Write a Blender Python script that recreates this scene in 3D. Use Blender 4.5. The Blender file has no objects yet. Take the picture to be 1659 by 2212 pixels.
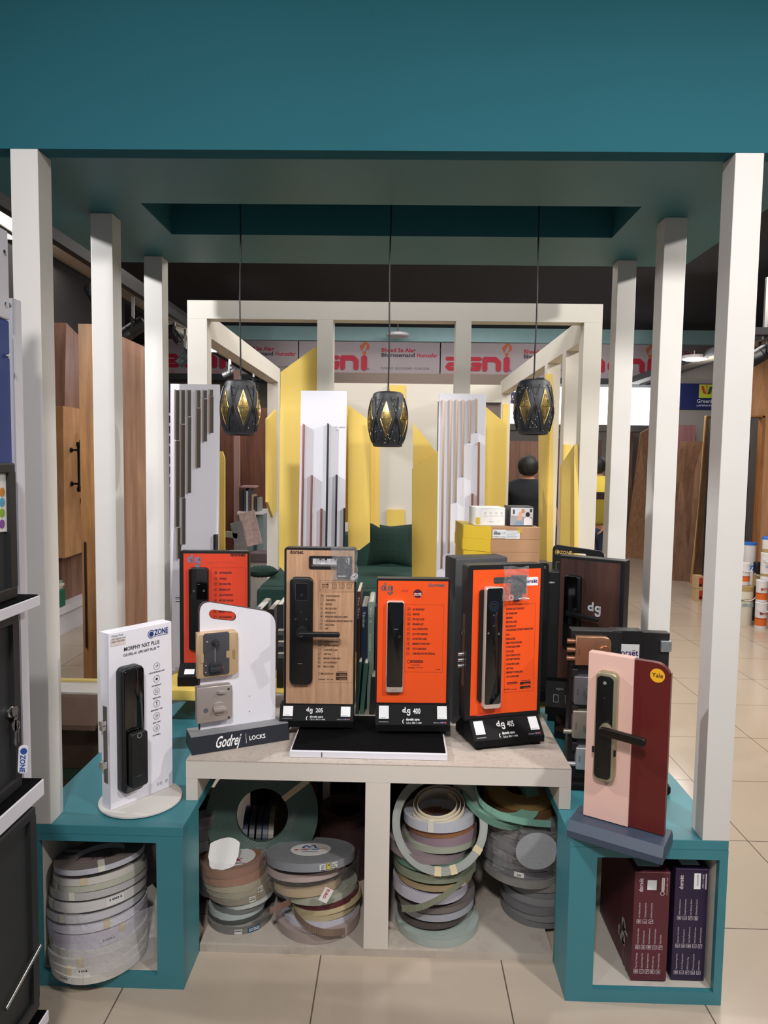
import bpy, bmesh, math, random
from mathutils import Vector, Matrix, Euler, noise
random.seed(7)
D = bpy.data
SC = bpy.context.scene
COL = SC.collection
PI = math.pi
# ---------------------------------------------------------------- camera
F = 1530.0
EYE = Vector((0, 0, 1.65))
RGT = Vector((0.9998, 0.0210, 0.0142))
dv = Vector(((862-829.5)/F, -(996-1106)/F, -1)).normalized()
uv = -Vector(((528-829.5)/F, -(22160-1106)/F, -1)).normalized()
uv = (uv - dv*uv.dot(dv)).normalized()
rv = dv.cross(uv)
MR = Matrix((rv, dv, uv))            # camera axes -> world axes
cam_d = D.cameras.new('camera'); cam = D.objects.new('camera', cam_d); COL.objects.link(cam)
cam_d.sensor_fit = 'HORIZONTAL'; cam_d.sensor_width = 36; cam_d.lens = F*36/1659
cam_d.clip_start = 0.02; cam_d.clip_end = 60
cam.matrix_world = Matrix.Translation(EYE) @ MR.to_4x4()
SC.camera = cam
# ---------------------------------------------------------------- view and light
SC.view_settings.view_transform = 'Standard'
SC.view_settings.look = 'None'
SC.view_settings.gamma = 1
SC.view_settings.use_curve_mapping = False
SC.view_settings.exposure = 0.0
w = D.worlds.new('world'); SC.world = w; w.use_nodes = True
w.node_tree.nodes['Background'].inputs[0].default_value = (0.80, 0.87, 1.0, 1)
w.node_tree.nodes['Background'].inputs[1].default_value = 0.16

def area(name, loc, look, size, power, color=(1, 1, 1), sy=None):
    l = D.lights.new(name, 'AREA'); l.energy = power; l.color = color; l.shape = 'RECTANGLE'
    l.size = size; l.size_y = sy or size
    o = D.objects.new(name, l); COL.objects.link(o); o.location = loc
    o.rotation_euler = (Vector(look)-Vector(loc)).to_track_quat('-Z', 'Y').to_euler()
    return o
def spot(name, loc, look, power, ang=60, blend=0.5, color=(1, 1, 1), r=0.05):
    l = D.lights.new(name, 'SPOT'); l.energy = power; l.color = color
    l.spot_size = math.radians(ang); l.spot_blend = blend; l.shadow_soft_size = r
    o = D.objects.new(name, l); COL.objects.link(o); o.location = loc
    o.rotation_euler = (Vector(look)-Vector(loc)).to_track_quat('-Z', 'Y').to_euler()
    return o
spot('track_light_front', (-0.2, -0.7, 3.4), (0.0, 2.4, 0.6), 300, 96, 1.0, (1, 0.97, 0.95), 0.14)
spot('track_light_front_right', (1.9, 0.1, 3.3), (0.5, 2.7, 0.8), 245, 80, 1.0, (1, 0.97, 0.94), 0.10)
spot('track_light_left', (-2.25, 2.3, 2.9), (-0.3, 3.6, 1.6), 190, 105, 0.8, (0.98, 0.98, 1), 0.035)
spot('track_light_right', (2.4, 2.2, 2.9), (0.2, 3.6, 1.6), 150, 105, 0.8, (1, 0.96, 0.9), 0.035)
area('store_light_left_aisle', (-2.1, 6.2, 3.4), (-2.3, 6.3, 0), 1.2, 30, (1, 0.93, 0.86), 3)
area('store_light_booth', (0.1, 5.0, 3.3), (0.0, 5.2, 0.6), 1.6, 26, (1, 0.97, 0.92), 1.6)
spot('added_spot_booth_post', (-2.0, 4.9, 2.9), (-1.04, 5.86, 2.05), 70, 22, 0.4, (1, 0.97, 0.9), 0.03)  # added spot, brightens the front of the booth's left rear post
area('store_light_right_aisle', (2.8, 5.2, 3.5), (2.6, 5.5, 0), 1.4, 170, (1, 0.95, 0.88), 4)
area('fill_light_banner', (1.0, 11.85, 3.7), (1.0, 12.9, 3.2), 6.5, 18, (1, 0.97, 0.95), 0.15)  # added light hidden behind the beam, only brightens the banner
area('store_light_back_room', (0.5, 9.6, 3.6), (0.5, 10.2, 0), 3.0, 80, (1, 0.95, 0.9), 1.5)
area('fill_light_over_canopy', (0.0, 2.62, 3.6), (0.0, 3.65, 2.2), 2.0, 26, (1, 0.98, 0.95), 0.3)  # added fill above the canopy, evens out the booth's front beam
spot('fill_light_front_left', (-1.5, -0.3, 3.3), (-0.95, 2.4, 1.3), 95, 80, 1.0, (0.98, 0.98, 1), 0.10)  # added fill without a fixture, brightens the left front post

# ---------------------------------------------------------------- points in the place
def P(px, py, Y):
    c = MR @ Vector(((px-829.5)/F, -(py-1106)/F, -1))
    return EYE + c*(Y/c.y)
def G(px, py, z=0.0):
    c = MR @ Vector(((px-829.5)/F, -(py-1106)/F, -1))
    return EYE + c*((z-EYE.z)/c.z)

# ---------------------------------------------------------------- materials
MAT = {}
def srgb(c):
    if isinstance(c, str):
        c = [int(c[i:i+2], 16)/255 for i in (0, 2, 4)]
    return tuple(((v/12.92) if v <= 0.04045 else ((v+0.055)/1.055)**2.4) for v in c)
def mat(name, col, rough=0.5, metal=0.0, var=0.0, vscale=6, bump=0.0, bscale=60, coat=0, emit=0, alpha=None, trans=0, stretch=(1, 1, 1), dirt=None, spec=0.5):
    if name in MAT: return MAT[name]
    m = D.materials.new(name); m.use_nodes = True; nt = m.node_tree; N = nt.nodes; L = nt.links
    b = N['Principled BSDF']; c = srgb(col)
    b.inputs['Base Color'].default_value = (*c, 1); b.inputs['Roughness'].default_value = rough
    b.inputs['Metallic'].default_value = metal; b.inputs['Coat Weight'].default_value = coat
    b.inputs['Specular IOR Level'].default_value = spec
    if trans: b.inputs['Transmission Weight'].default_value = trans
    if emit:
        b.inputs['Emission Color'].default_value = (*c, 1); b.inputs['Emission Strength'].default_value = emit
    tc = N.new('ShaderNodeTexCoord'); mp = N.new('ShaderNodeMapping'); mp.inputs['Scale'].default_value = stretch
    L.new(tc.outputs['Object'], mp.inputs[0])
    src = None
    if var:
        n = N.new('ShaderNodeTexNoise'); n.inputs['Scale'].default_value = vscale; n.inputs['Detail'].default_value = 6
        L.new(mp.outputs[0], n.inputs['Vector'])
        r = N.new('ShaderNodeMapRange'); r.inputs[3].default_value = 1-var; r.inputs[4].default_value = 1+var
        r.inputs[1].default_value = 0.25; r.inputs[2].default_value = 0.75
        L.new(n.outputs[0], r.inputs[0])
        mx = N.new('ShaderNodeVectorMath'); mx.operation = 'SCALE'; mx.inputs[0].default_value = c
        L.new(r.outputs[0], mx.inputs['Scale']); src = mx.outputs[0]
    if dirt:
        dcol, lo, hi, sc = dirt
        n = N.new('ShaderNodeTexNoise'); n.inputs['Scale'].default_value = sc; n.inputs['Detail'].default_value = 9; n.inputs['Roughness'].default_value = 0.7
        L.new(mp.outputs[0], n.inputs['Vector'])
        r = N.new('ShaderNodeMapRange'); r.inputs[1].default_value = lo; r.inputs[2].default_value = hi; L.new(n.outputs[0], r.inputs[0])
        mx = N.new('ShaderNodeMix'); mx.data_type = 'RGBA'; L.new(r.outputs[0], mx.inputs[0])
        if src: L.new(src, mx.inputs[6])
        else: mx.inputs[6].default_value = (*c, 1)
        mx.inputs[7].default_value = (*srgb(dcol), 1); src = mx.outputs[2]
    if src: L.new(src, b.inputs['Base Color'])
    if bump:
        n = N.new('ShaderNodeTexNoise'); n.inputs['Scale'].default_value = bscale; n.inputs['Detail'].default_value = 4
        L.new(mp.outputs[0], n.inputs['Vector'])
        bp = N.new('ShaderNodeBump'); bp.inputs['Strength'].default_value = bump; bp.inputs['Distance'].default_value = 0.004
        L.new(n.outputs[0], bp.inputs['Height']); L.new(bp.outputs[0], b.inputs['Normal'])
    MAT[name] = m; return m
def roundpoly(pts, rs, n=6):
    out = []; N_ = len(pts)
    for i in range(N_):
        a, b, c = Vector(pts[i-1]), Vector(pts[i]), Vector(pts[(i+1) % N_]); r = rs[i]
        if r <= 0: out.append(tuple(b)); continue
        p, q = b+(a-b).normalized()*r, b+(c-b).normalized()*r
        for k in range(n+1):
            t = k/n; v = p*(1-t)**2+b*(2*t*(1-t))+q*t*t; out.append((v.x, v.y))
    return out
def wood(name, c1, c2, scale=5, stretch=(6, 6, 0.5), rough=0.5, herr=False):
    if name in MAT: return MAT[name]
    m = D.materials.new(name); m.use_nodes = True; nt = m.node_tree; N = nt.nodes; L = nt.links
    b = N['Principled BSDF']; b.inputs['Roughness'].default_value = rough
    tc = N.new('ShaderNodeTexCoord'); mp = N.new('ShaderNodeMapping'); mp.inputs['Scale'].default_value = stretch
    L.new(tc.outputs['Object'], mp.inputs[0])
    n = N.new('ShaderNodeTexNoise'); n.inputs['Scale'].default_value = scale; n.inputs['Detail'].default_value = 8; n.inputs['Distortion'].default_value = 0.6
    L.new(mp.outputs[0], n.inputs['Vector'])
    n2 = N.new('ShaderNodeTexNoise'); n2.inputs['Scale'].default_value = scale*7; n2.inputs['Detail'].default_value = 4
    L.new(mp.outputs[0], n2.inputs['Vector'])
    ad = N.new('ShaderNodeMath'); ad.operation = 'MULTIPLY_ADD'; ad.inputs[1].default_value = 0.35; L.new(n2.outputs[0], ad.inputs[0]); L.new(n.outputs[0], ad.inputs[2])
    cr = N.new('ShaderNodeValToRGB'); cr.color_ramp.elements[0].position = 0.45; cr.color_ramp.elements[1].position = 0.88
    cr.color_ramp.elements[0].color = (*srgb(c1), 1); cr.color_ramp.elements[1].color = (*srgb(c2), 1)
    L.new(ad.outputs[0], cr.inputs[0]); L.new(cr.outputs[0], b.inputs['Base Color'])
    MAT[name] = m; return m
def clearmat(name, tint='ffffff', amount=0.2, rough=0.1, bump=0.6):
    if name in MAT: return MAT[name]
    m = D.materials.new(name); m.use_nodes = True; nt = m.node_tree; N = nt.nodes; L = nt.links
    b = N['Principled BSDF']; b.inputs['Base Color'].default_value = (*srgb(tint), 1); b.inputs['Roughness'].default_value = rough
    b.inputs['Specular IOR Level'].default_value = 1.0
    t = N.new('ShaderNodeBsdfTransparent'); mx = N.new('ShaderNodeMixShader')
    n = N.new('ShaderNodeTexNoise'); n.inputs['Scale'].default_value = 38; n.inputs['Detail'].default_value = 4; n.inputs['Distortion'].default_value = 1.5
    bp = N.new('ShaderNodeBump'); bp.inputs['Strength'].default_value = bump; bp.inputs['Distance'].default_value = 0.01
    L.new(n.outputs[0], bp.inputs['Height']); L.new(bp.outputs[0], b.inputs['Normal'])
    r = N.new('ShaderNodeMapRange'); r.inputs[1].default_value = 0.52; r.inputs[2].default_value = 0.75; r.inputs[3].default_value = amount; r.inputs[4].default_value = min(1, amount*2.2)
    L.new(n.outputs[0], r.inputs[0]); L.new(r.outputs[0], mx.inputs[0])
    L.new(t.outputs[0], mx.inputs[1]); L.new(b.outputs[0], mx.inputs[2]); L.new(mx.outputs[0], N['Material Output'].inputs[0])
    MAT[name] = m; return m
def coilmat(col, dull=0.0):
    name = 'edge_band_'+col
    if name in MAT: return MAT[name]
    m = mat(name, col, 0.42, var=0.05, vscale=9, dirt=('8a8078', 0.6, 0.85, 14)); nt = m.node_tree; N = nt.nodes; L = nt.links; b = N['Principled BSDF']
    tc = N.new('ShaderNodeTexCoord'); vm = N.new('ShaderNodeVectorMath'); vm.operation = 'MULTIPLY'; vm.inputs[1].default_value = (1, 1, 0)
    L.new(tc.outputs['Object'], vm.inputs[0]); ln = N.new('ShaderNodeVectorMath'); ln.operation = 'LENGTH'; L.new(vm.outputs[0], ln.inputs[0])
    mu = N.new('ShaderNodeMath'); mu.operation = 'MULTIPLY'; mu.inputs[1].default_value = 1500; L.new(ln.outputs['Value'], mu.inputs[0])
    sn = N.new('ShaderNodeMath'); sn.operation = 'SINE'; L.new(mu.outputs[0], sn.inputs[0])
    bp = N.new('ShaderNodeBump'); bp.inputs['Strength'].default_value = 0.35; bp.inputs['Distance'].default_value = 0.002
    L.new(sn.outputs[0], bp.inputs['Height']); L.new(bp.outputs[0], b.inputs['Normal'])
    return m
WHITE = mat('white_paint', 'd8cfc5', 0.55, var=0.03, vscale=3, dirt=('8f867c', 0.68, 0.9, 7))
CREAM = mat('cream_paint', 'd6d0c6', 0.55, var=0.03, vscale=3)
DUSTY = mat('dusty_white_top', 'b9ada3', 0.8, var=0.10, vscale=8, dirt=('94877c', 0.5, 0.8, 70))
TEAL = mat('teal_paint', '2c6a73', 0.5, var=0.05, vscale=4)
FASC = mat('teal_paint_shaded', '265e69', 0.85, var=0.04, vscale=2, spec=0.15)  # the canopy's teal, darkened: the fascia's shade is put into the colour
TEALB = mat('teal_bench_paint', '3a7c86', 0.42, var=0.07, vscale=5, dirt=('a8bcbb', 0.72, 0.76, 22))
YEL = mat('yellow_paint', 'e4c563', 0.5, var=0.03, vscale=4)
BLACK = mat('black_plastic', '141416', 0.42, var=0.1)
FBLK = mat('foot_black', '070709', 0.6, spec=0.2)
BLACKG = mat('black_gloss', '050506', 0.06, coat=1)
BLACKM = mat('black_matte', '060607', 0.9, spec=0.1)
CHAR = mat('charcoal_powder_coat', '232426', 0.5, bump=0.1, bscale=300)
DARKC = mat('dark_ceiling', '29282b', 0.9, var=0.05)
WSIGN = mat('white_laminate', 'e4e2ea', 0.3, var=0.01)
WPAPER = mat('white_paper', 'e8e6e2', 0.7)
CHROME = mat('chrome', 'd8d8d8', 0.15, 1)
STEEL = mat('brushed_steel', '9b9896', 0.35, 1)
BRASS = mat('antique_brass', 'a8a084', 0.38, 0.6)
NAVY = mat('navy_ink', '1f2f63', 0.5)
INK = mat('dark_ink', '1d1a1c', 0.5)
INKW = mat('white_ink', 'e8e8e8', 0.5)

# ---------------------------------------------------------------- objects
def tag(o, label=None, cat=None, group=None, kind=None):
    if label: o['label'] = label
    if cat: o['category'] = cat
    if group: o['group'] = group
    if kind: o['kind'] = kind
    return o
def thing(name, label, cat, loc=(0, 0, 0), rz=0.0, group=None, rx=0.0, ry=0.0):
    o = D.objects.new(name, None); COL.objects.link(o); o.empty_display_size = 0.05
    o.location = loc; o.rotation_euler = (rx, ry, rz)
    return tag(o, label, cat, group)
def rrect(x0, x1, z0, z1, r, n=5, corners=(1, 1, 1, 1)):
    """rounded rectangle, counter-clockwise; corners BL BR TR TL"""
    pts = []
    for k, (cx, cz, a0) in enumerate(((x0+r, z0+r, PI), (x1-r, z0+r, 1.5*PI), (x1-r, z1-r, 0), (x0+r, z1-r, 0.5*PI))):
        if corners[k] and r > 0:
            for i in range(n+1):
                a = a0+0.5*PI*i/n; pts.append((cx+r*math.cos(a), cz+r*math.sin(a)))
        else:
            pts.append(((x0, z0), (x1, z0), (x1, z1), (x0, z1))[k])
    return pts
def circ(cx, cz, r, n=24, rz=None):
    rz = rz or r
    return [(cx+r*math.cos(2*PI*i/n), cz+rz*math.sin(2*PI*i/n)) for i in range(n)]
class MB:
    def __init__(s): s.bm = bmesh.new(); s.mats = []; s.mi = 0
    def use(s, m):
        if m not in s.mats: s.mats.append(m)
        s.mi = s.mats.index(m); return s
    def _add(s, vs, fs):
        v = [s.bm.verts.new(p) for p in vs]
        for f in fs:
            try: fa = s.bm.faces.new([v[i] for i in f]); fa.material_index = s.mi
            except ValueError: pass
        return v
    def box(s, x0, x1, y0, y1, z0, z1, bev=0.0):
        v = s._add([(x0, y0, z0), (x1, y0, z0), (x1, y1, z0), (x0, y1, z0), (x0, y0, z1), (x1, y0, z1), (x1, y1, z1), (x0, y1, z1)],
                   [(0, 3, 2, 1), (4, 5, 6, 7), (0, 1, 5, 4), (1, 2, 6, 5), (2, 3, 7, 6), (3, 0, 4, 7)])
        if bev:
            es = list({e for q in v for e in q.link_edges})
            bmesh.ops.bevel(s.bm, geom=es, offset=bev, segments=2, profile=0.5, affect='EDGES')
        return s
    def hexa(s, c):
        s._add(c, [(0, 3, 2, 1), (4, 5, 6, 7), (0, 1, 5, 4), (1, 2, 6, 5), (2, 3, 7, 6), (3, 0, 4, 7)]); return s
    def prism(s, poly, y0, y1, ax='y', bev=0.0, bs=2):
        """poly is in the plane across the axis; ax y: (x,z); x: (y,z); z: (x,y)"""
        f = {'y': lambda p, d: (p[0], d, p[1]), 'x': lambda p, d: (d, p[0], p[1]), 'z': lambda p, d: (p[0], p[1], d)}[ax]
        n = len(poly)
        if bev:
            cx = sum(p[0] for p in poly)/n; cy = sum(p[1] for p in poly)/n
            def inset(d):
                out = []
                for i in range(n):
                    a = Vector(poly[i-1]); b = Vector(poly[i]); c = Vector(poly[(i+1) % n])
                    e1 = (b-a); e2 = (c-b)
                    n1 = Vector((-e1.y, e1.x)).normalized() if e1.length > 1e-9 else Vector((0, 0)); n2 = Vector((-e2.y, e2.x)).normalized() if e2.length > 1e-9 else n1
                    m = (n1+n2); m = m.normalized() if m.length > 1e-6 else n1
                    k = max(0.4, m.dot(n1)); out.append(b+m*(d/k))
                return out
            area2 = sum(poly[i][0]*poly[(i+1) % n][1]-poly[(i+1) % n][0]*poly[i][1] for i in range(n))
            sg = 1 if area2 > 0 else -1
            rings = []
            for k in range(bs+1):
                a = 0.5*PI*k/bs
                rings.append((inset(sg*bev*(1-math.sin(a))), y0+(bev if y1 > y0 else -bev)*(1-math.cos(a))))
            rings.append((poly, y1))
            vs = [f(p, d) for r, d in rings for p in r]
            fs = [tuple(range(n))] + [tuple((len(rings)-1)*n+i for i in reversed(range(n)))]
            for k in range(len(rings)-1):
                for i in range(n): fs.append((k*n+i, (k+1)*n+i, (k+1)*n+(i+1) % n, k*n+(i+1) % n))
            s._add(vs, fs)
        else:
            vs = [f(p, y0) for p in poly]+[f(p, y1) for p in poly]
            fs = [tuple(range(n)), tuple(reversed(range(n, 2*n)))]+[(i, n+i, n+(i+1) % n, (i+1) % n) for i in range(n)]
            s._add(vs, fs)
        return s
    def holed(s, outer, holes, y0, y1):
        bm = s.bm; loops = []; es = []
        for lp in [outer]+holes:
            v = [bm.verts.new((p[0], y0, p[1])) for p in lp]; loops.append(v)
            es += [bm.edges.new((v[i], v[(i+1) % len(v)])) for i in range(len(v))]
        r = bmesh.ops.triangle_fill(bm, edges=es, use_beauty=True)
        fs = [g for g in r['geom'] if isinstance(g, bmesh.types.BMFace)]
        for f_ in fs: f_.material_index = s.mi
        mp = {}
        for v in [q for l in loops for q in l]: mp[v] = bm.verts.new((v.co.x, y1, v.co.z))
        for f_ in fs:
            g = bm.faces.new([mp[v] for v in reversed(f_.verts)]); g.material_index = s.mi
        for l in loops:
            for i in range(len(l)):
                a, b = l[i], l[(i+1) % len(l)]
                g = bm.faces.new((a, b, mp[b], mp[a])); g.material_index = s.mi
        return s
    def lathe(s, prof, c=(0, 0, 0), n=32, ax='z', closed=False, cap=True):
        cx, cy, cz = c; vs = []; m = len(prof)
        for i in range(n):
            a = 2*PI*i/n; ca, sa = math.cos(a), math.sin(a)
            for r, h in prof:
                p = {'z': (r*ca, r*sa, h), 'y': (r*ca, h, r*sa), 'x': (h, r*ca, r*sa)}[ax]
                vs.append((cx+p[0], cy+p[1], cz+p[2]))
        fs = []
        for i in range(n):
            j = (i+1) % n
            for k in range(m if closed else m-1):
                l = (k+1) % m
                fs.append((i*m+k, j*m+k, j*m+l, i*m+l))
        if cap and not closed:
            fs.append(tuple(i*m for i in reversed(range(n)))); fs.append(tuple(i*m+m-1 for i in range(n)))
        s._add(vs, fs); return s
    def cyl(s, c, r, h, ax='z', n=24, r2=None):
        return s.lathe([(r, 0), (r if r2 is None else r2, h)], c, n, ax)
    def tube(s, pts, r, n=8, close=False, rs=None):
        pts = [Vector(p) for p in pts]; m = len(pts); vs = []; ref = None
        for i, p in enumerate(pts):
            a = pts[i-1] if (i > 0 or close) else p; b = pts[(i+1) % m] if (i < m-1 or close) else p
            t = (b-a).normalized()
            if ref is None: ref = t.orthogonal()
            ref = (ref-t*ref.dot(t)).normalized(); q = t.cross(ref); rr = rs[i] if rs else r
            for k in range(n):
                an = 2*PI*k/n; vs.append(p+(ref*math.cos(an)+q*math.sin(an))*rr)
        fs = []
        for i in range(m if close else m-1):
            j = (i+1) % m
            for k in range(n): fs.append((i*n+k, i*n+(k+1) % n, j*n+(k+1) % n, j*n+k))
        if not close: fs.append(tuple(reversed(range(n)))); fs.append(tuple((m-1)*n+k for k in range(n)))
        s._add(vs, fs); return s
    def flat(s, poly, y, ax='y'):
        f = {'y': lambda p: (p[0], y, p[1]), 'x': lambda p: (y, p[0], p[1]), 'z': lambda p: (p[0], p[1], y)}[ax]
        s._add([f(p) for p in poly], [tuple(range(len(poly)))]); return s
    def line(s, x0, z0, x1, z1, t, y):
        d = Vector((x1-x0, z1-z0)); n = Vector((-d.y, d.x)).normalized()*t/2
        return s.flat([(x0-n.x, z0-n.y), (x1-n.x, z1-n.y), (x1+n.x, z1+n.y), (x0+n.x, z0+n.y)], y)
    def ring(s, pts, t, y):
        """outline of a polygon as a thin closed band, inset by t"""
        n = len(pts); cx = sum(p[0] for p in pts)/n; cz = sum(p[1] for p in pts)/n
        inn = []
        for i in range(n):
            a = Vector(pts[i-1]); b = Vector(pts[i]); c = Vector(pts[(i+1) % n])
            n1 = Vector((-(b-a).y, (b-a).x)).normalized(); n2 = Vector((-(c-b).y, (c-b).x)).normalized(); m = (n1+n2)
            m = m.normalized() if m.length > 1e-6 else n1
            inn.append(b+m*t/max(0.4, m.dot(n1)))
        s._add([(p[0], y, p[1]) for p in pts]+[(p[0], y, p[1]) for p in inn], [(i, (i+1) % n, n+(i+1) % n, n+i) for i in range(n)]); return s
    def rect(s, x0, x1, z0, z1, y): return s.flat([(x0, z0), (x1, z0), (x1, z1), (x0, z1)], y)
    def frame(s, x0, x1, z0, z1, t, y): return s.ring([(x0, z0), (x1, z0), (x1, z1), (x0, z1)], t, y)
    def text(s, body, x, z, size, y, align='LEFT', bold=0.0, shear=0.0, width=None, rot=0.0, mirror=False):
        cu = D.curves.new('t', 'FONT'); cu.body = body; cu.size = size; cu.align_x = 'LEFT'; cu.shear = shear; cu.offset = bold*size
        cu.resolution_u = 2; o = D.objects.new('t', cu); COL.objects.link(o)
        dg = bpy.context.evaluated_depsgraph_get(); me = D.meshes.new_from_object(o.evaluated_get(dg))
        if len(me.vertices):
            xs = [v.co.x for v in me.vertices]; x0, x1 = min(xs), max(xs)
            k = (width/(x1-x0)) if width else 1.0
            W = (x1-x0)*k; off = {'LEFT': 0, 'CENTER': -W/2, 'RIGHT': -W}[align]
            ca, sa = math.cos(rot), math.sin(rot); vs = []
            for v in me.vertices:
                a = (v.co.x-x0)*k+off; b = v.co.y
                vs.append((x+a*ca-b*sa, y, z+a*sa+b*ca))
            s._add(vs, [tuple(p.vertices) for p in me.polygons])
        D.objects.remove(o); D.curves.remove(cu); D.meshes.remove(me); return s
    def build(s, name, m=None, parent=None, world=False, smooth=False, label=None, cat=None, group=None, kind=None, loc=None, rot=None):
        bm = s.bm
        if world and parent is not None:
            bpy.context.view_layer.update(); bm.transform(parent.matrix_world.inverted())
        if m is not None and not s.mats: s.mats = [m]
        me = D.meshes.new(name)
        bmesh.ops.recalc_face_normals(bm, faces=bm.faces)
        bm.to_mesh(me); bm.free()
        for q in s.mats: me.materials.append(q)
        if smooth:
            me.shade_smooth()
            try: me.set_sharp_from_angle(angle=math.radians(smooth if smooth is not True else 40))
            except Exception: pass
        o = D.objects.new(name, me); COL.objects.link(o); o.parent = parent
        if loc: o.location = loc
        if rot: o.rotation_euler = rot
        return tag(o, label, cat, group, kind)
def recalc(mb): bmesh.ops.recalc_face_normals(mb.bm, faces=mb.bm.faces); return mb
def copy_tree(o, parent=None):
    c = o.copy(); COL.objects.link(c)
    if parent is not None: c.parent = parent
    for ch in list(o.children): copy_tree(ch, c)
    return c
# ================================================================= SETTING
fl = MB(); fl.box(-6, 7, -2.5, 14.5, -0.05, 0); floor = fl.build('floor', None, kind='structure')
m = mat('floor_tiles', 'b5a594', 0.16, var=0.05, vscale=1.5, dirt=('968a7c', 0.62, 0.9, 5)); floor.data.materials.append(m)
nt = m.node_tree; N = nt.nodes; L = nt.links; b = N['Principled BSDF']
geo = N.new('ShaderNodeNewGeometry'); sx = N.new('ShaderNodeSeparateXYZ'); L.new(geo.outputs['Position'], sx.inputs[0])
def grout(out, off):
    a = N.new('ShaderNodeMath'); a.operation = 'ADD'; a.inputs[1].default_value = off; L.new(out, a.inputs[0])
    q = N.new('ShaderNodeMath'); q.operation = 'PINGPONG'; q.inputs[1].default_value = 0.3; L.new(a.outputs[0], q.inputs[0])
    r = N.new('ShaderNodeMath'); r.operation = 'LESS_THAN'; r.inputs[1].default_value = 0.0022; L.new(q.outputs[0], r.inputs[0]); return r.outputs[0]
g1 = grout(sx.outputs[0], 0.235+6.0); g2 = grout(sx.outputs[1], -2.446+6.0)
mxm = N.new('ShaderNodeMath'); mxm.operation = 'MAXIMUM'; L.new(g1, mxm.inputs[0]); L.new(g2, mxm.inputs[1])
mx = N.new('ShaderNodeMix'); mx.data_type = 'RGBA'; L.new(mxm.outputs[0], mx.inputs[0])
L.new(b.inputs['Base Color'].links[0].from_socket, mx.inputs[6]); mx.inputs[7].default_value = (*srgb('5a5048'), 1); L.new(mx.outputs[2], b.inputs['Base Color'])
MB().box(-6, 7, 2.14, 14.5, 3.8, 3.9).build('ceiling', DARKC, kind='structure')
MB().box(-6, 7, 13.6, 13.7, 0, 3.8).build('wall_back', mat('grey_wall', '8e8a86', 0.8), kind='structure')
MB().box(-3.5, -3.4, 2.2, 8.8, 0, 3.8).build('wall_left', mat('dark_panel_wall', '1e191a', 0.7, var=0.1), kind='structure')
MB().box(-5.1, -5.0, 8.8, 13.6, 0, 3.8).build('wall_left_rear', mat('dark_panel_wall', '1e191a', 0.7), kind='structure')
MB().box(6.2, 6.3, 2.2, 13.6, 0, 3.8).build('wall_right', mat('grey_wall2', '6a6664', 0.8), kind='structure')

# canopy
cx0, cx1, cy0, cy1, cz = -1.34, 1.246, 2.078, 3.244, 2.528
rc = [G(300, 435, cz), G(1380, 453, cz)]
rx0, rx1, ry0 = rc[0].x, rc[1].x, 2.505
ry1 = G(850, 510, cz).y
can = thing('canopy', 'teal painted canopy with a long recess over the white posts', 'canopy', (0, 2.66, cz))
mb = MB()
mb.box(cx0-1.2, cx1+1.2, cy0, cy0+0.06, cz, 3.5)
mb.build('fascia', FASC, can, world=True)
mb = MB()
mb.box(cx0, rx0, cy0+0.06, cy1, cz, cz+0.10).box(rx1, cx1, cy0+0.06, cy1, cz, cz+0.10).box(rx0, rx1, cy0+0.06, ry0, cz, cz+0.10).box(rx0, rx1, ry1, cy1, cz, cz+0.10)
mb.build('soffit', TEAL, can, world=True)
mb = MB()
ry1b = ry1
mb.box(rx0-0.02, rx1+0.02, ry0-0.02, ry1+0.02, cz+0.36, cz+0.38).box(rx0-0.02, rx0, ry0, ry1, cz+0.10, cz+0.36).box(rx1, rx1+0.02, ry0, ry1, cz+0.10, cz+0.36).box(rx0, rx1, ry0-0.02, ry0, cz+0.10, cz+0.36).box(rx0, rx1, ry1, ry1+0.02, cz+0.10, cz+0.36)
mb.build('recess', TEAL, can, world=True)

# posts
PW = 0.08
for X0, side in ((-1.13, 'left'), (0.932, 'right')):
    for Y0, nm in ((2.078, 'front'), (2.607, 'middle'), (3.146, 'rear')):
        mb = MB(); mb.box(0, PW, 0, PW, 0, cz-0.5225, 0.0015)
        mb.build('canopy_post', mat('post_paint', 'd4d0cb', 0.55, var=0.04, vscale=3, dirt=('8d8378', 0.7, 0.86, 10)), loc=(X0, Y0, 0.5225),
                 label='white square post in the %s row, %s one, standing on the teal bench' % (side, nm), cat='post', group=None)

# ================================================================= FURNITURE
def bench(x0, x1, ox0, ox1, z0, z1, label):
    t = thing('teal_bench', label, 'bench', ((x0+x1)/2, 2.66, 0))
    y0, y1 = 2.078, 3.25; top = 0.5225
    mb = MB(); mb.box(x0, x1, y0, y1, top-0.03, top, 0.002); mb.build('bench_top', TEALB, t, world=True)
    mb = MB()
    mb.holed([(x0, 0), (x1, 0), (x1, top-0.03), (x0, top-0.03)], [[(ox0, z0), (ox1, z0), (ox1, z1), (ox0, z1)]], y0, y0+0.02)
    mb.build('front_frame', TEALB, t, world=True)
    for a0, a1, b1 in ((x0, x0+0.018, y1 if x0 < 0 else 2.25), (x1-0.018, x1, y1 if x0 > 0 else 2.25)): MB().box(a0, a1, y0+0.02, b1, 0, top-0.03).build('side_panel', TEALB, t, world=True)
    LN = mat('worn_white_lining', 'c9c1b6', 0.7, dirt=('9c9086', 0.55, 0.9, 7))
    for a0, a1, b1 in ((x0+0.018, ox0, y1-.3 if x0 < 0 else 2.12), (ox1, x1-0.018, y1-.3 if x0 > 0 else 2.12)): MB().box(a0, a1, y0+0.0205, b1, z0-0.018, z1).build('cubby_side', LN, t, world=True)
    MB().box(ox0, ox1, y0+0.0205, y1-0.3, z0-0.018, z0).build('cubby_floor', LN, t, world=True)
    return t
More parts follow.
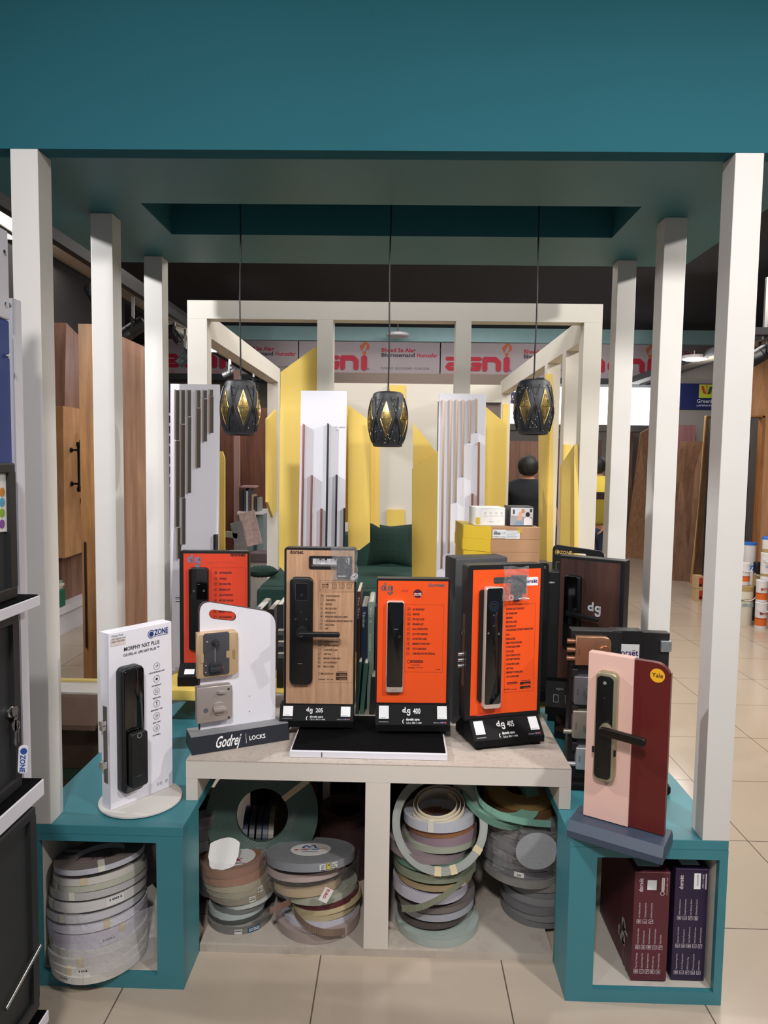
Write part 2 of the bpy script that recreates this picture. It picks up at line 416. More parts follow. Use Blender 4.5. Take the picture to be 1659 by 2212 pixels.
a, b_ = P(84, 1815, 2.078), P(340, 2112, 2.078)
bench(-1.13, -0.6435, a.x, b_.x, 0.045, a.z, 'teal bench on the left with stacked white edge band coils inside')
a, b_ = P(1291, 1834, 2.078), P(1541, 2132, 2.078)
bench(0.537, 1.012, a.x, b_.x, 0.04, 0.462, 'teal bench on the right holding two product cartons')

t = thing('white_table', 'low white painted table with two open cubbies of edge band coils', 'table', (-0.05, 2.6, 0))
X0, X1, Y0, Y1, TZ = -0.685, 0.577, 2.25, 2.93, 0.66
MB().box(X0, X1, Y0, Y1, TZ-0.004, TZ).build('dusty_surface', DUSTY, t, world=True)
mb = MB().use(WHITE)
mb.prism([(Y0, TZ-.062), (Y0+.03, TZ-.062), (Y0+.03, TZ-.028), (Y1, TZ-.028), (Y1, TZ-.004), (Y0, TZ-.004)], X0, X1, ax='x')
mb.build('table_top', None, t, world=True)
for x0, x1, z0, nm in ((X0, X0+0.038, 0.5235, 'side_panel'), (X1-0.038, X1, 0.5235, 'side_panel'), (-0.093, -0.012, 0.0265, 'divider')):
    MB().prism([(Y0, z0), (Y1, z0), (Y1, TZ-.0285), (Y0+.0305, TZ-.0285), (Y0+.0305, TZ-.0625), (Y0, TZ-.0625)], x0, x1, ax='x').build(nm, WHITE, t, world=True)
MB().box(-0.642, 0.535, Y0, Y1, 0.0, 0.026).build('base_board', mat('scuffed_white_base', 'b9aea2', 0.7, var=0.1, dirt=('94857a', 0.5, 0.85, 9)), t, world=True)
for x in (-0.3, 0.25):
    MB().box(x, x+0.03, Y1-0.04, Y1, 0.026, TZ-0.028).build('rear_leg', WHITE, t, world=True)

# yellow ledge of the booth behind
t = thing('yellow_ledge', 'mustard yellow ledge behind the white table', 'ledge', (0, 3.2, 0))
MB().box(-1.02, 0.70, 2.945, 3.60, 0.615, 0.66, 0.002).build('ledge_top', YEL, t, world=True)
MB().box(-0.60, 0.50, 3.5, 3.52, 0, 0.615).build('back_panel', mat('dark_back_panel', '1c1a1a', 0.8), t, world=True)
for x in (-0.63, 0.50): MB().box(x, x+0.03, 3.0, 3.5, 0, 0.615).build('support', mat('dark_back_panel', '1c1a1a', 0.8), t, world=True)

# booth frame
bt = thing('display_booth', 'white post and beam booth frame with yellow shaped panels', 'booth', (-0.04, 5.2, 0))
FY = 3.65; FT = 0.085
def bbox(nm, x0, x1, y0, y1, z0, z1, m=CREAM): return MB().box(x0, x1, y0, y1, z0, z1, 0.001).build(nm, m, bt, world=True)
ztop = 2.452
bbox('beam', -1.091, 1.014, FY, FY+FT, 2.36, ztop)
for x0, x1 in ((-1.091, -0.99), (-0.427, -0.345), (0.277, 0.356), (0.922, 1.014)):
    bbox('post', x0, x1, FY, FY+FT, 0, 2.36)
RY = 6.58
bbox('beam', 0.93, 1.014, FY+FT, RY+0.08, 2.28, 2.40)
bbox('beam', -1.091, -1.0, FY+FT, 5.94, 2.28, 2.40)
bbox('beam', -1.0, 0.93, RY, RY+0.08, 2.20, 2.36)
for x in (4.06, 4.56): bbox('post', 0.93, 1.014, x, x+0.085, 0, 2.28)
bbox('post', 0.93, 1.014, RY-0.01, RY+0.08, 0, 2.28); bbox('post', -1.091, -1.0, 5.855, 5.94, 0, 2.28)
bbox('rear_panel', P(735, 850, RY).x, P(946, 850, RY).x, RY, RY+0.05, 0, 2.2)
def ypanel(pts, Y, th=0.02, m=YEL):
    q = [P(x, y, Y) for x, y in pts]
    mb = MB(); mb.prism([(p.x, p.z) for p in q], Y, Y+th); return mb.build('yellow_panel', m, bt, world=True)
ypanel([(606, 804), (700, 735), (705, 1262), (640, 1262), (602, 1222)], 3.745)
ypanel([(752, 874), (799, 909), (799, 1171), (777, 1188), (752, 1188)], 3.72)
ypanel([(700, 835), (799, 915), (820, 932), (820, 1140), (799, 1128), (700, 1128)], 3.80)
ypanel([(892, 913), (930, 960), (948, 985), (948, 1255), (892, 1255)], 3.85)
ypanel([(890, 1013), (946, 974), (1000, 935), (1000, 1262), (890, 1262)], 3.80)
ypanel([(1000, 840), (1050, 879), (1095, 917), (1090, 1215), (1000, 1215)], 3.80)
ypanel([(838, 832), (875, 832), (875, 872), (838, 872)], RY-0.03)
ypanel([(835, 1101), (874, 1101), (874, 1160), (835, 1160)], RY-0.03)
# panels on the right side wall of the booth
def xpanel(Ya, Yb, zs, X=0.91, th=0.02, m=YEL):
    mb = MB(); mb.prism(zs, X, X+th, ax='x'); return mb.build('yellow_panel', m, bt, world=True)
def wallp(px, py, X):
    c = MR @ Vector(((px-829.5)/F, -(py-1106)/F, -1)); q = EYE + c*(X/c.x); return (q.y, q.z)
ypanel([(1181, 912), (1195, 893), (1195, 1270), (1181, 1270)], 4.30, .255)
ypanel([(1179, 808), (1193, 808), (1196, 840), (1196, 905), (1179, 905)], 4.535)
xpanel(0, 0, [wallp(1217, 1200, 0.92), wallp(1249, 1210, 0.92), wallp(1249, 960, 0.92), wallp(1217, 1008, 0.92)], 0.90)
bbox('yellow_panel', P(1215, 1000, 4.05).x, P(1232, 1000, 4.05).x, 4.035, 4.055, 0.5, P(1219, 960, 4.05).z, YEL)
bbox('yellow_panel', P(1083, 1000, 6.4).x, P(1095, 1000, 6.4).x, 6.40, 6.42, 0.6, P(1090, 872, 6.4).z, YEL)
xpanel(0, 0, [wallp(579, 905, -1.0), wallp(598, 885, -1.0), wallp(598, 1100, -1.0), wallp(590, 1118, -1.0), wallp(579, 1085, -1.0)], -1.02, 0.02)
ypanel([(470, 975), (480, 975), (485, 990), (485, 1190), (470, 1190)], 3.78)

# green banquette inside the booth
GV = mat('green_velvet', '153a33', 0.9, var=0.25, vscale=5, bump=0.15, bscale=90)
t = thing('green_sofa', 'dark green velvet sofa inside the yellow and white booth', 'sofa', (-0.3, 5.5, 0))
zs = 0.735
MB().box(-1.0, 0.75, 4.95, 5.05, 0.02, zs, 0.03).build('seat_front', GV, t, world=True, smooth=True)
MB().box(-1.0, 0.75, 5.055, 6.1, 0.3, zs+0.005, 0.03).build('seat', GV, t, world=True, smooth=True)
MB().box(-0.98, 0.75, 6.1, 6.3, 0.3, 1.02, 0.05).build('backrest', GV, t, world=True, smooth=True)
def cushion(name, label, c, w_, h_, d_, rot, m):
    mb = MB(); n = 20; vs = []; fs = []
    for side in (1, -1):
        for i in range(n+1):
            for j in range(n+1):
                u, v = i/n*2-1, j/n*2-1
                puff = (1-abs(u)**2.6)*(1-abs(v)**2.6)
                pin = 1-0.10*(1-abs(v))*abs(u)**3; pin2 = 1-0.13*(1-abs(u))*abs(v)**3
                q = 0.86+0.14*(0.5+0.5*math.cos(8*PI*u))*(0.5+0.5*math.cos(8*PI*v)+0.6)/1.6
                vs.append((u*w_/2*pin, side*d_/2*puff**0.55*q, v*h_/2*pin2))
    m_ = (n+1)*(n+1)
    for s_ in range(2):
        for i in range(n):
            for j in range(n):
                a = s_*m_+i*(n+1)+j; fs.append((a, a+1, a+n+2, a+n+1))
    mb._add(vs, fs); bmesh.ops.remove_doubles(mb.bm, verts=mb.bm.verts, dist=0.0006)
    return mb.build(name, m, smooth=True, label=label, cat='cushion', loc=c, rot=rot)
q = P(843, 1177, 5.6)
cushion('cushion', 'square quilted dark green cushion standing on the sofa seat', (q.x, q.y, q.z), 0.36, 0.34, 0.16, (-0.15, 0, -0.1), mat('green_quilt', '0d2a23', 0.9, var=0.2, bump=0.2))
q = P(566, 1216, 5.4)
cushion('cushion', 'dark green cushion lying flat at the left end of the sofa', (q.x, q.y, 0.785), 0.24, 0.2, 0.1, (1.45, 0, 0.3), mat('green_quilt', '123a30', 0.9))

# ================================================================= BACKDROP
# banner above the far wall
def banner_print(mb, x0, wU, z0, h):
    RED = mat('banner_red', 'c0203c', 0.6); DRK = mat('banner_dark', '2a2735', 0.6); FLA = mat('banner_orange', 'cc6a35', 0.6); PAL = mat('banner_pale_red', 'c9908f', 0.6)
    L0 = x0+0.03*wU; lw = 0.475*wU; zb = z0+0.20*h; lh = 0.38*h; y = -0.006
    # letters a g n i in heavy rounded strokes
    yk = [y]
    def stroke(pts, t_):
        for i in range(len(pts)-1):
            yk[0] -= .0006; mb.line(*pts[i], *pts[i+1], t_, yk[0])
        for p in pts: yk[0] -= .0006; mb.flat(circ(p[0], p[1], t_/2, 12), yk[0])
    s = lw/4.15; T_ = lh*0.36; a = L0
    mb.use(RED)
    stroke([(a+.18*s, zb+lh*.88), (a+.8*s, zb+lh*.88), (a+.95*s, zb+lh*.7), (a+.95*s, zb+T_/2), (a+.3*s, zb+T_/2), (a+.18*s, zb+lh*.32), (a+.3*s, zb+lh*.5), (a+.95*s, zb+lh*.5)], T_*.8)
    a += 1.2*s
    stroke([(a+.95*s, zb+lh*.88), (a+.35*s, zb+lh*.88), (a+.15*s, zb+lh*.6), (a+.15*s, zb+lh*.35), (a+.35*s, zb+T_/2), (a+.9*s, zb+T_/2), (a+.95*s, zb+lh*.5), (a+.55*s, zb+lh*.5)], T_*.8)
    a += 1.15*s
    stroke([(a+.12*s, zb+T_/2), (a+.12*s, zb+lh*.86), (a+.75*s, zb+lh*.86), (a+.95*s, zb+lh*.65), (a+.95*s, zb+T_/2)], T_)
    a += 1.35*s
    stroke([(a+.1*s, zb+T_/2), (a+.1*s, zb+lh*.86)], T_*1.15)
    mb.use(FLA); fx = a+.1*s; fz = zb+lh*1.22
    mb.flat(circ(fx, fz, lh*.14, 14), y)
    mb.flat([(fx-.16*s, fz+.1*lh), (fx-.3*s, fz+.45*lh), (fx-.05*s, fz+.75*lh), (fx, fz+1.05*lh), (fx+.12*s, fz+.7*lh), (fx-.02*s, fz+.45*lh)], y)
    mb.flat([(fx+.05*s, fz+.12*lh), (fx+.3*s, fz+.3*lh), (fx+.3*s, fz+.6*lh), (fx+.12*s, fz+.8*lh), (fx+.14*s, fz+.4*lh)], y)
    mb.use(PAL)
    for k in (0.1, 0.55, 1.5, 1.95, 2.5, 3.3, 3.8): mb.rect(L0+k*s-.08*s, L0+k*s+.25*s, z0+.05*h, z0+.15*h, y)
    mb.use(RED).text('Bheed Se Alag', x0+.585*wU, z0+.70*h, .15*h, y, bold=.03, width=.24*wU)
    mb.use(DRK).text('Bharosemand', x0+.585*wU, z0+.57*h, .15*h, y, bold=.03, width=.235*wU)
    mb.use(RED).text('Humsafar', x0+.835*wU, z0+.57*h, .15*h, y, bold=.03, width=.145*wU)
    mb.use(DRK).text('PLYWOOD • BLOCK BOARD • FLUSH DOOR', x0+.585*wU, z0+.23*h, .09*h, y, width=.34*wU)
    mb.use(DRK).text('®', x0+.485*wU, z0+.2*h, .09*h, y)
BYY = 12.9
bz0, bz1 = 3.14, 3.80
bx0 = P(645, 780, BYY).x; wU = P(951, 780, BYY).x-bx0
BM = mat('banner_vinyl', 'b4a6aa', 0.6, var=0.03, vscale=2)
for k, nm in ((-1, 'leftmost panel, mostly behind the left booth beam'), (0, 'panel between the second and third booth posts'), (1, 'panel right of the centre pendant'), (2, 'rightmost panel above the bright windows')):
    t = thing('shop_banner', 'pale printed banner with red lettering, '+nm, 'banner', (bx0+k*wU, BYY, bz0))
    MB().box(0.01, wU-0.01, -0.005, 0.02, 0, bz1-bz0-0.01).build('vinyl_sheet', BM, t)
    mb = MB(); banner_print(mb, 0, wU, 0, bz1-bz0); mb.build('printed_lettering', None, t)
MB().box(-4.2, 6.0, 12.4, 12.9, 3.02, 3.12).build('trim_1', mat('dark_trim', '3a3c40', 0.6), kind='structure')
CB = mat('light_teal_beam', 'a6d0d6', 0.5, var=0.05)
p1 = P(860, 716, 11.6)
MB().box(-3.3, 6.0, 11.6, 11.7, P(860, 737, 11.6).z, 3.8).build('trim_2', CB, kind='structure')
# bright windows
WG = mat('daylight_glass', 'f4f8ff', 0.3, emit=3.2)
for i, (x0, x1) in enumerate(((1085, 1155), (1158, 1275), (1278, 1403))):
    a, b_ = P(x0, 832, 13.4), P(x1, 919, 13.4)
    t = MB(); t.box(a.x, b_.x, 13.4, 13.44, b_.z, a.z); o = t.build('window_%d' % (i+1), WG, kind='structure')
a, b_ = P(1085, 832, 13.4), P(1403, 919, 13.4)
mb = MB(); mb.box(a.x-.1, b_.x+.05, 13.38, 13.5, a.z, a.z+.12).box(a.x-.1, b_.x+.05, 13.38, 13.5, b_.z-.12, b_.z).box(b_.x, b_.x+.06, 13.38, 13.5, b_.z-.12, a.z)
mb.build('trim_3', mat('grey_wall', '8e8a86', 0.8), kind='structure')
MB().box(a.x-.1, b_.x+.05, 13.45, 13.55, 0, b_.z-.12).build('wall_far', mat('grey_wall', '8e8a86', 0.8), kind='structure')

def sign_board(name, label, x0, y0, x1, y1, Y, m, prints, cat='sign'):
    a, b_ = P(x0, y0, Y), P(x1, y1, Y)
    t = thing(name, label, cat, (a.x, Y, b_.z)); W, H_ = b_.x-a.x, a.z-b_.z
    MB().box(0, W, 0, 0.03, 0, H_).build('board', m, t)
    if prints: mb = MB(); prints(mb, W, H_); mb.build('printed_lettering', None, t)
    return t
BLU = mat('sign_blue', '16245e', 0.4)
def pr_green(mb, W, H_):
    mb.use(mat('logo_yellow', 'b9c63a', 0.5)).rect(.60*W, .95*W, .45*H_, .97*H_, -.004)
    mb.use(mat('logo_red', 'b23a3c', 0.5)).flat([(.64*W, .9*H_), (.70*W, .92*H_), (.77*W, .6*H_), (.70*W, .62*H_)], -.006)
    mb.use(mat('logo_orange', 'c4882c', 0.5)).flat([(.75*W, .95*H_), (.80*W, .95*H_), (.79*W, .6*H_), (.77*W, .6*H_)], -.006)
    mb.use(mat('logo_green', '38503a', 0.5)).flat([(.91*W, .9*H_), (.84*W, .88*H_), (.79*W, .58*H_), (.88*W, .62*H_)], -.006)
    mb.use(INKW).text('Greenlam', .56*W, .26*H_, .2*H_, -.005, width=.5*W).text('LAMINATES', .56*W, .12*H_, .1*H_, -.005, width=.4*W)
sign_board('shop_sign', 'dark blue sign with a yellow square emblem, between the right posts', 1455, 828, 1545, 885, 10.6, BLU, pr_green)
def pr_g2(mb, W, H_): mb.use(INKW).text('Greenlam', .15*W, .5*H_, .28*H_, -.005, width=.72*W).text('LAMINATES', .15*W, .32*H_, .12*H_, -.005, width=.6*W)
sign_board('shop_sign', 'dark blue sign beside the right pendant lamp', 1048, 846, 1140, 872, 11.0, BLU, pr_g2)
sign_board('shop_sign', 'dark blue and white sign behind the middle handle display', 700, 842, 770, 900, 11.0, BLU, lambda mb, W, H_: mb.use(INKW).rect(.1*W, .95*W, .02*H_, .5*H_, -.004).use(INK).rect(.3*W, .5*W, .1*H_, .4*H_, -.006).rect(.6*W, .72*W, .05*H_, .45*H_, -.006))

MB().box(P(690, 900, 11.05).x, P(1100, 900, 11.05).x, 11.045, 11.1, 0, 3.0).build('wall_middle', mat('brown_grey_wall', '6f625b', .8), kind='structure')
MB().box(P(1440, 900, 10.64).x, P(1640, 900, 10.64).x, 10.635, 10.7, 0, 3.2).build('wall_sign', mat('grey_wall', '8e8a86', 0.8), kind='structure')
# wooden panels and boards on the right
OAK = wood('oak_veneer', '8a6040', 'b98a62', 4)
PINK = wood('ply_brown', '6f4f3c', '94705a', 3)
HER = wood('herringbone_veneer', '7c553b', 'a97d58', 5, stretch=(10, 10, 0.8))
def lean(name, label, pts, Y0, Y1, th, m, cat='board'):
    """sheet leaning back: pts TL TR BR BL in px; bottom at Y0, top at Y1"""
    tl, tr = P(*pts[0], Y1), P(*pts[1], Y1); br, bl = G(*pts[2]), G(*pts[3])
    k = Vector((0, th, 0)); mb = MB()
    mb.hexa([bl, br, br+k, bl+k, tl, tr, tr+k, tl+k]); c = (bl+br)/2
    bmesh.ops.translate(mb.bm, verts=mb.bm.verts, vec=-c)
    return mb.build(name, m, loc=c, label=label, cat=cat)
lean('veneer_sheet', 'tall brown veneer sheet leaning behind the rear right post', [(1348, 935), (1367, 932), (1362, 1200), (1330, 1196)], 0, 13.25, 0.03, wood('dark_veneer', '5f4334', '7f5d49', 3))
o = lean('veneer_sheet', 'chevron grained veneer sheet leaning beside the rear right post', [(1384, 935), (1412, 920), (1412, 1211), (1349, 1203)], 0, 12.9, 0.03, HER)
mb = MB(); M2 = mat('chevron_pale', 'b48a66', 0.5)
lean('plywood_sheet', 'wide plain plywood sheet leaning between the right posts', [(1471, 953), (1519, 953), (1493, 1257), (1430, 1252)], 0, 9.7, 0.03, PINK)
lean('plywood_sheet', 'narrow upright plywood sheet with a pale edge leaning behind the front right post', [(1527, 899), (1562, 897), (1562, 1264), (1497, 1260)], 0, 9.1, 0.03, wood('ply_dark', '5e4631', '7d6044', 3))
tl, bl = P(1525, 899, 9.3), G(1493, 1260)
mb = MB(); mb.tube([bl, bl.lerp(tl, .5)+Vector((.02, 0, 0)), tl], 0.018, 6); mb.build('wooden_batten', mat('pale_batten', 'c59b63', .6), label='long pale batten leaning against the plywood sheets', cat='batten')
mb = MB(); a, b_ = P(1462, 918, 10.4), P(1490, 1200, 10.4); mb.box(a.x, b_.x, 10.4, 10.45, 0, a.z).build('wood_sample_board', wood('reddish_board', '70484a', '94696a', 3), label='reddish board standing behind the plain plywood sheet', cat='board')
# wood wall with dark doorway, far right
Yw = 8.3
xl, xr, xd = P(1560, 900, Yw).x, P(1700, 900, Yw).x+1.5, P(1651, 900, Yw).x
zt, zd = P(1640, 738, Yw).z, P(1640, 902, Yw).z
WW = wood('warm_oak_wall', 'a5714a', 'c99a72', 2.5, stretch=(5, 5, .5))
MB().box(xl, xr, Yw, Yw+.08, zd, zt).box(xd, xr, Yw, Yw+.08, 0, zd).box(xl-.05, xl, Yw, Yw+.08, 0, zt).build('wall_oak', WW, kind='structure')
mb = MB(); mb.box(xd-.025, xd, Yw-.02, Yw+.08, 0, zd+.02); mb.box(xl, xd, Yw-.02, Yw+.08, zd, zd+.02); mb.build('door_1', wood('door_trim', '8a5530', 'ac7444', 3), kind='structure')
MB().box(xl, xd, Yw+.3, Yw+.34, 0, zd).build('door_2', mat('dark_navy_door', '0e151b', .5), kind='structure')

# person behind and other people are added later
# dark brown display wall seen through the booth on the right
a, b_ = P(1092, 952, 8.6), P(1170, 1250, 8.6)
MB().box(a.x, b_.x, 8.6, 8.66, 0, a.z).build('door_panel', wood('walnut_panel', '5c3b30', '84604d', 2.5), label='brown wooden panel behind the man in black', cat='panel')
a, b_ = P(1175, 948, 9.5), P(1290, 1250, 9.5)
MB().box(a.x, b_.x, 9.5, 9.56, 0, a.z).build('maroon_board', wood('maroon_panel', '3e2624', '54352f', 2.5), label='dark maroon panel between the right booth posts', cat='panel')

# ---------- left background
Xw = -3.38
# plinth
mb = MB(); mb.box(-3.195, -3.1, 5.6, 8.4, 0, .20).box(-3.195, -3.07, 5.6, 8.4, .2005, .265); mb.build('display_plinth', WSIGN, label='low white plinth along the left wall', cat='plinth')
def wy(px, py, X):
    c = MR @ Vector(((px-829.5)/F, -(py-1106)/F, -1)); q = EYE + c*(X/c.x); return (q.y, q.z)
def xboard(name, label, X, th, pts, m, cat='panel'):
    q = [wy(x, y, X) for x, y in pts]; c = (X, sum(p[0] for p in q)/len(q), min(p[1] for p in q))
    mb = MB(); mb.prism([(p[0]-c[1], p[1]-c[2]) for p in q], 0, -th, ax='x'); return mb.build(name, m, loc=c, label=label, cat=cat)
xboard('wall_cladding', 'tall plum brown wood panel on the left wall', -3.20, .2, [(143, 697), (215, 770), (215, 1330), (130, 1400)], wood('plum_wood', '6e4a40', '94705f', 2.5))
o = xboard('sample_door', 'light wood sample door with black pull handles, mounted on the left wall', -3.08, .12, [(136, 877), (215, 890), (215, 1180), (140, 1206)], wood('light_wood', 'b07c50', 'd2a173', 2.5, stretch=(3, 3, .6)))
# black pull handles on the light panel
IRON = mat('black_iron', '161311', .4, .6)
def pull(px, py0, py1, Y, X=-3.075):
    z0, z1 = P(px, py1, Y).z, P(px, py0, Y).z; t = o
    mb = MB(); L_ = z1-z0
    mb.tube([(X+.07, Y, z0), (X+.07, Y, z0+.06*L_), (X+.07, Y, z0+.12*L_), (X+.07, Y, z1-.12*L_), (X+.07, Y, z1-.06*L_), (X+.07, Y, z1)], .012, 10, rs=[.018, .021, .012, .012, .021, .018])
    for z in (z0+.16*L_, z1-.16*L_):
        mb.tube([(X, Y, z), (X+.012, Y, z), (X+.014, Y, z), (X+.07, Y, z)], .01, 8, rs=[.025, .02, .009, .011])
    mb.build('pull_handle', IRON, t, world=True, smooth=True)
pull(157, 955, 1062, 6.60); pull(170, 925, 1110, 6.80, -3.075)
# standing door slab
t = thing('sample_door', 'golden oak sample door standing edge on between the left posts', 'door', (-1.765, 4.4, 0))
MB().box(-1.812, -1.722, 4.0, 4.012, 0.0, 2.392).build('edge_band', wood('golden_oak', '7d532f', 'a97845', 3), t, world=True)
MB().box(-1.812, -1.722, 4.0125, 4.80, 0.0, 2.392).build('door_leaf', wood('pinkish_oak', '8a6350', 'b48b74', 2), t, world=True)
a, b_ = P(182, 1170, 3.99), P(187, 1400, 3.99)
MB().box(a.x-.002, a.x+.008, 3.985, 3.9985, b_.z, a.z, .004).build('edge_handle', BLACK, t, world=True)
# books on the plinth
gs = mat('green_cloth', '1f6a4e', .8)
for i, (dx, h, c, lb) in enumerate(((0, .18, 'e4ddd0', 'pale catalogue on the left wall plinth, lowest of its pile'), (.01, .205, 'd7cfc2', 'cream catalogue in the middle of the pile on the left plinth'), (-.01, .23, '7ba893', 'pale green catalogue, topmost on the left plinth'))):
    q = P(143, 1255, 6.35)
    MB().box(-.1+dx, .1+dx, -.14, .14, 0, .023).build('catalogue', mat('cat_'+c, c, .6), loc=(-3.2, 6.3+.01*i, .43+.0245*i), label=lb, cat='book')
MB().box(-.12, .12, -.15, .15, 0, .163, .01).build('fabric_bundle', gs, loc=(-3.2, 6.3, .266), label='dark green fabric bundle under the pile on the left plinth', cat='fabric')
# carton beside the left bench
KR = mat('brown_carton', '4a3324', .8, var=.1, dirt=('3c2a1e', .5, .8, 3))
t = thing('cardboard_carton', 'large open brown cardboard carton beside the left bench', 'box', (-1.46, 3.28, 0))
mb = MB(); mb.box(-1.80, -1.2, 3.02, 3.04, 0, .60).box(-1.80, -1.78, 3.04, 3.24, 0, .60).box(-1.22, -1.2, 3.04, 3.24, 0, .60).box(-1.80, -1.2, 3.24, 3.26, 0, .60).box(-1.78, -1.22, 3.04, 3.24, 0, .02)
mb.build('carton_body', KR, t, world=True)
mb = MB(); mb.hexa([(-1.78, 3.0, .60), (-1.24, 3.0, .60), (-1.24, 3.02, .60), (-1.78, 3.02, .60), (-1.76, 2.88, .50), (-1.26, 2.88, .50), (-1.26, 2.885, .52), (-1.76, 2.885, .52)]); mb.build('flap', KR, t, world=True)
mb = MB(); mb.box(-1.805, -1.195, 3.014, 3.02, .22, .27); mb.build('packing_tape', mat('green_tape', '1f3d2c', .4), t, world=True)
t = thing('product_box', 'pale box with a yellow edge lying inside the brown carton', 'box', (-1.5, 3.28, .3))
MB().box(-1.76, -1.24, 3.05, 3.22, .30, .605).build('box_body', mat('grey_print', 'a9a29b', .6, var=.1), t, world=True)
MB().box(-1.76, -1.24, 3.19, 3.22, .606, .615).build('lid', mat('yellowish', 'b8a262', .6), t, world=True)
# ================================================================= PENDANTS
def pr(z, H_=0.188):
    u = z/H_
    return 0.0505+0.0190*math.sin(PI*min(1, max(0, u)))**0.85
GOLD = mat('gold_mirror', 'd2b26c', 0.25, 1.0, bump=0.25, bscale=40)
GOLDE = mat('gold_edge', 'd8b878', 0.3, 1.0)
PBLK = mat('pendant_black', '222327', 0.5, bump=0.05)
def surf(th, z, e=0.0):
    r = pr(z)+e; return (r*math.sin(th), -r*math.cos(th), z)
def sdiamond(mb, th, zc, ht, hz, e, n=8):
    vs = []; fs = []
    for i in range(2*n+1):
        v = -1+i/n; wd = (1-abs(v))*ht
        for j in range(5): vs.append(surf(th+wd*(j/2-1), zc+v*hz, e))
    for i in range(2*n):
        for j in range(4):
            a = i*5+j; fs.append((a, a+1, a+6, a+5))
    mb._add(vs, fs)
def spath(pts, e=0.001, n=8):
    out = []
    for k in range(len(pts)-1):
        for i in range(n):
            f = i/n; out.append(surf(pts[k][0]*(1-f)+pts[k+1][0]*f, pts[k][1]*(1-f)+pts[k+1][1]*f, e))
    out.append(surf(*pts[-1], e)); return out
def pendant(c, rot, label, holes):
    t = thing('pendant_lamp', label, 'pendant lamp', c, rot, 'pendant lamps under the canopy'); H_ = 0.188
    mb = MB(); prof = [(0.012, H_+.004), (0.044, H_+.003), (0.0505, H_-.003)]
    for i in range(21):
        z = H_*(1-i/20)*.98+.002
        r = pr(z); 
        if abs(z-H_*.90) < .005 or abs(z-H_*.075) < .005: r -= .0022
        prof.append((r, z))
    prof += [(0.046, 0.0), (0.042, 0.004), (0.044, 0.02), (0.05, .09), (0.044, .17), (0.01, H_-.004)]
    mb.lathe(prof, n=48, cap=False); mb.build('shade', PBLK, t, smooth=50)
    mk = MB(); mh = MB(); NP = 6
    for k in range(NP):
        th = 2*PI*k/NP; mg = MB(); me_ = MB()
        mg.use(GOLD); sdiamond(mg, th, .094, .285, .061, .0012); gw = mg.build('gold_window', None, t, smooth=True)
        for s in (1, -1):
            me_.use(GOLDE)
            me_.tube(spath([(th, .094+s*.061), (th-.285, .094), ]), .0011, 5); me_.tube(spath([(th, .094+s*.061), (th+.285, .094)]), .0011, 5)
            # dashed inner outline
            for q in (1, -1):
                for (f0, f1) in ((.12, .4), (.5, .8)):
                    a = (th+q*.21*f0, .094+s*(.044*(1-f0)+.004)); b2 = (th+q*.21*f1, .094+s*(.044*(1-f1)+.004))
                    mk.tube(spath([a, b2], .002, 3), .0007, 4)
            mk.tube(spath([(th-.19, .094), (th+.19, .094)], .002, 4), .0006, 4)
        me_.build('window_edging', None, gw, smooth=True)
        thm = th+PI/NP
        # ribs crossing between windows, small diamonds and cut triangles
        mb2 = mk
        for q in (1, -1):
            mb2.tube(spath([(thm+q*.40, .012), (thm-q*.26, .172)], .0012, 14), .0016, 5)
        sdiamond(mh.use(mat('bronze_facet', '3d3026', .3, .8)), thm, .086, .06, .022, .0022, 4)
        for q, zc in ((1, .150), (-1, .034)):
            mk.tube(spath([(thm-.14, zc+q*.012), (thm+.14, zc+q*.012), (thm+.03, zc-q*.016), (thm-.03, zc-q*.016), (thm-.14, zc+q*.012)], .0006, 4), .0008, 4)
    random.seed(int(c[0]*100)+3)
    for k in range(holes):
        th = random.uniform(-1.4, 1.4); z = random.choice((random.uniform(.012, .06), random.uniform(.012, .17)))
        sdiamond(mh.use(mat('painted_hole_light', 'e9e4d6', .3)), th-rot, z, .016, .0022, .0024, 2)  # light through small holes, painted as pale dots on the lamp shade
    mk.build('embossed_ribs', mat('pendant_groove', '111114', .45), t, smooth=True); mh.build('facets', None, t)
    ct = cz+0.355-c[2]
    MB().cyl((0, 0, H_+.003), .006, .018, n=12, r2=.003).build('cord_grip', BLACK, t, smooth=50)
    pts = [(0.0015*math.sin(i*.9+c[0]*9), 0.001*math.cos(i*1.3), H_+.02+(ct-H_-.02)*i/14) for i in range(15)]
    MB().tube(pts, .0028, 8).build('cord', BLACK, t, smooth=True)
    return t
for px, py, rot, lb, h in ((519, 942, .38, 'black barrel pendant lamp with gold diamond windows, leftmost of three', 5), (837, 967, -.08, 'black barrel pendant lamp with gold diamond windows, hanging in the middle', 34), (1151, 941, .42, 'black barrel pendant lamp with gold diamond windows, rightmost of three', 40)):
    q = P(px, py, 2.52); pendant((q.x, 2.52, q.z+.003), rot, lb, h)

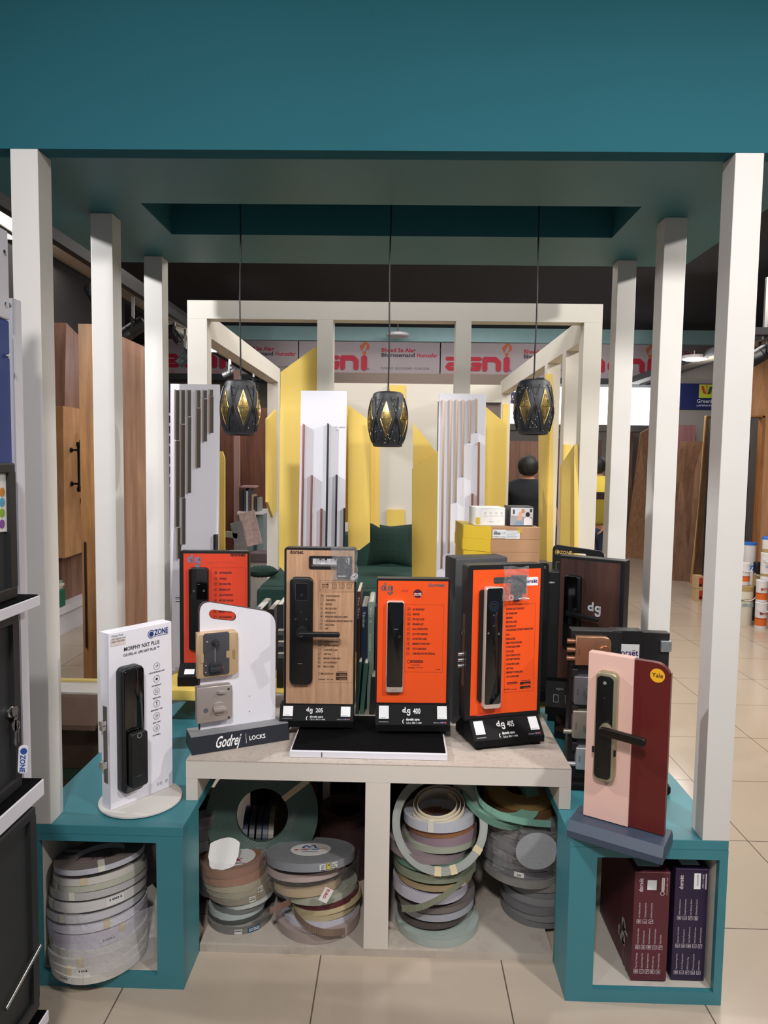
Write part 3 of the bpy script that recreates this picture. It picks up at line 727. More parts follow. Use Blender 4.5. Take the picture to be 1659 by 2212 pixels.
# ================================================================= TRACKS AND ROUND LAMPS
def tray(name, label, X0_, X1_, Y0_, Y1_, z):
    t = thing(name, label, 'cable tray', ((X0_+X1_)/2, (Y0_+Y1_)/2, z))
    DK = mat('dark_rail', '18191b', .6)
    MB().box(X0_-.02, X0_, Y0_, Y1_, z-.02, z+.07).box(X1_, X1_+.02, Y0_, Y1_, z-.02, z+.07).build('side_rail', DK, t, world=True)
    m = mat('perforated_tray', 'a49c8c', .4, .4); 
    if not m.get('done'):
        m['done'] = 1; n_ = m.node_tree; b_ = n_.nodes['Principled BSDF']; tc = n_.nodes.new('ShaderNodeTexCoord'); br = n_.nodes.new('ShaderNodeTexBrick')
        mp = n_.nodes.new('ShaderNodeMapping'); mp.inputs['Scale'].default_value = (1, 1, 1); n_.links.new(tc.outputs['Object'], mp.inputs[0]); n_.links.new(mp.outputs[0], br.inputs[0])
        br.inputs['Color1'].default_value = (.006, .006, .006, 1); br.inputs['Color2'].default_value = (.006, .006, .006, 1); br.inputs['Mortar'].default_value = (.42, .38, .3, 1)
        br.inputs['Mortar Size'].default_value = .11; br.inputs['Scale'].default_value = 11; n_.links.new(br.outputs[0], b_.inputs['Base Color'])
    MB().box(X0_, X1_, Y0_, Y1_, z, z+.004).build('perforated_sheet', m, t, world=True)
    return t
tray('cable_tray', 'dark perforated cable tray running above the left posts', -2.37, -2.13, 2.4, 12, 3.0)
tray('cable_tray', 'grey perforated cable tray running above the right posts', 3.72, 3.98, 4.4, 12, 2.98)
MB().box(-2.0, -1.95, 3.2, 12, 2.86, 2.92).build('lighting_track', mat('dark_rail', '3b3c3f', .5), label='thin black lighting track beside the left cable tray', cat='track')
def tracklight(px, py, Y, tilt, yaw, sc, label, z1=3.0, m=CHAR):
    if Y > 100: c = MR @ Vector(((px-829.5)/F, -(py-1106)/F, -1)); Y = (Y-1000)/c.x*c.y
    q = P(px, py, Y); t = thing('track_spotlight', label, 'spotlight', (q.x, q.y, q.z), yaw)
    mb = MB(); L_ = .17*sc; r = .042*sc
    mb.lathe([(r*.8, 0), (r, .012), (r, L_*.62), (r*1.0, L_*.64), (r*.96, L_*.66), (r, L_*.68), (r, L_), (r*.86, L_), (r*.8, L_*.94)], n=28)
    bmesh.ops.transform(mb.bm, matrix=Matrix.Rotation(tilt, 4, 'Y') @ Matrix.Translation((0, 0, -L_/2)), verts=mb.bm.verts)
    mb.build('lamp_head', m, t, smooth=40)
    MB().box(-.008, .008, -r-.008, r+.008, -.006, .006).box(-.01, .01, -r-.012, -r-.004, -.006, .09).box(-.01, .01, r+.004, r+.012, -.006, .09).box(-.01, .01, -r-.012, r+.012, .085, .095).build('yoke', m, t)
    MB().box(-.012, .012, -.012, .012, .095, max(.12, z1-q.z)).build('stem', STEEL, t)
    return t
tracklight(203, 640, 1000-2.25, 2.6, 0, 1.0, 'dark track spotlight beside the left middle post', 2.99)
tracklight(288, 712, 1000-2.25, -2.2, .2, 1.4, 'large black track spotlight between the left middle and rear posts', 2.99, BLACK)
tracklight(376, 722, 1000-2.25, 2.5, .2, 1.1, 'black track spotlight right of the left rear post', 2.99, BLACK)
tracklight(400, 772, 1000-2.25, -2.4, .2, 1.2, 'black track spotlight in front of the banner, left of the booth frame', 2.99, mat('bluish_black', '2a3238', .5))
tracklight(497, 806, 1000-1.975, -2.0, .0, 1.0, 'grey track spotlight above the leftmost pendant lamp', 2.99)
tracklight(548, 830, 1000-1.975, 2.0, .0, 1.0, 'grey track spotlight just right of the leftmost pendant lamp', 2.99)
tracklight(1650, 762, 5.2, -2.1, .0, 1.3, 'black track spotlight at the right edge beside the front post', 2.99, BLACK)
a = P(1642, 728, 5.2); MB().box(a.x-.1, a.x+.9, 5.1, 5.18, a.z, a.z+.05).build('lighting_track', BLACK, label='short black lighting track at the right edge', cat='track')
LG = mat('lamp_glow', 'fff6ea', .4, emit=14)
def roundlamp(px, py, Y, r, label, lit=True, pw=18, top=0):
    q = P(px, py, Y); t = thing('round_lamp', label, 'lamp', (q.x, q.y, q.z))
    MB().lathe([(r*.9, .0), (r, .012), (r, .045), (r*.96, .05)], n=36).build('housing', WSIGN, t, smooth=40)
    MB().lathe([(r*.3, -.008), (r*.7, -.006), (r*.93, .002)], n=36).build('diffuser', LG if lit else WSIGN, t, smooth=True)
    MB().cyl((0, 0, .05), .012, (top or q.z+.11)-q.z-.05, n=10).build('stem', STEEL, t)
    if lit:
        l = D.lights.new('round_lamp_light', 'POINT'); l.energy = pw; l.shadow_soft_size = .08; o_ = D.objects.new('round_lamp_light', l); COL.objects.link(o_); o_.location = (q.x, q.y, q.z-.08)
    return t
roundlamp(460, 757, 8.0, .105, 'glowing round lamp under the left cable tray', pw=22)
roundlamp(1500, 777, 9.0, .15, 'glowing round lamp under the right cable tray', pw=30)
q = P(859, 733, 11.2)
t = roundlamp(859, 727, 11.2, .18, 'unlit round white ceiling lamp in front of the banner', lit=False, top=3.8)
q = P(20, 515, 3.2); l = D.lights.new('left_edge_lamp_light', 'POINT'); 
t = roundlamp(16, 510, 4.4, .06, 'small bright round lamp at the far left edge', pw=4)

# ================================================================= LEFT FOREGROUND RACK
RX = P(87, 1285, 1.75).x; RXb = P(38, 1200, 1.70).x
z1t, z1b = P(87, 1286, 1.75).z, P(87, 1308, 1.75).z
z2t, z2b = P(90, 1682, 1.75).z, P(90, 1716, 1.75).z
z3t = P(96, 2181, 1.75).z
t = thing('display_rack', 'tall white display rack with black topped shelves at the far left', 'rack', (-1.0, 1.5, 0))
for zt, zb in ((z1t, z1b), (z2t, z2b), (z3t, z3t-.03)):
    sh = MB().box(-1.35, RX, 0.2, 1.75, zb, zt, .002).build('shelf', WSIGN, t, world=True)  # unseen near length, stretched toward the camera to block light from the left
    MB().box(-1.35, RX-.004, 0.2, 1.746, zt, zt+.003).build('black_shelf_top', BLACKM, sh, world=True)
xs = P(44, 1200, 1.77).x
MB().box(xs-.03, xs, 1.764, 1.80, P(40, 1700, 1.77).z, P(30, 645, 1.77).z).build('rear_upright', WSIGN, t, world=True)
mb = MB()
for py in (660, 1133, 1520): mb.lathe([(.006, 0), (.006, .002), (.003, .003)], (xs-.011, 1.764, P(30, py, 1.77).z), 12, 'y')
bmesh.ops.translate(mb.bm, verts=mb.bm.verts, vec=(0, -.003, 0)); mb.build('screw', CHROME, t, world=True)
def sideplate(nm, y0, y1, px, zt, zb, m, par, th=.03, bev=.004):
    x = P(px, (y0+y1)/2, 1.72).x
    return MB().box(x-th, x, .2, 1.72, zb, zt, bev).build(nm, m, par, world=True)
zt, zb = P(20, 500, 1.72).z, P(20, 693, 1.72).z
sideplate('header_panel', 500, 690, 20, zt, zb, WSIGN, t)
sideplate('blue_panel', 690, 1000, 24, zb-.001, z1t+.01, mat('navy_panel', '223f86', .35, var=.1), t)
mb = MB(); x = P(20, 660, 1.72).x
for py, dx in ((658, 0), (769, .004), (545, 0)): mb.lathe([(.006, 0), (.006, .003), (.003, .004)], (x+dx, 1.70, P(14, py, 1.7).z), 12, 'x')
mb.build('screw', CHROME, t, world=True)
def framed(zt, zb, px, label, open_=True):
    x = P(px, 1200, 1.70).x; tt = thing('framed_lock_display', label, 'display board', (x-.02, 1.45, zb))
    mb = MB(); mb.box(x-.035, x-.012, 0.3, 1.70, zb, zt); mb.build('back_board', mat('grey_black_board', '2a2c2e', .6), tt, world=True)
    mb = MB(); mb.box(x-.014, x, .3, 1.70, zb, zb+.03, .004).box(x-.014, x, .3, 1.70, zt-.025, zt, .004).box(x-.014, x-.0005, 1.672, 1.70, zb+.027, zt-.022)
    mb.build('frame', CHAR, tt, world=True); return tt, x
fr1, x1 = framed(P(38, 1000, 1.70).z, z1t+.004, 38, 'charcoal framed lock display on the upper shelf of the left rack')
sh = MB()
def yz(px, py, X):
    c = MR @ Vector(((px-829.5)/F, -(py-1106)/F, -1)); q = EYE + c*(X/c.x); return (q.y, q.z)
poly = [yz(-15, 1005, x1-.009), yz(-15, 1150, x1-.009), yz(19, 1148, x1-.009), yz(17, 1018, x1-.009)]
sh.prism(poly, x1-.0115, x1-.009, ax='x').build('leaflet', WPAPER, fr1, world=True)
for py, c in ((1063, 'd0873a'), (1085, '5fa3c4'), (1108, '8bb23a'), (1132, '8a4a9e')):
    yy, zz = yz(5, py, x1-.008)
    MB().lathe([(.011, 0), (.011, .0008), (.003, .001)], (x1-.009, yy, zz), 16, 'x').build('round_icon', mat('dot_'+c, c, .5), fr1, world=True)
fr2, x2 = framed(z1b-.006, z2t+.004, 38, 'black framed lock display on the middle shelf, with hanging keys')
q = P(20, 1538, 1.66)
mb = MB().use(CHROME); mb.lathe([(.012, 0), (.014, .004), (.014, .010), (.007, .014)], (x2-.012, q.y, q.z), 20, 'x')
mb.build('lock_cylinder', None, fr2, world=True, smooth=40)
kc = thing('key_ring', 'silver keys on a ring with a blue and white keychain, hanging at the far left', 'keys', (x2+.006, q.y, q.z))
xk = x2+.006
def R_(c, r, t_, m, nm, ax='x'):
    pts = [(c[0], c[1]+r*math.cos(a*PI/12), c[2]+r*math.sin(a*PI/12)) for a in range(24)]
    return MB().tube(pts, t_, 6, close=True).build(nm, m, kc, world=True, smooth=True)
k1 = P(27, 1572, 1.66)
R_((xk, q.y+.004, q.z-.014), .007, .0007, CHROME, 'ring'); R_((xk, k1.y+.008, k1.z), .013, .0009, CHROME, 'ring')
mb = MB(); 
def key(yc, zc, up):
    mb.lathe([(.013, -.001), (.013, .001)], (xk, yc, zc), 20, 'x')
    mb.box(xk-.001, xk+.001, yc-.0035, yc+.0035, zc-.05, zc-.01).box(xk-.001, xk+.001, yc-.006, yc-.003, zc-.045, zc-.03)
key(q.y+.002, q.z+.001, 1); key(k1.y, k1.z+.006, 1); mb.build('key', STEEL, kc, world=True)
mb = MB(); mb.tube([(xk, k1.y+.012, k1.z-.012-.004*i) if i % 2 else (xk+.001, k1.y+.0135, k1.z-.012-.004*i) for i in range(8)], .0012, 5).build('chain', STEEL, kc, world=True)
# keychain tag, turned towards the camera, letters run downwards
kt = P(31, 1645, 1.66); tg = D.objects.new('keychain_tag', None)
mb = MB(); mb.use(WSIGN).prism(rrect(-.011, .011, -.034, .036, .008), 0, .003)
mb.use(mat('ozone_blue', '2c4ca0', .5)).flat(circ(0, .022, .0085), -.0006); mb.use(WSIGN).ring(circ(0.0015, .022, .010), .0016, -.0008)
mb.use(mat('ozone_blue', '2c4ca0', .5)).text('ZONE', -.0062, .013, .0165, -.0006, bold=.03, rot=-PI/2, width=.044)
mb.build('keychain_tag', None, kc, world=False, loc=(.012, .010, kt.z-q.z), rot=(0, .06, .25))
fr3, x3 = framed(z2b-.006, z3t+.05, 66, 'large black framed board under the lowest white shelf at the left edge')
mb = MB(); a, b_ = P(0, 2068, 1.62), P(34, 2041, 1.68); mb.tube([(x3+.012, a.y-.1, a.z-.05), (x3+.012, b_.y, b_.z)], .006, 10); mb.tube([(x3-.002, b_.y-.005, b_.z-.004), (x3+.012, b_.y-.005, b_.z-.004)], .004, 8)
mb.build('chrome_handle', CHROME, fr3, world=True, smooth=True)

# ================================================================= HANDLE BOARDS
def hboard(label, pxl, pxr, pyt, Yb, Yt, bars, hmats, group=None, glossy=False):
    a, b_ = P(pxl, pyt, Yt), P(pxr, pyt, Yt); W = b_.x-a.x; zt = a.z; H_ = zt-.66
    t = thing('handle_display_board', label, 'display board', ((a.x), Yb, .661), rx=-math.atan2(Yt-Yb, H_))
    H2 = math.hypot(H_, Yt-Yb)
    MB().box(0, W, 0, .018, 0, H2, .001).build('white_panel', mat('gloss_white_board', 'e2e0e8', .18), t)
    for (ox, oy, s, x, y0, y1, k, wd, dp) in bars:
        Ym = Yt-.02
        p0, p1 = P(ox+x/s, oy+y0/s, Ym), P(ox+x/s, oy+y1/s, Ym)
        u = p0.x-a.x; v0 = max(.004, p1.z-.661); v1 = min(H2-.01, p0.z-.661)
        mb = MB(); mb.use(hmats[k]).box(u, u+.0035, -dp, 0, v0, v1).box(u-.001, u+.0055, -dp-.002, -dp-.0001, v0, v1).use(mat('profile_web_shaded', '5c5856', .4, .5) if wd > .012 else hmats[k]).box(u+.0036, u+wd, -.004, 0, v0, v1)  # wide webs get a dark colour: shade inside the profile, painted in
        mb.build('pull_handle', None, t)
    return t
SIL = mat('satin_nickel', 'c9c0b4', .3, .6); BRZ = mat('bronze_profile', 'a8927c', .3, .6); ROS = mat('rose_profile', '8c5f58', .35, .7); BLK = mat('black_profile', '17171a', .3)
o1 = (340, 620, 3.072)
bars = [(*o1, x, y0, y1, k, .016, .022) for x, y0, y1, k in ((115, 680, 1015, 0), (120, 1020, 1590, 0), (136, 1596, 1800, 0), (152, 680, 905, 0), (155, 912, 1395, 1), (163, 1400, 1705, 0), (193, 680, 855, 0), (196, 862, 1365, 0), (255, 682, 797, 0), (258, 803, 1197, 1), (298, 682, 735, 0), (301, 742, 1022, 1), (340, 678, 717, 0), (343, 722, 965, 1), (382, 1640, 1800, 2))]
hboard('tall white board of stepped silver pull handles, leftmost of three handle displays', 368, 473.5, 829.5, 3.27, 3.31, bars, [SIL, BRZ, BLK])
bars = [(*o1, x, y0, y1, k, .006, .03) for x, y0, y1, k in ((969, 908, 1800, 0), (1026, 1245, 1800, 0), (1090, 1465, 1800, 0), (1131, 905, 1800, 1), (1190, 1243, 1800, 1), (1242, 1462, 1800, 1))]
hb = hboard('white board of slim rose and black pull handles, middle of three handle displays', 650, 749.5, 844, 3.40, 3.5, bars, [ROS, BLK])
mb = MB().use(INK); mb.text('PULL HANDLE', .17, 1.15, .008, -.0008).text('A B', .175, 1.135, .008, -.0008); mb.build('printed_lettering', None, hb)
o2 = (840, 620, 3.072)
bars = [(*o2, x, y0, y1, k, .010, .016) for x, y0, y1, k in ((359, 740, 1850, 0), (406, 740, 1750, 0), (447, 740, 1420, 0), (490, 742, 1252, 0), (534, 742, 1024, 0), (577, 735, 957, 0), (590, 1025, 1560, 1), (543, 1365, 1560, 1), (493, 1705, 2000, 1))]
hboard('white board of stepped bronze pull handles, rightmost of three handle displays', 948.5, 1050, 850, 3.28, 3.4, bars, [BRZ, mat('copper_profile', 'a0705a', .3, .8)])
# ================================================================= LOCK DISPLAYS
class Face:
    """vertical plane y=yo of a thing standing at loc, turned rz; turns a point of the place into its local x, z"""
    def __init__(s, t, yo=0.0, o=(0, 0), sc=1.0):
        s.loc = Vector(t.location); rz = t.rotation_euler.z; s.u = Vector((math.cos(rz), math.sin(rz), 0)); s.n = Vector((-math.sin(rz), math.cos(rz), 0)); s.yo = yo; s.o = o; s.sc = sc
    def __call__(s, x, y):
        px, py = s.o[0]+x/s.sc, s.o[1]+y/s.sc
        c = MR @ Vector(((px-829.5)/F, -(py-1106)/F, -1)); p0 = s.loc+s.n*s.yo
        k = (p0-EYE).dot(s.n)/c.dot(s.n); q = EYE+c*k-s.loc
        return (q.dot(s.u), q.z)
ORG = mat('orange_panel', 'f0551f', .32, var=.02); ORGD = mat('red_orange_panel', 'd8452a', .32, var=.03)
PLAT = mat('plastic_sticker', 'e9e9ea', .4)
OAKP = wood('beech_panel', 'ad8162', 'c79f7e', 4, stretch=(30, 30, 2))
def icon(mb, x, z, s, y, seed=0):
    mb.ring(rrect(x-s/2, x+s/2, z-s/2, z+s/2, s*.12, 2), s*.08, y)
    r = random.Random(seed); k = seed % 5; q = s*.28
    if k == 0: mb.ring(circ(x, z, q, 12), s*.1, y); mb.flat(circ(x, z, q*.4, 8), y)
    elif k == 1: mb.rect(x-q, x+q, z-q*.7, z-q*.45, y); mb.rect(x-q, x+q, z+q*.2, z+q*.45, y)
    elif k == 2: mb.line(x-q, z-q, x+q, z+q, s*.12, y); mb.flat(circ(x-q*.5, z+q*.4, q*.4, 8), y)
    elif k == 3: mb.rect(x-q*.8, x-q*.3, z-q, z+q, y); mb.rect(x+q*.1, x+q*.6, z-q, z+q*.7, y)
    else: mb.ring(circ(x, z-q*.2, q*.8, 10), s*.1, y); mb.rect(x-q*.2, x+q*.2, z+q*.3, z+q, y)
def dglogo(mb, x, z, h, y, ms, dot=True):
    """d.g monogram: two round bowls with a tall stem and a descending tail"""
    mb.use(ms); r = h*.26; t_ = h*.16
    def ringf(cx, cz): mb.ring(circ(cx, cz, r, 22), t_, y)
    ringf(x+r, z+r); mb.rect(x+2*r-t_, x+2*r, z, z+h*.78, y)
    if dot: mb.flat(circ(x+2*r+h*.1, z+h*.02, h*.075, 10), y)
    gx = x+2*r+h*(.16 if dot else .1)
    ringf(gx+r, z+r*.9+h*.02); mb.rect(gx+2*r-t_, gx+2*r, z-h*.2, z+r*1.9, y)
    mb.ring([(gx+r+r*math.cos(a), z-h*.18+r*math.sin(a)) for a in [PI+PI*i/10 for i in range(11)]]+[(gx+r+(r-t_)*math.cos(a), z-h*.18+(r-t_)*math.sin(a)) for a in [2*PI-PI*i/10 for i in range(11)]], h*.03, y)
    n = 10
    for i in range(n):
        a0, a1 = PI+PI*i/n, PI+PI*(i+1)/n
        mb.flat([(gx+r+r*math.cos(a0), z-h*.14+r*math.sin(a0)), (gx+r+r*math.cos(a1), z-h*.14+r*math.sin(a1)), (gx+r+(r-t_)*math.cos(a1), z-h*.14+(r-t_)*math.sin(a1)), (gx+r+(r-t_)*math.cos(a0), z-h*.14+(r-t_)*math.sin(a0))], y)
def dbase(t, w, bh, yb, dep, num, stick=True, back=.05):
    """flared black foot with stickers, its name and the care line"""
    mb = MB(); prof = [(0, .012), (0, .035), (yb-.004, bh), (yb+dep, bh), (dep+yb+back, .035), (dep+yb+back, .012)]
    mb.prism(prof, 0, w, ax='x'); mb.box(.012, .035, .01, .03, 0, .0125).box(w-.035, w-.012, .01, .03, 0, .0125).box(.012, .035, dep+yb+back-.03, dep+yb+back-.01, 0, .0125).box(w-.035, w-.012, dep+yb+back-.03, dep+yb+back-.01, 0, .0125)
    base = mb.build('foot', FBLK, t)
    # print on the sloped face
    mb = MB(); y = 0.0
    def ln(s_, fx, fz, sz, **k): mb.text(s_, w*fx, fz, sz, y, **k)
    S = math.hypot(bh-.035, yb-.004)
    mb.use(PLAT); mb.rect(.012, .047, S*.30, S*.93, y); mb.rect(w-.045, w-.011, S*.30, S*.93, y)
    mb.use(INK).text('SCAN ME', .018, S*.34, .004, -.0006); mb.text('FOLLOW US', w-.041, S*.34, .004, -.0006)
    dglogo(mb, w*.42-.016 if num else w*.4, S*.60, S*.34, y, INKW)
    if num: mb.text(num, w*.42+S*.32, S*.55, S*.38, y, bold=.02, width=.026)
    mb.text('dorsët care', w*.5, S*.22, S*.17, y, align='CENTER', bold=.03, width=.048)
    mb.text('Call at: 1800 11 4448', w*.5+.004, S*.06, S*.13, y, width=.054, align='CENTER')
    n = 7
    for i in range(n-1):
        a0, a1 = PI*.65+PI*.75*i/n, PI*.65+PI*.75*(i+1)/n; cx_, cz_, r0, r1 = w*.5-.028, S*.17, .009, .0065
        mb.flat([(cx_+r0*math.cos(a0), cz_+r0*math.sin(a0)), (cx_+r0*math.cos(a1), cz_+r0*math.sin(a1)), (cx_+r1*math.cos(a1), cz_+r1*math.sin(a1)), (cx_+r1*math.cos(a0), cz_+r1*math.sin(a0))], y)
    mb.text('www.dorsetindia.com', .011, S*.13, S*.07, y, width=.035); mb.text('Follow us on', w-.058, S*.10, S*.07, y, width=.02)
    for i, c in enumerate(('5a6fc0', '5aa0d8', 'c83c4c', 'd04848')): mb.use(mat('sm_'+c, c, .5)).rect(w-.035+.006*i, w-.031+.006*i, S*.10, S*.16, y)
    ang = math.atan2(yb-.004, bh-.035)
    mb.build('printed_lettering', None, base, loc=(0, -.0012, .035), rot=(-ang, 0, 0))
def lockplate(t, x0, x1, z0, z1, y, th, body, name='smart_lock', r=.014, face=None, inset=.003, fz0=None):
    lk = MB().prism(rrect(x0, x1, z0, z1, r, 6), y-th, y, bev=.004).build(name, body, t, smooth=50)
    if face: MB().prism(rrect(x0+inset, x1-inset, (fz0 if fz0 else z0+inset), z1-inset, max(.002, r-inset), 6), y-th-.001, y-th+.002, bev=.0006).build('glass_face', face, lk, smooth=50)
    return lk
def body(t, x0, x1, z0, z1, yf, d, pm, px, r=.012, holes=(), bord=None, rimmat=None):
    mb = MB(); hs = [rrect(*h, min(.006, (h[3]-h[2])/2.2) if len(h) < 5 else h[4])[::-1] for h in [h[:4] for h in holes]]
    mb.holed(rrect(x0, x1, z0, z1, r, 5, (0, 0, 1, 1)), hs, yf, yf+d); mb.build('frame', rimmat or BLACK, t)
    mb = MB(); mb.holed([(px[0], px[2]), (px[1], px[2]), (px[1], px[3]), (px[0], px[3])], hs, yf-.0015, yf-.0002); return mb.build('face_panel', pm, t)
def backed(nm, m): return m

# -------- platform under the two middle displays
t = thing('display_platform', 'low white board with a black top on the white table', 'platform', (-.09, 2.38, .6605))
MB().box(-.349, .176, 2.288, 2.62, .6605, .683, .002).build('white_board', WSIGN, t, world=True)
MB().box(-.343, .170, 2.296, 2.62, .683, .6858).build('black_top', BLACKM, t, world=True)
mb = MB(); mb.box(P(694, 1628, 2.286).x, P(696, 1628, 2.286).x, 2.2868, 2.288, .664, .680); mb.build('chip', mat('chip_brown', '5a3838', .8), t, world=True)

# -------- beech panel display (205)
A = G(603, 1577, .686); t = thing('lock_display_stand', 'display stand with a pale beech panel and a black lever lock, marked 205', 'display stand', (A.x, A.y, .686), math.radians(1.4))
yb = .03; f = Face(t, yb, (590, 1150), 4.1475); f2 = Face(t, yb-.002, (590, 1150), 4.1475)
x0, zt = f(128, 135); x1, _ = f(778, 150); zb = f(85, 1540)[1]; xb0 = f(80, 1540)[0]
wA = .264
dbase(t, wA, zb, yb, .045, '205')
hx0, hz1 = f(345, 232); hx1, hz0 = f(515, 305)
p0 = f(92, 1530); p1 = f(758, 165)
pan = body(t, .012, .268, zb, zt, yb, .045, OAKP, (.02, .261, p0[1], p1[1]), r=.01, holes=[(hx0, hx1+.035, hz0, hz1)])
mb = MB(); q0, q1 = f(322, 325), f(600, 212); mb.holed(rrect(q0[0], q1[0], q0[1], q1[1], .006), [rrect(hx0, hx1+.035, hz0, hz1, .003)[::-1]], yb-.006, yb); mb.build('handle_grip', BLACK, t)
a, b_ = f(165, 1350), f(362, 397)
lk = lockplate(t, .034, .116, a[1], b_[1], yb, .022, mat('lock_black', '101113', .35), r=.02)
a, b_ = f2(205, 600), f2(320, 447); y = yb-.0235
MB().prism(rrect(a[0], b_[0], a[1], b_[1], .006), y, y+.003).build('camera_window', BLACKG, lk)
mb = MB().use(STEEL); mb.ring(rrect(a[0], b_[0], a[1], b_[1], .006), .0009, y-.0004)
c = f2(262, 550); mb.use(mat('lens_grey', '3c4148', .3)).ring(circ(*c, .0045), .001, y-.0005); mb.flat(circ(*c, .0018, 10), y-.0005)
mb.use(mat('dim_icon', '777b80', .5)); c = f2(207, 765); mb.ring(rrect(c[0]-.003, c[0]+.003, c[1]-.003, c[1]+.002, .001), .0006, y); c = f2(303, 768); mb.ring(circ(*c, .003, 10), .0006, y); c = f2(258, 703); mb.rect(c[0]-.003, c[0]+.003, c[1]-.0004, c[1]+.0004, y)
for i in range(3):
    for j in range(2): c = f2(210+48*i, 645+40*j); mb.flat(circ(*c, .0005, 6), y)
c = f2(247, 1165); mb.text('dorsët', c[0], c[1], .006, y, align='CENTER', bold=.03)
mb.build('printed_icons', None, lk)
hb_ = f(262, 880); c = (hb_[0], hb_[1])
lv = MB().cyl((c[0]+.002, yb-.045, c[1]), .020, .025, 'y', 28, r2=.021).build('lever_hub', BLACK, lk, smooth=40)
a, b_ = f(225, 950), f(598, 888)
lvx1 = Face(t, yb-.055, (590, 1150), 4.1475)(598, 915)[0]; lx0, lz = Face(t, yb-.055, (590, 1150), 4.1475)(228, 915)
MB().prism(rrect(lx0, lvx1, lz-.0085, lz+.0085, .008, 6), yb-.062, yb-.045, bev=.003).build('lever', mat('lock_black', '101113', .35), lk, smooth=50)
mb = MB(); c = Face(t, yb-.062, (590, 1150), 4.1475)(248, 918); mb.lathe([(.0055, -.0006), (.0062, -.0012), (.0055, -.0014)], (c[0], yb-.062, c[1]), 22, 'y', cap=False, closed=True); mb.build('fingerprint_ring', CHROME, lk)
for Y_ in (940, 1045, 1150):
    c_ = f(110, Y_-35); MB().box(-.012, .0125, yb+.012, yb+.034, c_[1]-.009, c_[1]+.009, .001).build('bolt', STEEL, t)
# print
I205 = mat('brown_ink', '3a2618', .6)
mb = MB().use(I205); y = yb-.0020
def ft(s_, X, Y_, h, wpx, **k):
    a_ = f(X, Y_+h*.4); b2 = f(X+wpx, Y_+h*.4); mb.text(s_, a_[0], a_[1], h/4.1475*.00158*1.1, y, width=b2[0]-a_[0], bold=.035, **k)
rows = [('3D FACE RECOGNITION', 474, 568, 122), ('FINGER PRINT ID', 473, 604, 87), ('PASSWORD', 470, 642, 60), ('RFID CARD ACCESS', 469, 680, 100), ('MECHANICAL KEY', 468, 717, 94), ('INTEGRATED SURVEILLANCE CAMERA', 467, 753, 202), ('2 RECHARGEABLE LITHIUM POLYMER BATTERY', 465, 791, 250), ('CHILD LOCKING', 464, 826, 84), ('WI-FI', 463, 859, 30), ('DUAL AUTHENTICATION', 458, 976, 128), ('ANTI THEFT PASSWORD', 456, 1012, 128), ('LOW BATTERY ALARM', 455, 1051, 120), ('AUDIT TRAIL', 454, 1088, 66), ('EMERGENCY POWER SUPPLY', 452, 1126, 154), ('AUTO LOCKING MODE', 451, 1163, 118), ('PRIVACY LOCKING', 450, 1200, 98)]
for i, (s_, X, Y_, w_) in enumerate(rows):
    ft(s_, X, Y_, 20, w_); c = f(X-34+(0 if i < 9 else -3), Y_-1); icon(mb, c[0], c[1], .0105, y, i)
def fr(X0, Y0_, X1, Y1_, th=.0005): a_, c_ = f(X0, Y1_), f(X1, Y0_); mb.frame(a_[0], c_[0], a_[1], c_[1], th, y)
fr(403, 433, 728, 1342); fr(418, 448, 722, 512); a_, c_ = f(405, 524), f(727, 522); mb.rect(a_[0], c_[0], a_[1], a_[1]+.0005, y); mb.rect(a_[0], c_[0], a_[1]-.004, a_[1]-.0035, y)
ft('dorsët', 438, 462, 24, 62); ft('Smart Life', 438, 478, 14, 60); ft('1800-11-4448', 438, 494, 12, 54)
for k in (551, 616, 681): c = f(k, 482); icon(mb, c[0], c[1], .0175, y, k)
ft('dorset', 150, 172, 44, 122)
a_ = f(432, 1264); b2 = f(540, 1264); mb.flat(rrect(a_[0], b2[0], a_[1]-.003, a_[1]+.003, .0028), y); mb.ring(circ(f(420, 1262)[0], a_[1], .005, 14), .0012, y-.0002)
ft('dorsëtcare', 408, 1314, 12, 60); ft('1800 11 4448', 482, 1314, 10, 55); ft('AVAILABLE ON', 575, 1247, 10, 82)
for yy in (1271, 1307): a_, c_ = f(563, yy+14), f(664, yy-14); mb.flat(rrect(a_[0], c_[0], a_[1], c_[1], .001, 2), y)
mb.use(mat('beech_print', 'c9946a', .6)); y -= .0003; ft('FREE INSTALLATION', 446, 1264, 12, 86); ft('App Store', 595, 1274, 13, 60); ft('Google Play', 592, 1310, 13, 66)
mb.build('printed_lettering', None, pan)
# plastic bag with access cards, hanging over the top corner
def crumple(w_, h_, nx, nz, amp, seed, y0=0):
    mb = MB(); vs = []; fs = []
    for i in range(nx+1):
        for j in range(nz+1):
            x_, z_ = w_*(i/nx), -h_*(j/nz); v = Vector((x_*28+seed, z_*28, seed))
            vs.append((x_+amp*noise.noise(v*1.3), y0-abs(amp*1.6*noise.noise(v))-amp*.5*abs(noise.noise(v*3.1)), z_+amp*noise.noise(v+Vector((9, 9, 9)))))
    for i in range(nx):
        for j in range(nz): a_ = i*(nz+1)+j; fs.append((a_, a_+1, a_+nz+2, a_+nz+1))
    mb._add(vs, fs); return mb
CLR = clearmat('clear_film', 'f2f2f4', .26, .08, 1.0)
bg = thing('access_card_bag', 'clear plastic bag of dark access cards hung on the beech panel display', 'plastic bag', (A.x, A.y, .686), math.radians(1.4))
a_, c_ = f(522, 430), f(760, 125); y = yb-.012
crumple(c_[0]-a_[0], c_[1]-a_[1], 14, 18, .006, 3.1).build('bag_film', CLR, bg, loc=(a_[0], y-.004, c_[1]), smooth=False)
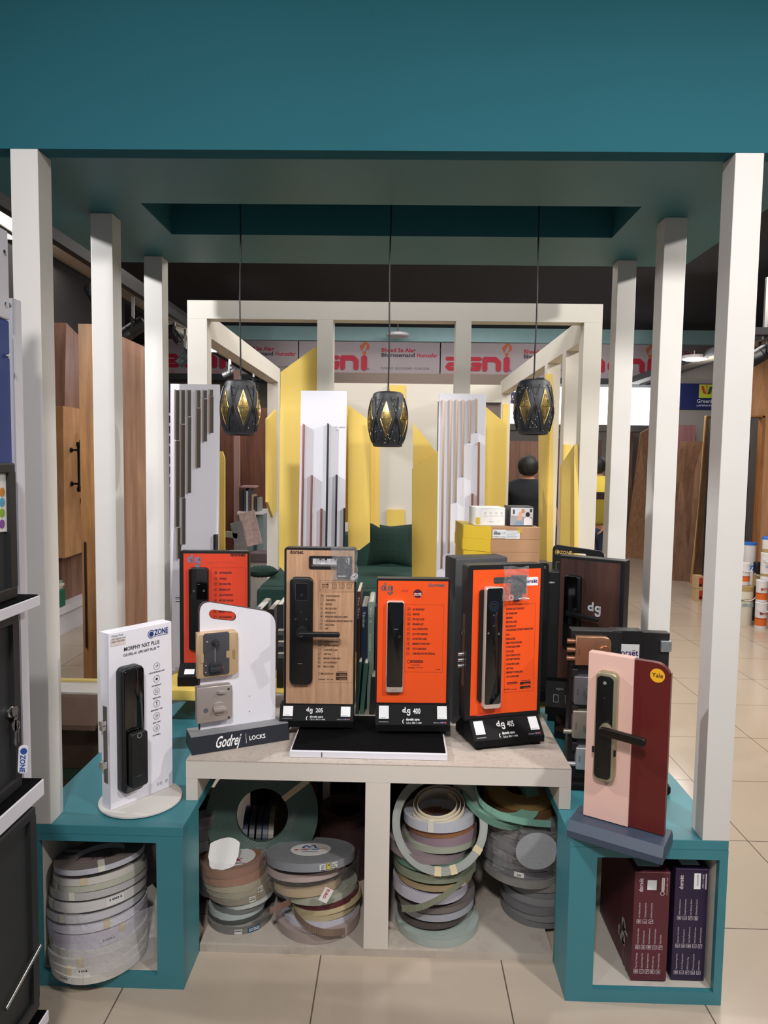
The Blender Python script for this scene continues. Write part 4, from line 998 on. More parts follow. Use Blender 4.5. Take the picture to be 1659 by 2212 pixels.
a2_, c2_ = f(570, 395), f(708, 212); MB().prism(rrect(a2_[0], c2_[0], a2_[1], c2_[1], .003), y+.001, y+.002).build('access_card', mat('card_navy', '2b303c', .4), bg)
a3_, c3_ = f(575, 410), f(695, 330); o_ = MB().prism(rrect(a3_[0], c3_[0], a3_[1], c3_[1], .003), y-.001, y).build('access_card', mat('card_navy', '2b303c', .4), bg)
mb = MB().use(INKW); q = f(583, 392); mb.text('dorsët', q[0], q[1], .008, y-.0018, width=.028, bold=.03); q = f(672, 285); mb.text('dorsët', q[0]+.005, q[1], .007, y+.0002, rot=PI/2, width=.024, bold=.03)
mb.build('printed_lettering', None, bg)
mb = MB()
for k in range(3): q = f(720+k*8, 400-k*8); mb.tube([(q[0]+.009*math.cos(i*PI/8), y-.003+.002*math.sin(i), q[1]+.008*math.sin(i*PI/8)) for i in range(16)], .0012, 5, close=True)
mb.build('cable_loop', WSIGN, bg, smooth=True)

# -------- orange 400
A = G(810.6, 1586.4, .686); t = thing('lock_display_stand', 'orange display stand with a slim black and silver lock, marked 400', 'display stand', (A.x, A.y, .686), math.radians(2.2))
yb = .03; f = Face(t, yb, (590, 1150), 4.1475)
zb = f(925, 1535)[1]; x0, zt = f(927, 412); x1 = f(1590, 420)[0]
dbase(t, wA, zb, yb, .045, '400')
p0, p1 = f(935, 1522), f(1573, 440)
pan = body(t, x0, x1-.001, zb, zt, yb, .045, ORG, (x0+.006, x1-.008, p0[1], p1[1]), r=.006)
a, b_ = f(1000, 1420), f(1172, 610)
lk = lockplate(t, a[0]+.003, b_[0]+.001, a[1]+.0, b_[1], yb, .022, mat('champagne', 'd9c8bd', .3, .5), r=.008, face=BLACKG, inset=.0025, fz0=a[1]+.021)
mb = MB().use(mat('dim_icon', '777b80', .5)); c = f(1136, 920); yy = yb-.0240; mb.ring(circ(c[0]-.002, c[1], .0035, 10), .0006, yy); c = f(1100, 853); mb.rect(c[0]-.008, c[0]+.008, c[1]-.001, c[1]+.001, yy); c = f(1082, 1398); mb.text('dorsët', c[0], c[1], .006, yy+.0008, align='CENTER'); mb.build('printed_icons', None, lk)
mb = MB(); y = yb-.0020; IO = mat('dark_ink', '1d1a1c', .5); mb.use(IO)
rows = [('360° FINGER PRINT', 688, 105), ('PASSWORD', 732, 62), ('RFID CARD ACCESS', 776, 104), ('MECHANICAL KEY', 820, 98), ('DUAL AUTHENTICATION', 864, 135), ('ANTI THEFT PASSWORD', 908, 135), ('LOW BATTERY ALARM', 952, 125), ('EMERGENCY POWER SUPPLY', 996, 162), ('AUTO LOCKING MODE', 1040, 124), ('COMPATIBLE WITH VDP (OPTIONAL)', 1084, 204)]
for i, (s_, Y_, w_) in enumerate(rows): ft(s_, 1251-i*.5, Y_, 23, w_); c = f(1216-i*.7, Y_); icon(mb, c[0], c[1], .0115, y, i+2)
fr(1172, 648, 1530, 1250)
a_ = f(1232, 1156); b2 = f(1345, 1156); mb.flat(rrect(a_[0], b2[0], a_[1]-.0042, a_[1]+.0042, .004), y); mb.ring(circ(f(1216, 1156)[0], a_[1], .0065, 16), .0015, y-.0002)
ft('FREE DOORSTEP SERVICE', 1235, 1186, 9, 80); ft('dorsëtcare', 1205, 1210, 14, 68); ft('1800 11 4448', 1282, 1210, 10, 55); ft('DG-400', 1458, 1227, 11, 38)
c = f(1296, 548); mb.use(mat('plum_badge', '4a1830', .4)).flat(circ(*c, .0155, 28), y-.0002); mb.use(mat('badge_print', 'e8c8b8', .5)); y -= .0005; ft('dorsët', 1262, 546, 24, 68); ft('Smart Life', 1262, 562, 12, 68)
mb.use(ORG); ft('FREE INSTALLATION', 1245, 1157, 14, 92)
mb.use(mat('grey_logo', '6b6168', .35)); q = f(965, 525); q1 = f(1070, 460); dglogo(mb, q[0], q[1]+.002, (q1[0]-q[0])*.86, y, mat('grey_logo', '6b6168', .35)); ft('dorset', 1388, 468, 42, 152)
mb.use(mat('scuff', 'c8412a', .6)); ft('sna', 1146, 515, 34, 66, shear=.4)
mb.build('printed_lettering', None, pan)

# -------- orange 405
A = G(1024.4, 1624, .66); t = thing('lock_display_stand', 'orange display stand with a tall camera lock, marked 405', 'display stand', (A.x, A.y, .6605), math.radians(16.2))
yb = .055; f = Face(t, yb, (970, 1080), 3.952)
x0, zt = f(150, 560); x1 = f(818, 575)[0]; zb = f(188, 1880)[1]
dbase(t, .264, zb+.002, yb, .055, '405', back=.07)
p0, p1 = f(190, 1850), f(780, 583)
h0, h1 = f(375, 722), f(500, 652)
hole = (f(378, 700)[0], f(378, 700)[0]+.085, f(480, 712)[1], f(480, 658)[1])
pan = body(t, x0+.006, x1-.002, zb, zt, yb, .055, ORG, (f(206, 600)[0], f(782, 600)[0], p0[1]+.004, p1[1]), r=.012, holes=[hole])
f = Face(t, yb-.03, (970, 1080), 3.952)
a, b_ = f(285, 1790), f(470, 742)
lk = lockplate(t, a[0]+.003, b_[0], a[1], b_[1], yb-.006, .027, mat('champagne', 'd9c8bd', .3, .5), r=.010, face=BLACKG, inset=.003, fz0=a[1]+.017)
MB().prism(rrect(a[0]-.010, b_[0]-.01, a[1]+.02, b_[1]-.012, .01), yb-.012, yb).build('mounting_plate', BLACK, lk)
f3 = Face(t, yb-.0345, (970, 1080), 3.952); yy = yb-.0345; mb = MB()
c = f3(383, 904); mb.use(mat('ring_blue', '2b4468', .25, .5)).ring(circ(*c, .0175, 32), .003, yy); mb.use(mat('lens_grey', '3c4148', .3)).ring(circ(*c, .010, 24), .001, yy).ring(circ(*c, .006, 20), .001, yy)
mb.use(mat('icon_grey', 'a0a4a8', .5)); c = f3(337, 1138); mb.ring(rrect(c[0]-.003, c[0]+.003, c[1]-.003, c[1]+.0015, .0006, 2), .0006, yy); mb.ring(circ(c[0], c[1]+.002, .0022, 10), .0005, yy)
c = f3(426, 1140); mb.ring(circ(c[0], c[1], .0028, 12), .0006, yy); mb.rect(c[0]-.004, c[0]+.004, c[1]-.0035, c[1]-.003, yy); c = f3(383, 1076); mb.rect(c[0]-.003, c[0]+.003, c[1]-.0005, c[1]+.0005, yy)
c = f3(383, 986); mb.line(c[0]-.002, c[1]-.002, c[0]+.002, c[1]+.002, .0006, yy).line(c[0]-.002, c[1]+.002, c[0]+.002, c[1]-.002, .0006, yy)
c = f3(372, 1768); mb.text('dorsët', c[0], c[1], .006, yy+.0016, align='CENTER'); mb.build('printed_icons', None, lk)
f = Face(t, yb, (970, 1080), 3.952); y = yb-.0020; mb = MB().use(IO)
rows = [('PALM VEIN SCAN TECHNOLOGY', 929, 155), ('360° FINGER PRINT', 968, 96), ('PASSWORD', 1006, 54), ('RFID CARD ACCESS', 1041, 92), ('MECHANICAL KEY', 1077, 86), ('2 RECHARGEABLE LITHIUM POLYMER BATTERY', 1108, 231), ('WI-FI', 1149, 28), ('MOBILE ACCESS', 1185, 77), ('INBUILT VIDEO DOOR PHONE', 1219, 134), ('HD WIDE ANGLE CAMERA', 1253, 120), ('OTP ACCESS', 1292, 63), ('DUAL AUTHENTICATION', 1325, 119), ('ANTI THEFT PASSWORD', 1360, 118), ('LOW BATTERY ALARM', 1400, 110), ('AUDIT TRAIL', 1437, 61), ('EMERGENCY POWER SUPPLY', 1471, 143), ('AUTO LOCKING MODE', 1507, 108)]
for s_, Y_, w_ in rows: ft(s_, 486, Y_, 23, w_)
fr(468, 884, 738, 1645)
a_ = f(492, 1565); b2 = f(582, 1565); mb.flat(rrect(a_[0], b2[0], a_[1]-.004, a_[1]+.004, .0036), y)
ft('AVAILABLE ON', 614, 1541, 11, 74); ft('dorsëtcare', 466, 1615, 12, 56); ft('made in India', 528, 1615, 10, 46)
for yy_ in (1561, 1597): a_, c_ = f(604, yy_+15), f(694, yy_-15); mb.flat(rrect(a_[0], c_[0], a_[1], c_[1], .001, 2), y)
mb.use(ORG); y -= .0003; ft('App Store', 634, 1566, 13, 52); ft('Google Play', 632, 1602, 13, 56); ft('FREE INSTALLATION', 500, 1566, 12, 76)
a_, c_ = f(620, 732), f(758, 655); mb.use(PLAT).rect(a_[0], c_[0], a_[1], c_[1], y); mb.use(mat('purple_ink', '43205e', .5)); y -= .0003; ft('dorsët', 636, 690, 46, 116)
mb.use(mat('scuff', 'c8412a', .6)); a_ = f(205, 1840); b2 = f(400, 1822); mb.flat([(a_[0], a_[1]), (a_[0]+.02, a_[1]-.003), (b2[0], b2[1]), (a_[0]+.03, a_[1]+.006)], y)
mb.build('printed_lettering', None, pan)
mb = MB(); q = f(575, 850); mb.flat(circ(q[0], q[1], .013, 20, .008), yb-.0022); mb.build('round_sticker', mat('plum_badge', '4a1830', .4), t)
# bolts and face plate on the left edge of the frame
sx_ = x0+.006
zz = lambda Y_: Face(t, yb, (970, 1080), 3.952)(160, Y_)[1]
MB().box(sx_-.0015, sx_, yb+.014, yb+.036, zz(1600), zz(985)).build('lock_face_plate', STEEL, t)
for Y_ in (1330, 1379, 1428): MB().cyl((sx_-.022, yb+.025, zz(Y_)), .0075, .022, 'x', 16).build('bolt', CHROME, t, smooth=40)
mb = MB(); mb.prism([(0, 0), (.0, .012), (.011, .009), (.011, .003)], -.006, .006, 'y'); mb.build('latch', CHROME, t, loc=(sx_-.012, yb+.025, zz(1160)))
bg = thing('access_card_bag', 'clear plastic bag of cards taped on the orange 405 display', 'plastic bag', (A.x, A.y, .66), math.radians(16.2))
a_, c_ = f(420, 845), f(655, 550); y = yb-.035
crumple((c_[0]-a_[0])*.93, c_[1]-a_[1], 14, 18, .007, 8.7).build('bag_film', clearmat('clear_film_white', 'f4f4f6', .28, .08, 1.0), bg, loc=(a_[0], y, c_[1]))
a_, c_ = f(495, 790), f(632, 628); MB().prism(rrect(a_[0], c_[0], a_[1], c_[1], .003), y+.006, y+.008).build('access_card', mat('card_navy', '2b303c', .4), bg)
a_, c_ = f(520, 835), f(588, 705); MB().prism(rrect(a_[0], c_[0], a_[1], c_[1], .003), y+.001, y+.004).build('key_fob', BLACK, bg)
mb = MB(); q = f(495, 820); mb.tube([(q[0]+.008*math.cos(i*PI/8), y+.002, q[1]+.008*math.sin(i*PI/8)) for i in range(16)], .0016, 5, close=True); q2 = f(600, 825); mb.tube([(q2[0]-.02, y, q2[1]), (q2[0], y-.002, q2[1]+.003), (q2[0]+.02, y, q2[1]-.001)], .002, 6)
mb.build('cable_loop', WSIGN, bg, smooth=True)

# -------- grey boxed stand and second framed stand behind the 405 one
q = P(984, 1206, 2.62); t = thing('boxed_display_stand', 'dark grey boxed stand directly behind the orange 405 stand', 'display stand', (q.x, q.y, .661), math.radians(20))
MB().box(0, .22, .0, .10, 0, q.z-.661, .008).build('cabinet', mat('dark_grey_box', '38383a', .5), t, smooth=40)
q = P(1031, 1211, 2.98); q2 = P(1179, 1212, 3.02)
t = thing('lock_display_stand', 'black framed display stand just behind the 405 stand, under the cartons', 'display stand', (q.x, q.y, .661), math.radians(-8))
w_ = (q2.x-q.x); MB().prism(rrect(0, w_, .02, q.z-.661, .012, 4, (0, 0, 1, 1)), 0, .10).build('frame', BLACK, t)
MB().box(w_, w_+.05, .03, .33, 0, q.z-.70, .004).build('side_cover', mat('black_metal_side', '1d1e20', .45), t)
mb = MB().use(mat('grey_print2', '8f8f92', .4)); mb.text('dorsët', w_-.012, q.z-.661-.022, .018, -.001, align='RIGHT', bold=.02, width=.07); mb.use(INKW).text('VIEW', w_+.004, q.z-.75, .01, .029, shear=.3, bold=.03); mb.build('printed_lettering', None, t)
MB().box(-.01, w_+.07, -.05, .0, 0, .05, .004).build('foot', FBLK, t)
top = q.z

# cartons stacked on the boxed stand
YB = mat('box_yellow', 'dcb92f', .5); KB = mat('kraft_box', 'b88d68', .7, var=.04)
zc = [(1590, 1712, 0), (1690, 1800, 1), (1770, 1790, 2)]
bq = P(1062, 1205, 2.86); topz = top+.001
hh = (P(1062, 1141, 2.86).z-P(1062, 1168, 2.86).z)
for k, (lb, off) in enumerate((('kraft and yellow carton, lowest of the stack behind the 405 stand', .002), ('kraft and yellow carton in the middle of the stack behind the 405 stand', -.002), ('kraft and yellow carton with white labels, topmost of its stack', 0.0))):
    z0 = topz+k*(hh+.0005); x_ = P(1062, 1150, 2.86).x+off
    t = thing('lock_carton', lb, 'box', (x_, 2.86, z0), math.radians(4))
    Wb = P(1169, 1150, 2.86).x-x_
    MB().box(0, Wb, 0, .20, 0, hh, .0015).build('carton', KB, t)
    # yellow printed sleeve end turned to the left
    mb = MB(); mb.prism([(-.0006, 0), (-.0006, .20), (-.10, .32), (-.102, .08)], 0, hh, 'z'); mb.build('yellow_sleeve', YB, t)
    mb = MB().use(mat('brown_ink2', '7c5c28', .5))
    if k == 2:
        mb.use(PLAT).rect(.004, .056, .006, hh-.010, -.001).rect(.0565, .115, .004, hh-.012, -.001)
        mb.use(INK).text('Yale', .008, hh-.02, .008, -.0016, bold=.03).text('C €', .040, hh-.028, .009, -.0016)
        for i in range(14): mb.rect(.008+i*.002, .009+i*.002+(i % 3)*.0003, hh*.40, hh*.58, -.0016)
        mb.text('1234567-A', .006, .010, .006, -.0016).text('100-240V', .036, .010, .005, -.0016)
        for i in range(6): mb.rect(.060, .060+(.05 if i % 2 else .04), .008+i*.006, .0086+i*.006, -.0016)
        mb.use(YB)
        for i in range(5): mb.rect(.105+i*.004, .1075+i*.004, hh*.55, hh-.003, -.0018)
    mb.build('printed_labels', None, t) if k == 2 else mb.bm.free()
zt3 = topz+3*(hh+.0005)
# two small white boxes on top
a_, c_ = P(1037, 1141, 2.9), P(1098, 1103, 2.9)
t = thing('white_product_box', 'small white box with printed diagrams and a yellow corner, topmost left of the pair', 'box', (a_.x, 2.9, zt3+.001), math.radians(7))
Wc = c_.x-a_.x-.010; Hc = c_.z-a_.z; MB().box(-.02, Wc, 0, .12, 0, Hc, .001).build('carton', WPAPER, t)
mb = MB().use(YB).rect(-.019, -.002, .004, Hc*.45, -.0008); mb.use(mat('thin_grey', '9a9aa2', .5)).frame(.002, Wc-.003, .003, Hc-.004, .0005, -.0008)
for i in range(4): icon(mb, .02+i*.023, Hc*.70, .007, -.001, i); mb.rect(.014+i*.023, .028+i*.023, Hc*.53, Hc*.545, -.001)
mb.line(.03, Hc*.22, .06, Hc*.22, .001, -.001).line(.045, Hc*.1, .045, Hc*.38, .001, -.001).line(.07, Hc*.2, .08, Hc*.3, .001, -.001); mb.build('printed_diagrams', None, t)
a_, c_ = P(1101, 1142, 2.9), P(1155, 1101, 2.9)
t = thing('photo_product_box', 'small box printed with a photograph of a woman and child, on the carton stack', 'box', (a_.x, 2.905, zt3+.001), math.radians(4))
Wc = c_.x-a_.x; Hc = c_.z-a_.z; MB().box(0, Wc, 0, .11, 0, Hc, .001).build('carton', mat('dark_carton', '2c2a2c', .5), t)
mb = MB(); y = -.0008
def fl_(c, pts, dy=0): mb.use(mat('pic_'+c, c, .5)).flat([(p[0]*Wc, p[1]*Hc) for p in pts], y-dy)
fl_('cfcfd0', [(.03, .04), (.96, .04), (.96, .95), (.03, .95)]); fl_('9c9ea2', [(.05, .05), (.95, .05), (.95, .45), (.05, .55)], .0002)
fl_('45464b', [(.12, .62), (.2, .62), (.2, .85), (.12, .85)], .0002); fl_('37383c', [(.83, .72), (.92, .72), (.92, .9), (.83, .9)], .0002)
fl_('7f95ad', [(.15, .05), (.62, .05), (.58, .22), (.3, .28)], .0004); fl_('d3a58c', [(.3, .3), (.48, .3), (.52, .7), (.4, .75), (.33, .55)], .0005)
fl_('c9865f', [(p[0]*.07+.54, p[1]*.12+.78) for p in circ(0, 0, 1, 12)], .0006); fl_('e8e6e8', [(.58, .06), (.92, .06), (.92, .35), (.75, .5), (.6, .42)], .0006)
fl_('2c211f', [(p[0]*.09+.74, p[1]*.13+.6) for p in circ(0, 0, 1, 12)], .0008); mb.build('printed_picture', None, t)

# -------- orange stand on the yellow ledge, left
q = P(390, 1195, 3.05); az = math.radians(6)
t = thing('lock_display_stand', 'red orange display stand with a black lock on the yellow ledge', 'display stand', (q.x-.02, q.y-.03, .661), az)
yb = .03; f = Face(t, yb, (180, 1160), 3.77)
x0, zt = f(782, 115); x1 = f(1352, 100)[0]; zb = f(818, 1025)[1]; w_ = x1-x0
t2 = thing('x', 'x', 'x'); D.objects.remove(t2)
mb = MB(); mb.prism([(-.03, .0), (-.03, .04), (yb-.002, zb), (yb+.05, zb), (yb+.10, .04), (yb+.10, 0)], x0, x1, ax='x'); base = mb.build('foot', FBLK, t)
mb = MB(); S = zb-.04; k0 = f(838, 1120)[0]; k1_ = f(918, 1120)[0]
mb.use(PLAT).rect(k0, k1_, S*.35, S*.92, 0); mb.build('sticker', None, base, loc=(0, -.032, .04), rot=(-math.atan2(yb+.028, S), 0, 0))
px_ = (f(818, 500)[0], f(1337, 500)[0], zb+.001, f(1000, 135)[1])
pan = body(t, x0, x1, zb, zt, yb, .05, ORGD, px_, r=.008)
a, b_ = f(868, 915), f(1022, 245)
lk = lockplate(t, a[0], b_[0], a[1], b_[1], yb, .025, mat('lock_black', '101113', .35), r=.014)
a, b_ = f(880, 500), f(1018, 252); MB().prism(rrect(a[0], b_[0], a[1], b_[1], .008), yb-.027, yb-.024).build('glass_face', BLACKG, lk)
mb = MB().use(mat('icon_grey', 'a0a4a8', .5)); c = f(908, 430); yy = yb-.0276; mb.ring(circ(*c, .0045, 10), .0008, yy); c = f(990, 428); mb.ring(circ(*c, .0045, 10), .0008, yy); c = f(948, 377); mb.rect(c[0]-.004, c[0]+.004, c[1]-.0006, c[1]+.0006, yy); mb.build('printed_icons', None, lk)
mb = MB().use(IO); y = yb-.0022
def ft2(s_, X, Y_, h, wpx, **k):
    a_ = f(X, Y_+h*.4); b2 = f(X+wpx, Y_+h*.4); mb.text(s_, a_[0], a_[1], h/3.77*.0021, y, width=b2[0]-a_[0], bold=.035, **k)
for i, (s_, Y_, w__) in enumerate((('360° FINGER PRINT', 290, 100), ('PASSWORD', 337, 56), ('RFID CARD ACCESS', 382, 94), ('MECHANICAL KEY', 427, 90), ('DUAL AUTHENTICATION', 471, 112), ('ANTI THEFT PASSWORD', 515, 118), ('LOW BATTERY ALARM', 560, 110), ('AUTO LOCKING MODE', 650, 105), ('EMERGENCY POWER', 605, 110))):
    ft2(s_, 1110-i, Y_, 22, w__); c = f(1080-i, Y_); icon(mb, c[0], c[1], .013, y, i)
a_, c_ = f(1042, 900), f(1325, 250); mb.frame(a_[0], c_[0], a_[1], c_[1], .0007, y)
ft2('dorset', 1198, 140, 40, 122)
mb.use(mat('blue_foil', '8fa0c8', .3, .5)); q_ = f(845, 215); dglogo(mb, q_[0], q_[1]+.004, .048, y, mat('blue_foil', '8fa0c8', .3, .5)); mb.use(mat('scuff', 'c8412a', .6)); ft2('smr ~~~', 1000, 200, 30, 240, shear=.4)
mb.build('printed_lettering', None, pan)
f_ = Face(t, yb, (180, 1160), 3.77)
MB().box(x0-.002, x0, yb+.012, yb+.036, f_(790, 905)[1], f_(790, 385)[1]).build('lock_face_plate', STEEL, t)
for Y_ in (497, 528): MB().cyl((x0-.022, yb+.024, f_(790, Y_)[1]), .006, .021, 'x', 14).build('bolt', STEEL, t, smooth=40)

# -------- white OZONE stand
OB = mat('ozone_blue_print', '1f3470', .45)
A = G(239.5, 1752, .535); az = math.radians(53.1)
t = thing('lock_display_stand', 'white display stand on a round foot with a black push pull lock', 'display stand', (A.x, A.y, .5235), az)
f = Face(t, 0, (200, 1320), 4.81); Wd = f(832, 1820)[0]; Ht = f(162, 238)[1]
c = G(297, 1722, .535); u = Vector((math.cos(az), math.sin(az))); nn = Vector((-math.sin(az), math.cos(az)))
lc = Vector((c.x-A.x, c.y-A.y)); cxl, cyl_ = lc.dot(u), lc.dot(nn)
mb = MB(); mb.lathe([(.125, 0), (.131, .004), (.131, .009), (.127, .012)], (Wd/2, .012, 0), 56)
mb.build('round_foot', mat('foot_white', 'cfcbc6', .5, dirt=('9a9289', .7, .9, 20)), t, smooth=40)
MB().box(0, Wd, 0, .05, .0125, Ht, .001).build('white_panel', WSIGN, t)
fl2 = Face(t, -.02, (200, 1320), 4.81); a, b_ = fl2(245, 1875), fl2(500, 535)
z0_, z1_ = f(270, 1885)[1], f(420, 545)[1]; xa, xb = f(250, 1200)[0], f(480, 1200)[0]
LB = mat('lock_black_soft', '1b1c1f', .35)
lk = lockplate(t, xa, xb, z0_, z1_, 0, .032, LB, r=.018)
MB().prism(rrect(xa+.008, xb-.001, z0_+.006, z1_-.006, .012), -.034, -.031, bev=.0008).build('glass_face', BLACKG, lk, smooth=50)
fl3 = Face(t, -.05, (200, 1320), 4.81)
a, b_ = fl3(400, 1850), fl3(560, 1225)
ph = MB().prism(rrect(a[0]-.002, b_[0], a[1], b_[1], .010), -.058, -.038, bev=.003).build('push_handle', BLACK, lk, smooth=50)
MB().box((a[0]+b_[0])/2-.012, (a[0]+b_[0])/2+.012, -.04, -.03, a[1]+.02, b_[1]-.02).build('handle_mount', BLACK, lk)
fl4 = Face(t, -.0595, (200, 1320), 4.81); c = fl4(489, 1292); mb = MB().use(CHROME).ring(circ(*c, .0088, 26), .0022, -.0595)
a, b_ = fl4(455, 1590), fl4(530, 1460); mb.use(mat('dim_line', '33363a', .3)).ring(rrect(a[0], b_[0], a[1], b_[1], .003), .0006, -.0595); c = fl4(462, 1725); mb.use(mat('icon_grey2', '5d6166', .5)).text('ozone', c[0], c[1], .008, -.0595, shear=.2, width=.02); mb.build('printed_icons', None, ph)
mb = MB().use(mat('dim_line', '33363a', .3)); 
for X_, Y_ in ((405, 848), (352, 930), (405, 918)): c = Face(t, -.0345, (200, 1320), 4.81)(X_, Y_); mb.ring(circ(*c, .004, 10), .0006, -.0345)
mb.build('printed_icons', None, lk)
# print
y = -.0010; mb = MB(); f = Face(t, -.001, (200, 1320), 4.81)
def ft3(s_, X, Y_, X2, Y2, h, **k):
    a_ = f(X, Y_); b2 = f(X2, Y2); mb.text(s_, a_[0], (a_[1]+b2[1])/2, h, y, width=b2[0]-a_[0], **k)
mb.use(OB); c = f(612, 240); mb.flat(circ(*c, .0085, 26), y)
for r0, tt in ((.0135, .0022),):
    pts = []
    for i in range(20):
        a0 = .6+4.6*i/20; a1 = .6+4.6*(i+1)/20
        mb.flat([(c[0]+r0*math.cos(a0), c[1]+r0*math.sin(a0)), (c[0]+r0*math.cos(a1), c[1]+r0*math.sin(a1)), (c[0]+(r0-tt)*math.cos(a1), c[1]+(r0-tt)*math.sin(a1)), (c[0]+(r0-tt)*math.cos(a0), c[1]+(r0-tt)*math.sin(a0))], y)
ft3('ZONE', 640, 245, 785, 225, .025, bold=.035); ft3('FOR A SAFER WORLD', 632, 270, 785, 238, .0045, bold=.03)
mb.use(INK); ft3('MORPHY NXT PLUS', 327, 415, 695, 342, .018, bold=.015); ft3('OZ-FDL-01 LIFE NXT PLUS', 320, 470, 660, 402, .0115, bold=.02)
mb.use(mat('wifi_blue', '47618c', .5)); c = f(683, 385)
for r0 in (.0035, .0055, .0075):
    for i in range(6):
        a0, a1 = PI*.25+PI*.5*i/6, PI*.25+PI*.5*(i+1)/6
        mb.flat([(c[0]+r0*math.cos(a0), c[1]+r0*math.sin(a0)), (c[0]+r0*math.cos(a1), c[1]+r0*math.sin(a1)), (c[0]+(r0-.0014)*math.cos(a1), c[1]+(r0-.0014)*math.sin(a1)), (c[0]+(r0-.0014)*math.cos(a0), c[1]+(r0-.0014)*math.sin(a0))], y)
mb.use(mat('soft_ink', '2c2a36', .5))
for i, (s_, Y_, w__) in enumerate((('OZOLIFE MOBILE APP', 572, 163), ('FINGERPRINT', 705, 100), ('PASSWORD', 833, 82), ('EMERGENCY KEY', 960, 122), ('RFID CARD', 1088, 80), ('DOORBELL', 1216, 80))):
    c = f(667, Y_); mb.ring(circ(*c, .0118, 26), .0010, y); icon_k = [1, 0, 3, 4, 2, 0][i]
    q_ = .005
    if i == 0: mb.ring(circ(c[0], c[1], .005, 12, .003), .0009, y); mb.ring(circ(c[0]+.003, c[1]+.002, .003, 10), .0008, y)
    elif i == 1: mb.flat(circ(*c, .0045, 12), y)
    elif i == 2:
        for k in range(9): mb.flat(circ(c[0]-.004+.004*(k % 3), c[1]-.004+.004*(k//3), .0013, 6), y)
    elif i == 3: mb.flat(circ(c[0], c[1]+.004, .0026, 10), y); mb.rect(c[0]-.0008, c[0]+.0008, c[1]-.007, c[1]+.002, y)
    elif i == 4: mb.frame(c[0]-.005, c[0]+.003, c[1]-.005, c[1]+.002, .0008, y); mb.ring(circ(c[0]+.002, c[1]+.002, .004, 10), .0008, y)
    else: mb.ring(circ(c[0], c[1]+.001, .0042, 10), .0012, y); mb.rect(c[0]-.005, c[0]+.005, c[1]-.005, c[1]-.0038, y)
    a_ = f(667-w__/2, Y_+82); b2 = f(667+w__/2, Y_+82-w__*.2); mb.text(s_, (a_[0]+b2[0])/2, (a_[1]+b2[1])/2, .0062, y, align='CENTER', width=b2[0]-a_[0], bold=.03)
ft3('C E', 673, 1812, 720, 1800, .013); c = f(767, 1760); mb.ring(circ(*c, .005, 14), .0007, y); mb.line(c[0]-.003, c[1]-.003, c[0]+.003, c[1]+.003, .0006, y)
mb.build('printed_lettering', None, t)
a_, b2 = f(190, 372), f(345, 232); stn = MB().box(a_[0], b2[0]-.002, -.0016, -.0001, a_[1]+.0, b2[1]-.012).build('price_note', mat('pinkish_paper', 'd5c6c2', .7), t)
mb = MB().use(INK); y = -.0022
for s_, Y_, Xe in (('Ozone Push', 265, 315), ('Pull Digital lock', 293, 343), ('MRP ₹35990/-', 325, 340)): ft3(s_, 195, Y_+8, Xe, Y_-14, .0085, shear=.25)
mb.build('handwriting', None, stn)
fs = lambda X_, Y_: f(X_+30, Y_)[1]
zs1, zs0 = f(150, 1030)[1]+.004, f(190, 1840)[1]+.01
MB().box(-.0012, 0, .014, .036, zs0, zs1).build('lock_face_plate', STEEL, t)
mb = MB(); zl = (zs1-zs0)*.77+zs0; mb.box(-.018, 0, .016, .034, zl-.002, zl+.012, .001).box(-.016, 0, .017, .033, zl-.018, zl-.004, .001); zl2 = (zs1-zs0)*.2+zs0; mb.box(-.018, 0, .015, .035, zl2, zl2+.022, .0015); mb.build('latch', CHROME, t)
mb = MB(); mb.prism(rrect(.035, .11, .55*Ht, .78*Ht, .012), .0505, .075); mb.build('rear_lock', BLACK, t)

# -------- white Godrej stand
A = G(430.6, 1593.7, .69); az = math.radians(26.7)
t = thing('lock_display_stand', 'white display stand with a gold lock and a silver lock on a dark angled base', 'display stand', (A.x, A.y, .661), az)
f = Face(t, 0, (180, 1160), 3.77)
BR_ = mat('brown_edge', '3d2c2c', .6)
ty = .016; W_ = f(1565, 1540)[0]; zl = f(945, 600)[1]; z0 = .03
zr1 = f(1575, 640)[1]; ztl = f(1010, 525)[1]; ztr = f(1500, 603)[1]; xtl = f(1010, 525)[0]; xtr = f(1500, 605)[0]
sl_t = (ztr-ztl)/(xtr-xtl)
ol = roundpoly([(0, z0), (W_, z0), (W_, ztr+sl_t*(W_-xtr)), (0, ztl-sl_t*xtl)], [0, 0, .05, .045], 8)
def cap(pts):
    return pts
hl, hr = f(1025, 640), f(1243, 640); hz = f(1130, 640)[1]
def slot(x0_, x1_, zc_, r, tilt):
    pts = [(x0_+r+r*math.cos(PI/2+PI*i/8), r*math.sin(PI/2+PI*i/8)) for i in range(9)]+[(x1_-r+r*math.cos(-PI/2+PI*i/8), r*math.sin(-PI/2+PI*i/8)) for i in range(9)]
    return [(p[0], zc_+p[1]+(p[0]-x0_)*tilt) for p in pts]
sl = slot(f(1022, 625)[0], f(1243, 650)[0], f(1022, 625)[1], .0165, -.19)
mb = MB(); mb.use(BR_); mb.holed(ol, [sl[::-1]], 0, ty); mb.build('board', None, t)
mb = MB(); mb.use(WSIGN); mb.holed([(p[0]*.985+.003, p[1]-.0015 if p[1] > .1 else p[1]+.0015) for p in ol], [sl[::-1]], -.0012, -.0001); pan = mb.build('white_face', None, t)
mb = MB().use(mat('hole_dark', '26262c', .6))
for X_, Y_ in ((1353, 1295), (1351, 1420), (1090, 1190)): c = f(X_, Y_); mb.flat(circ(*c, .0018, 10), -.0016)
mb.build('screw_hole', None, t)
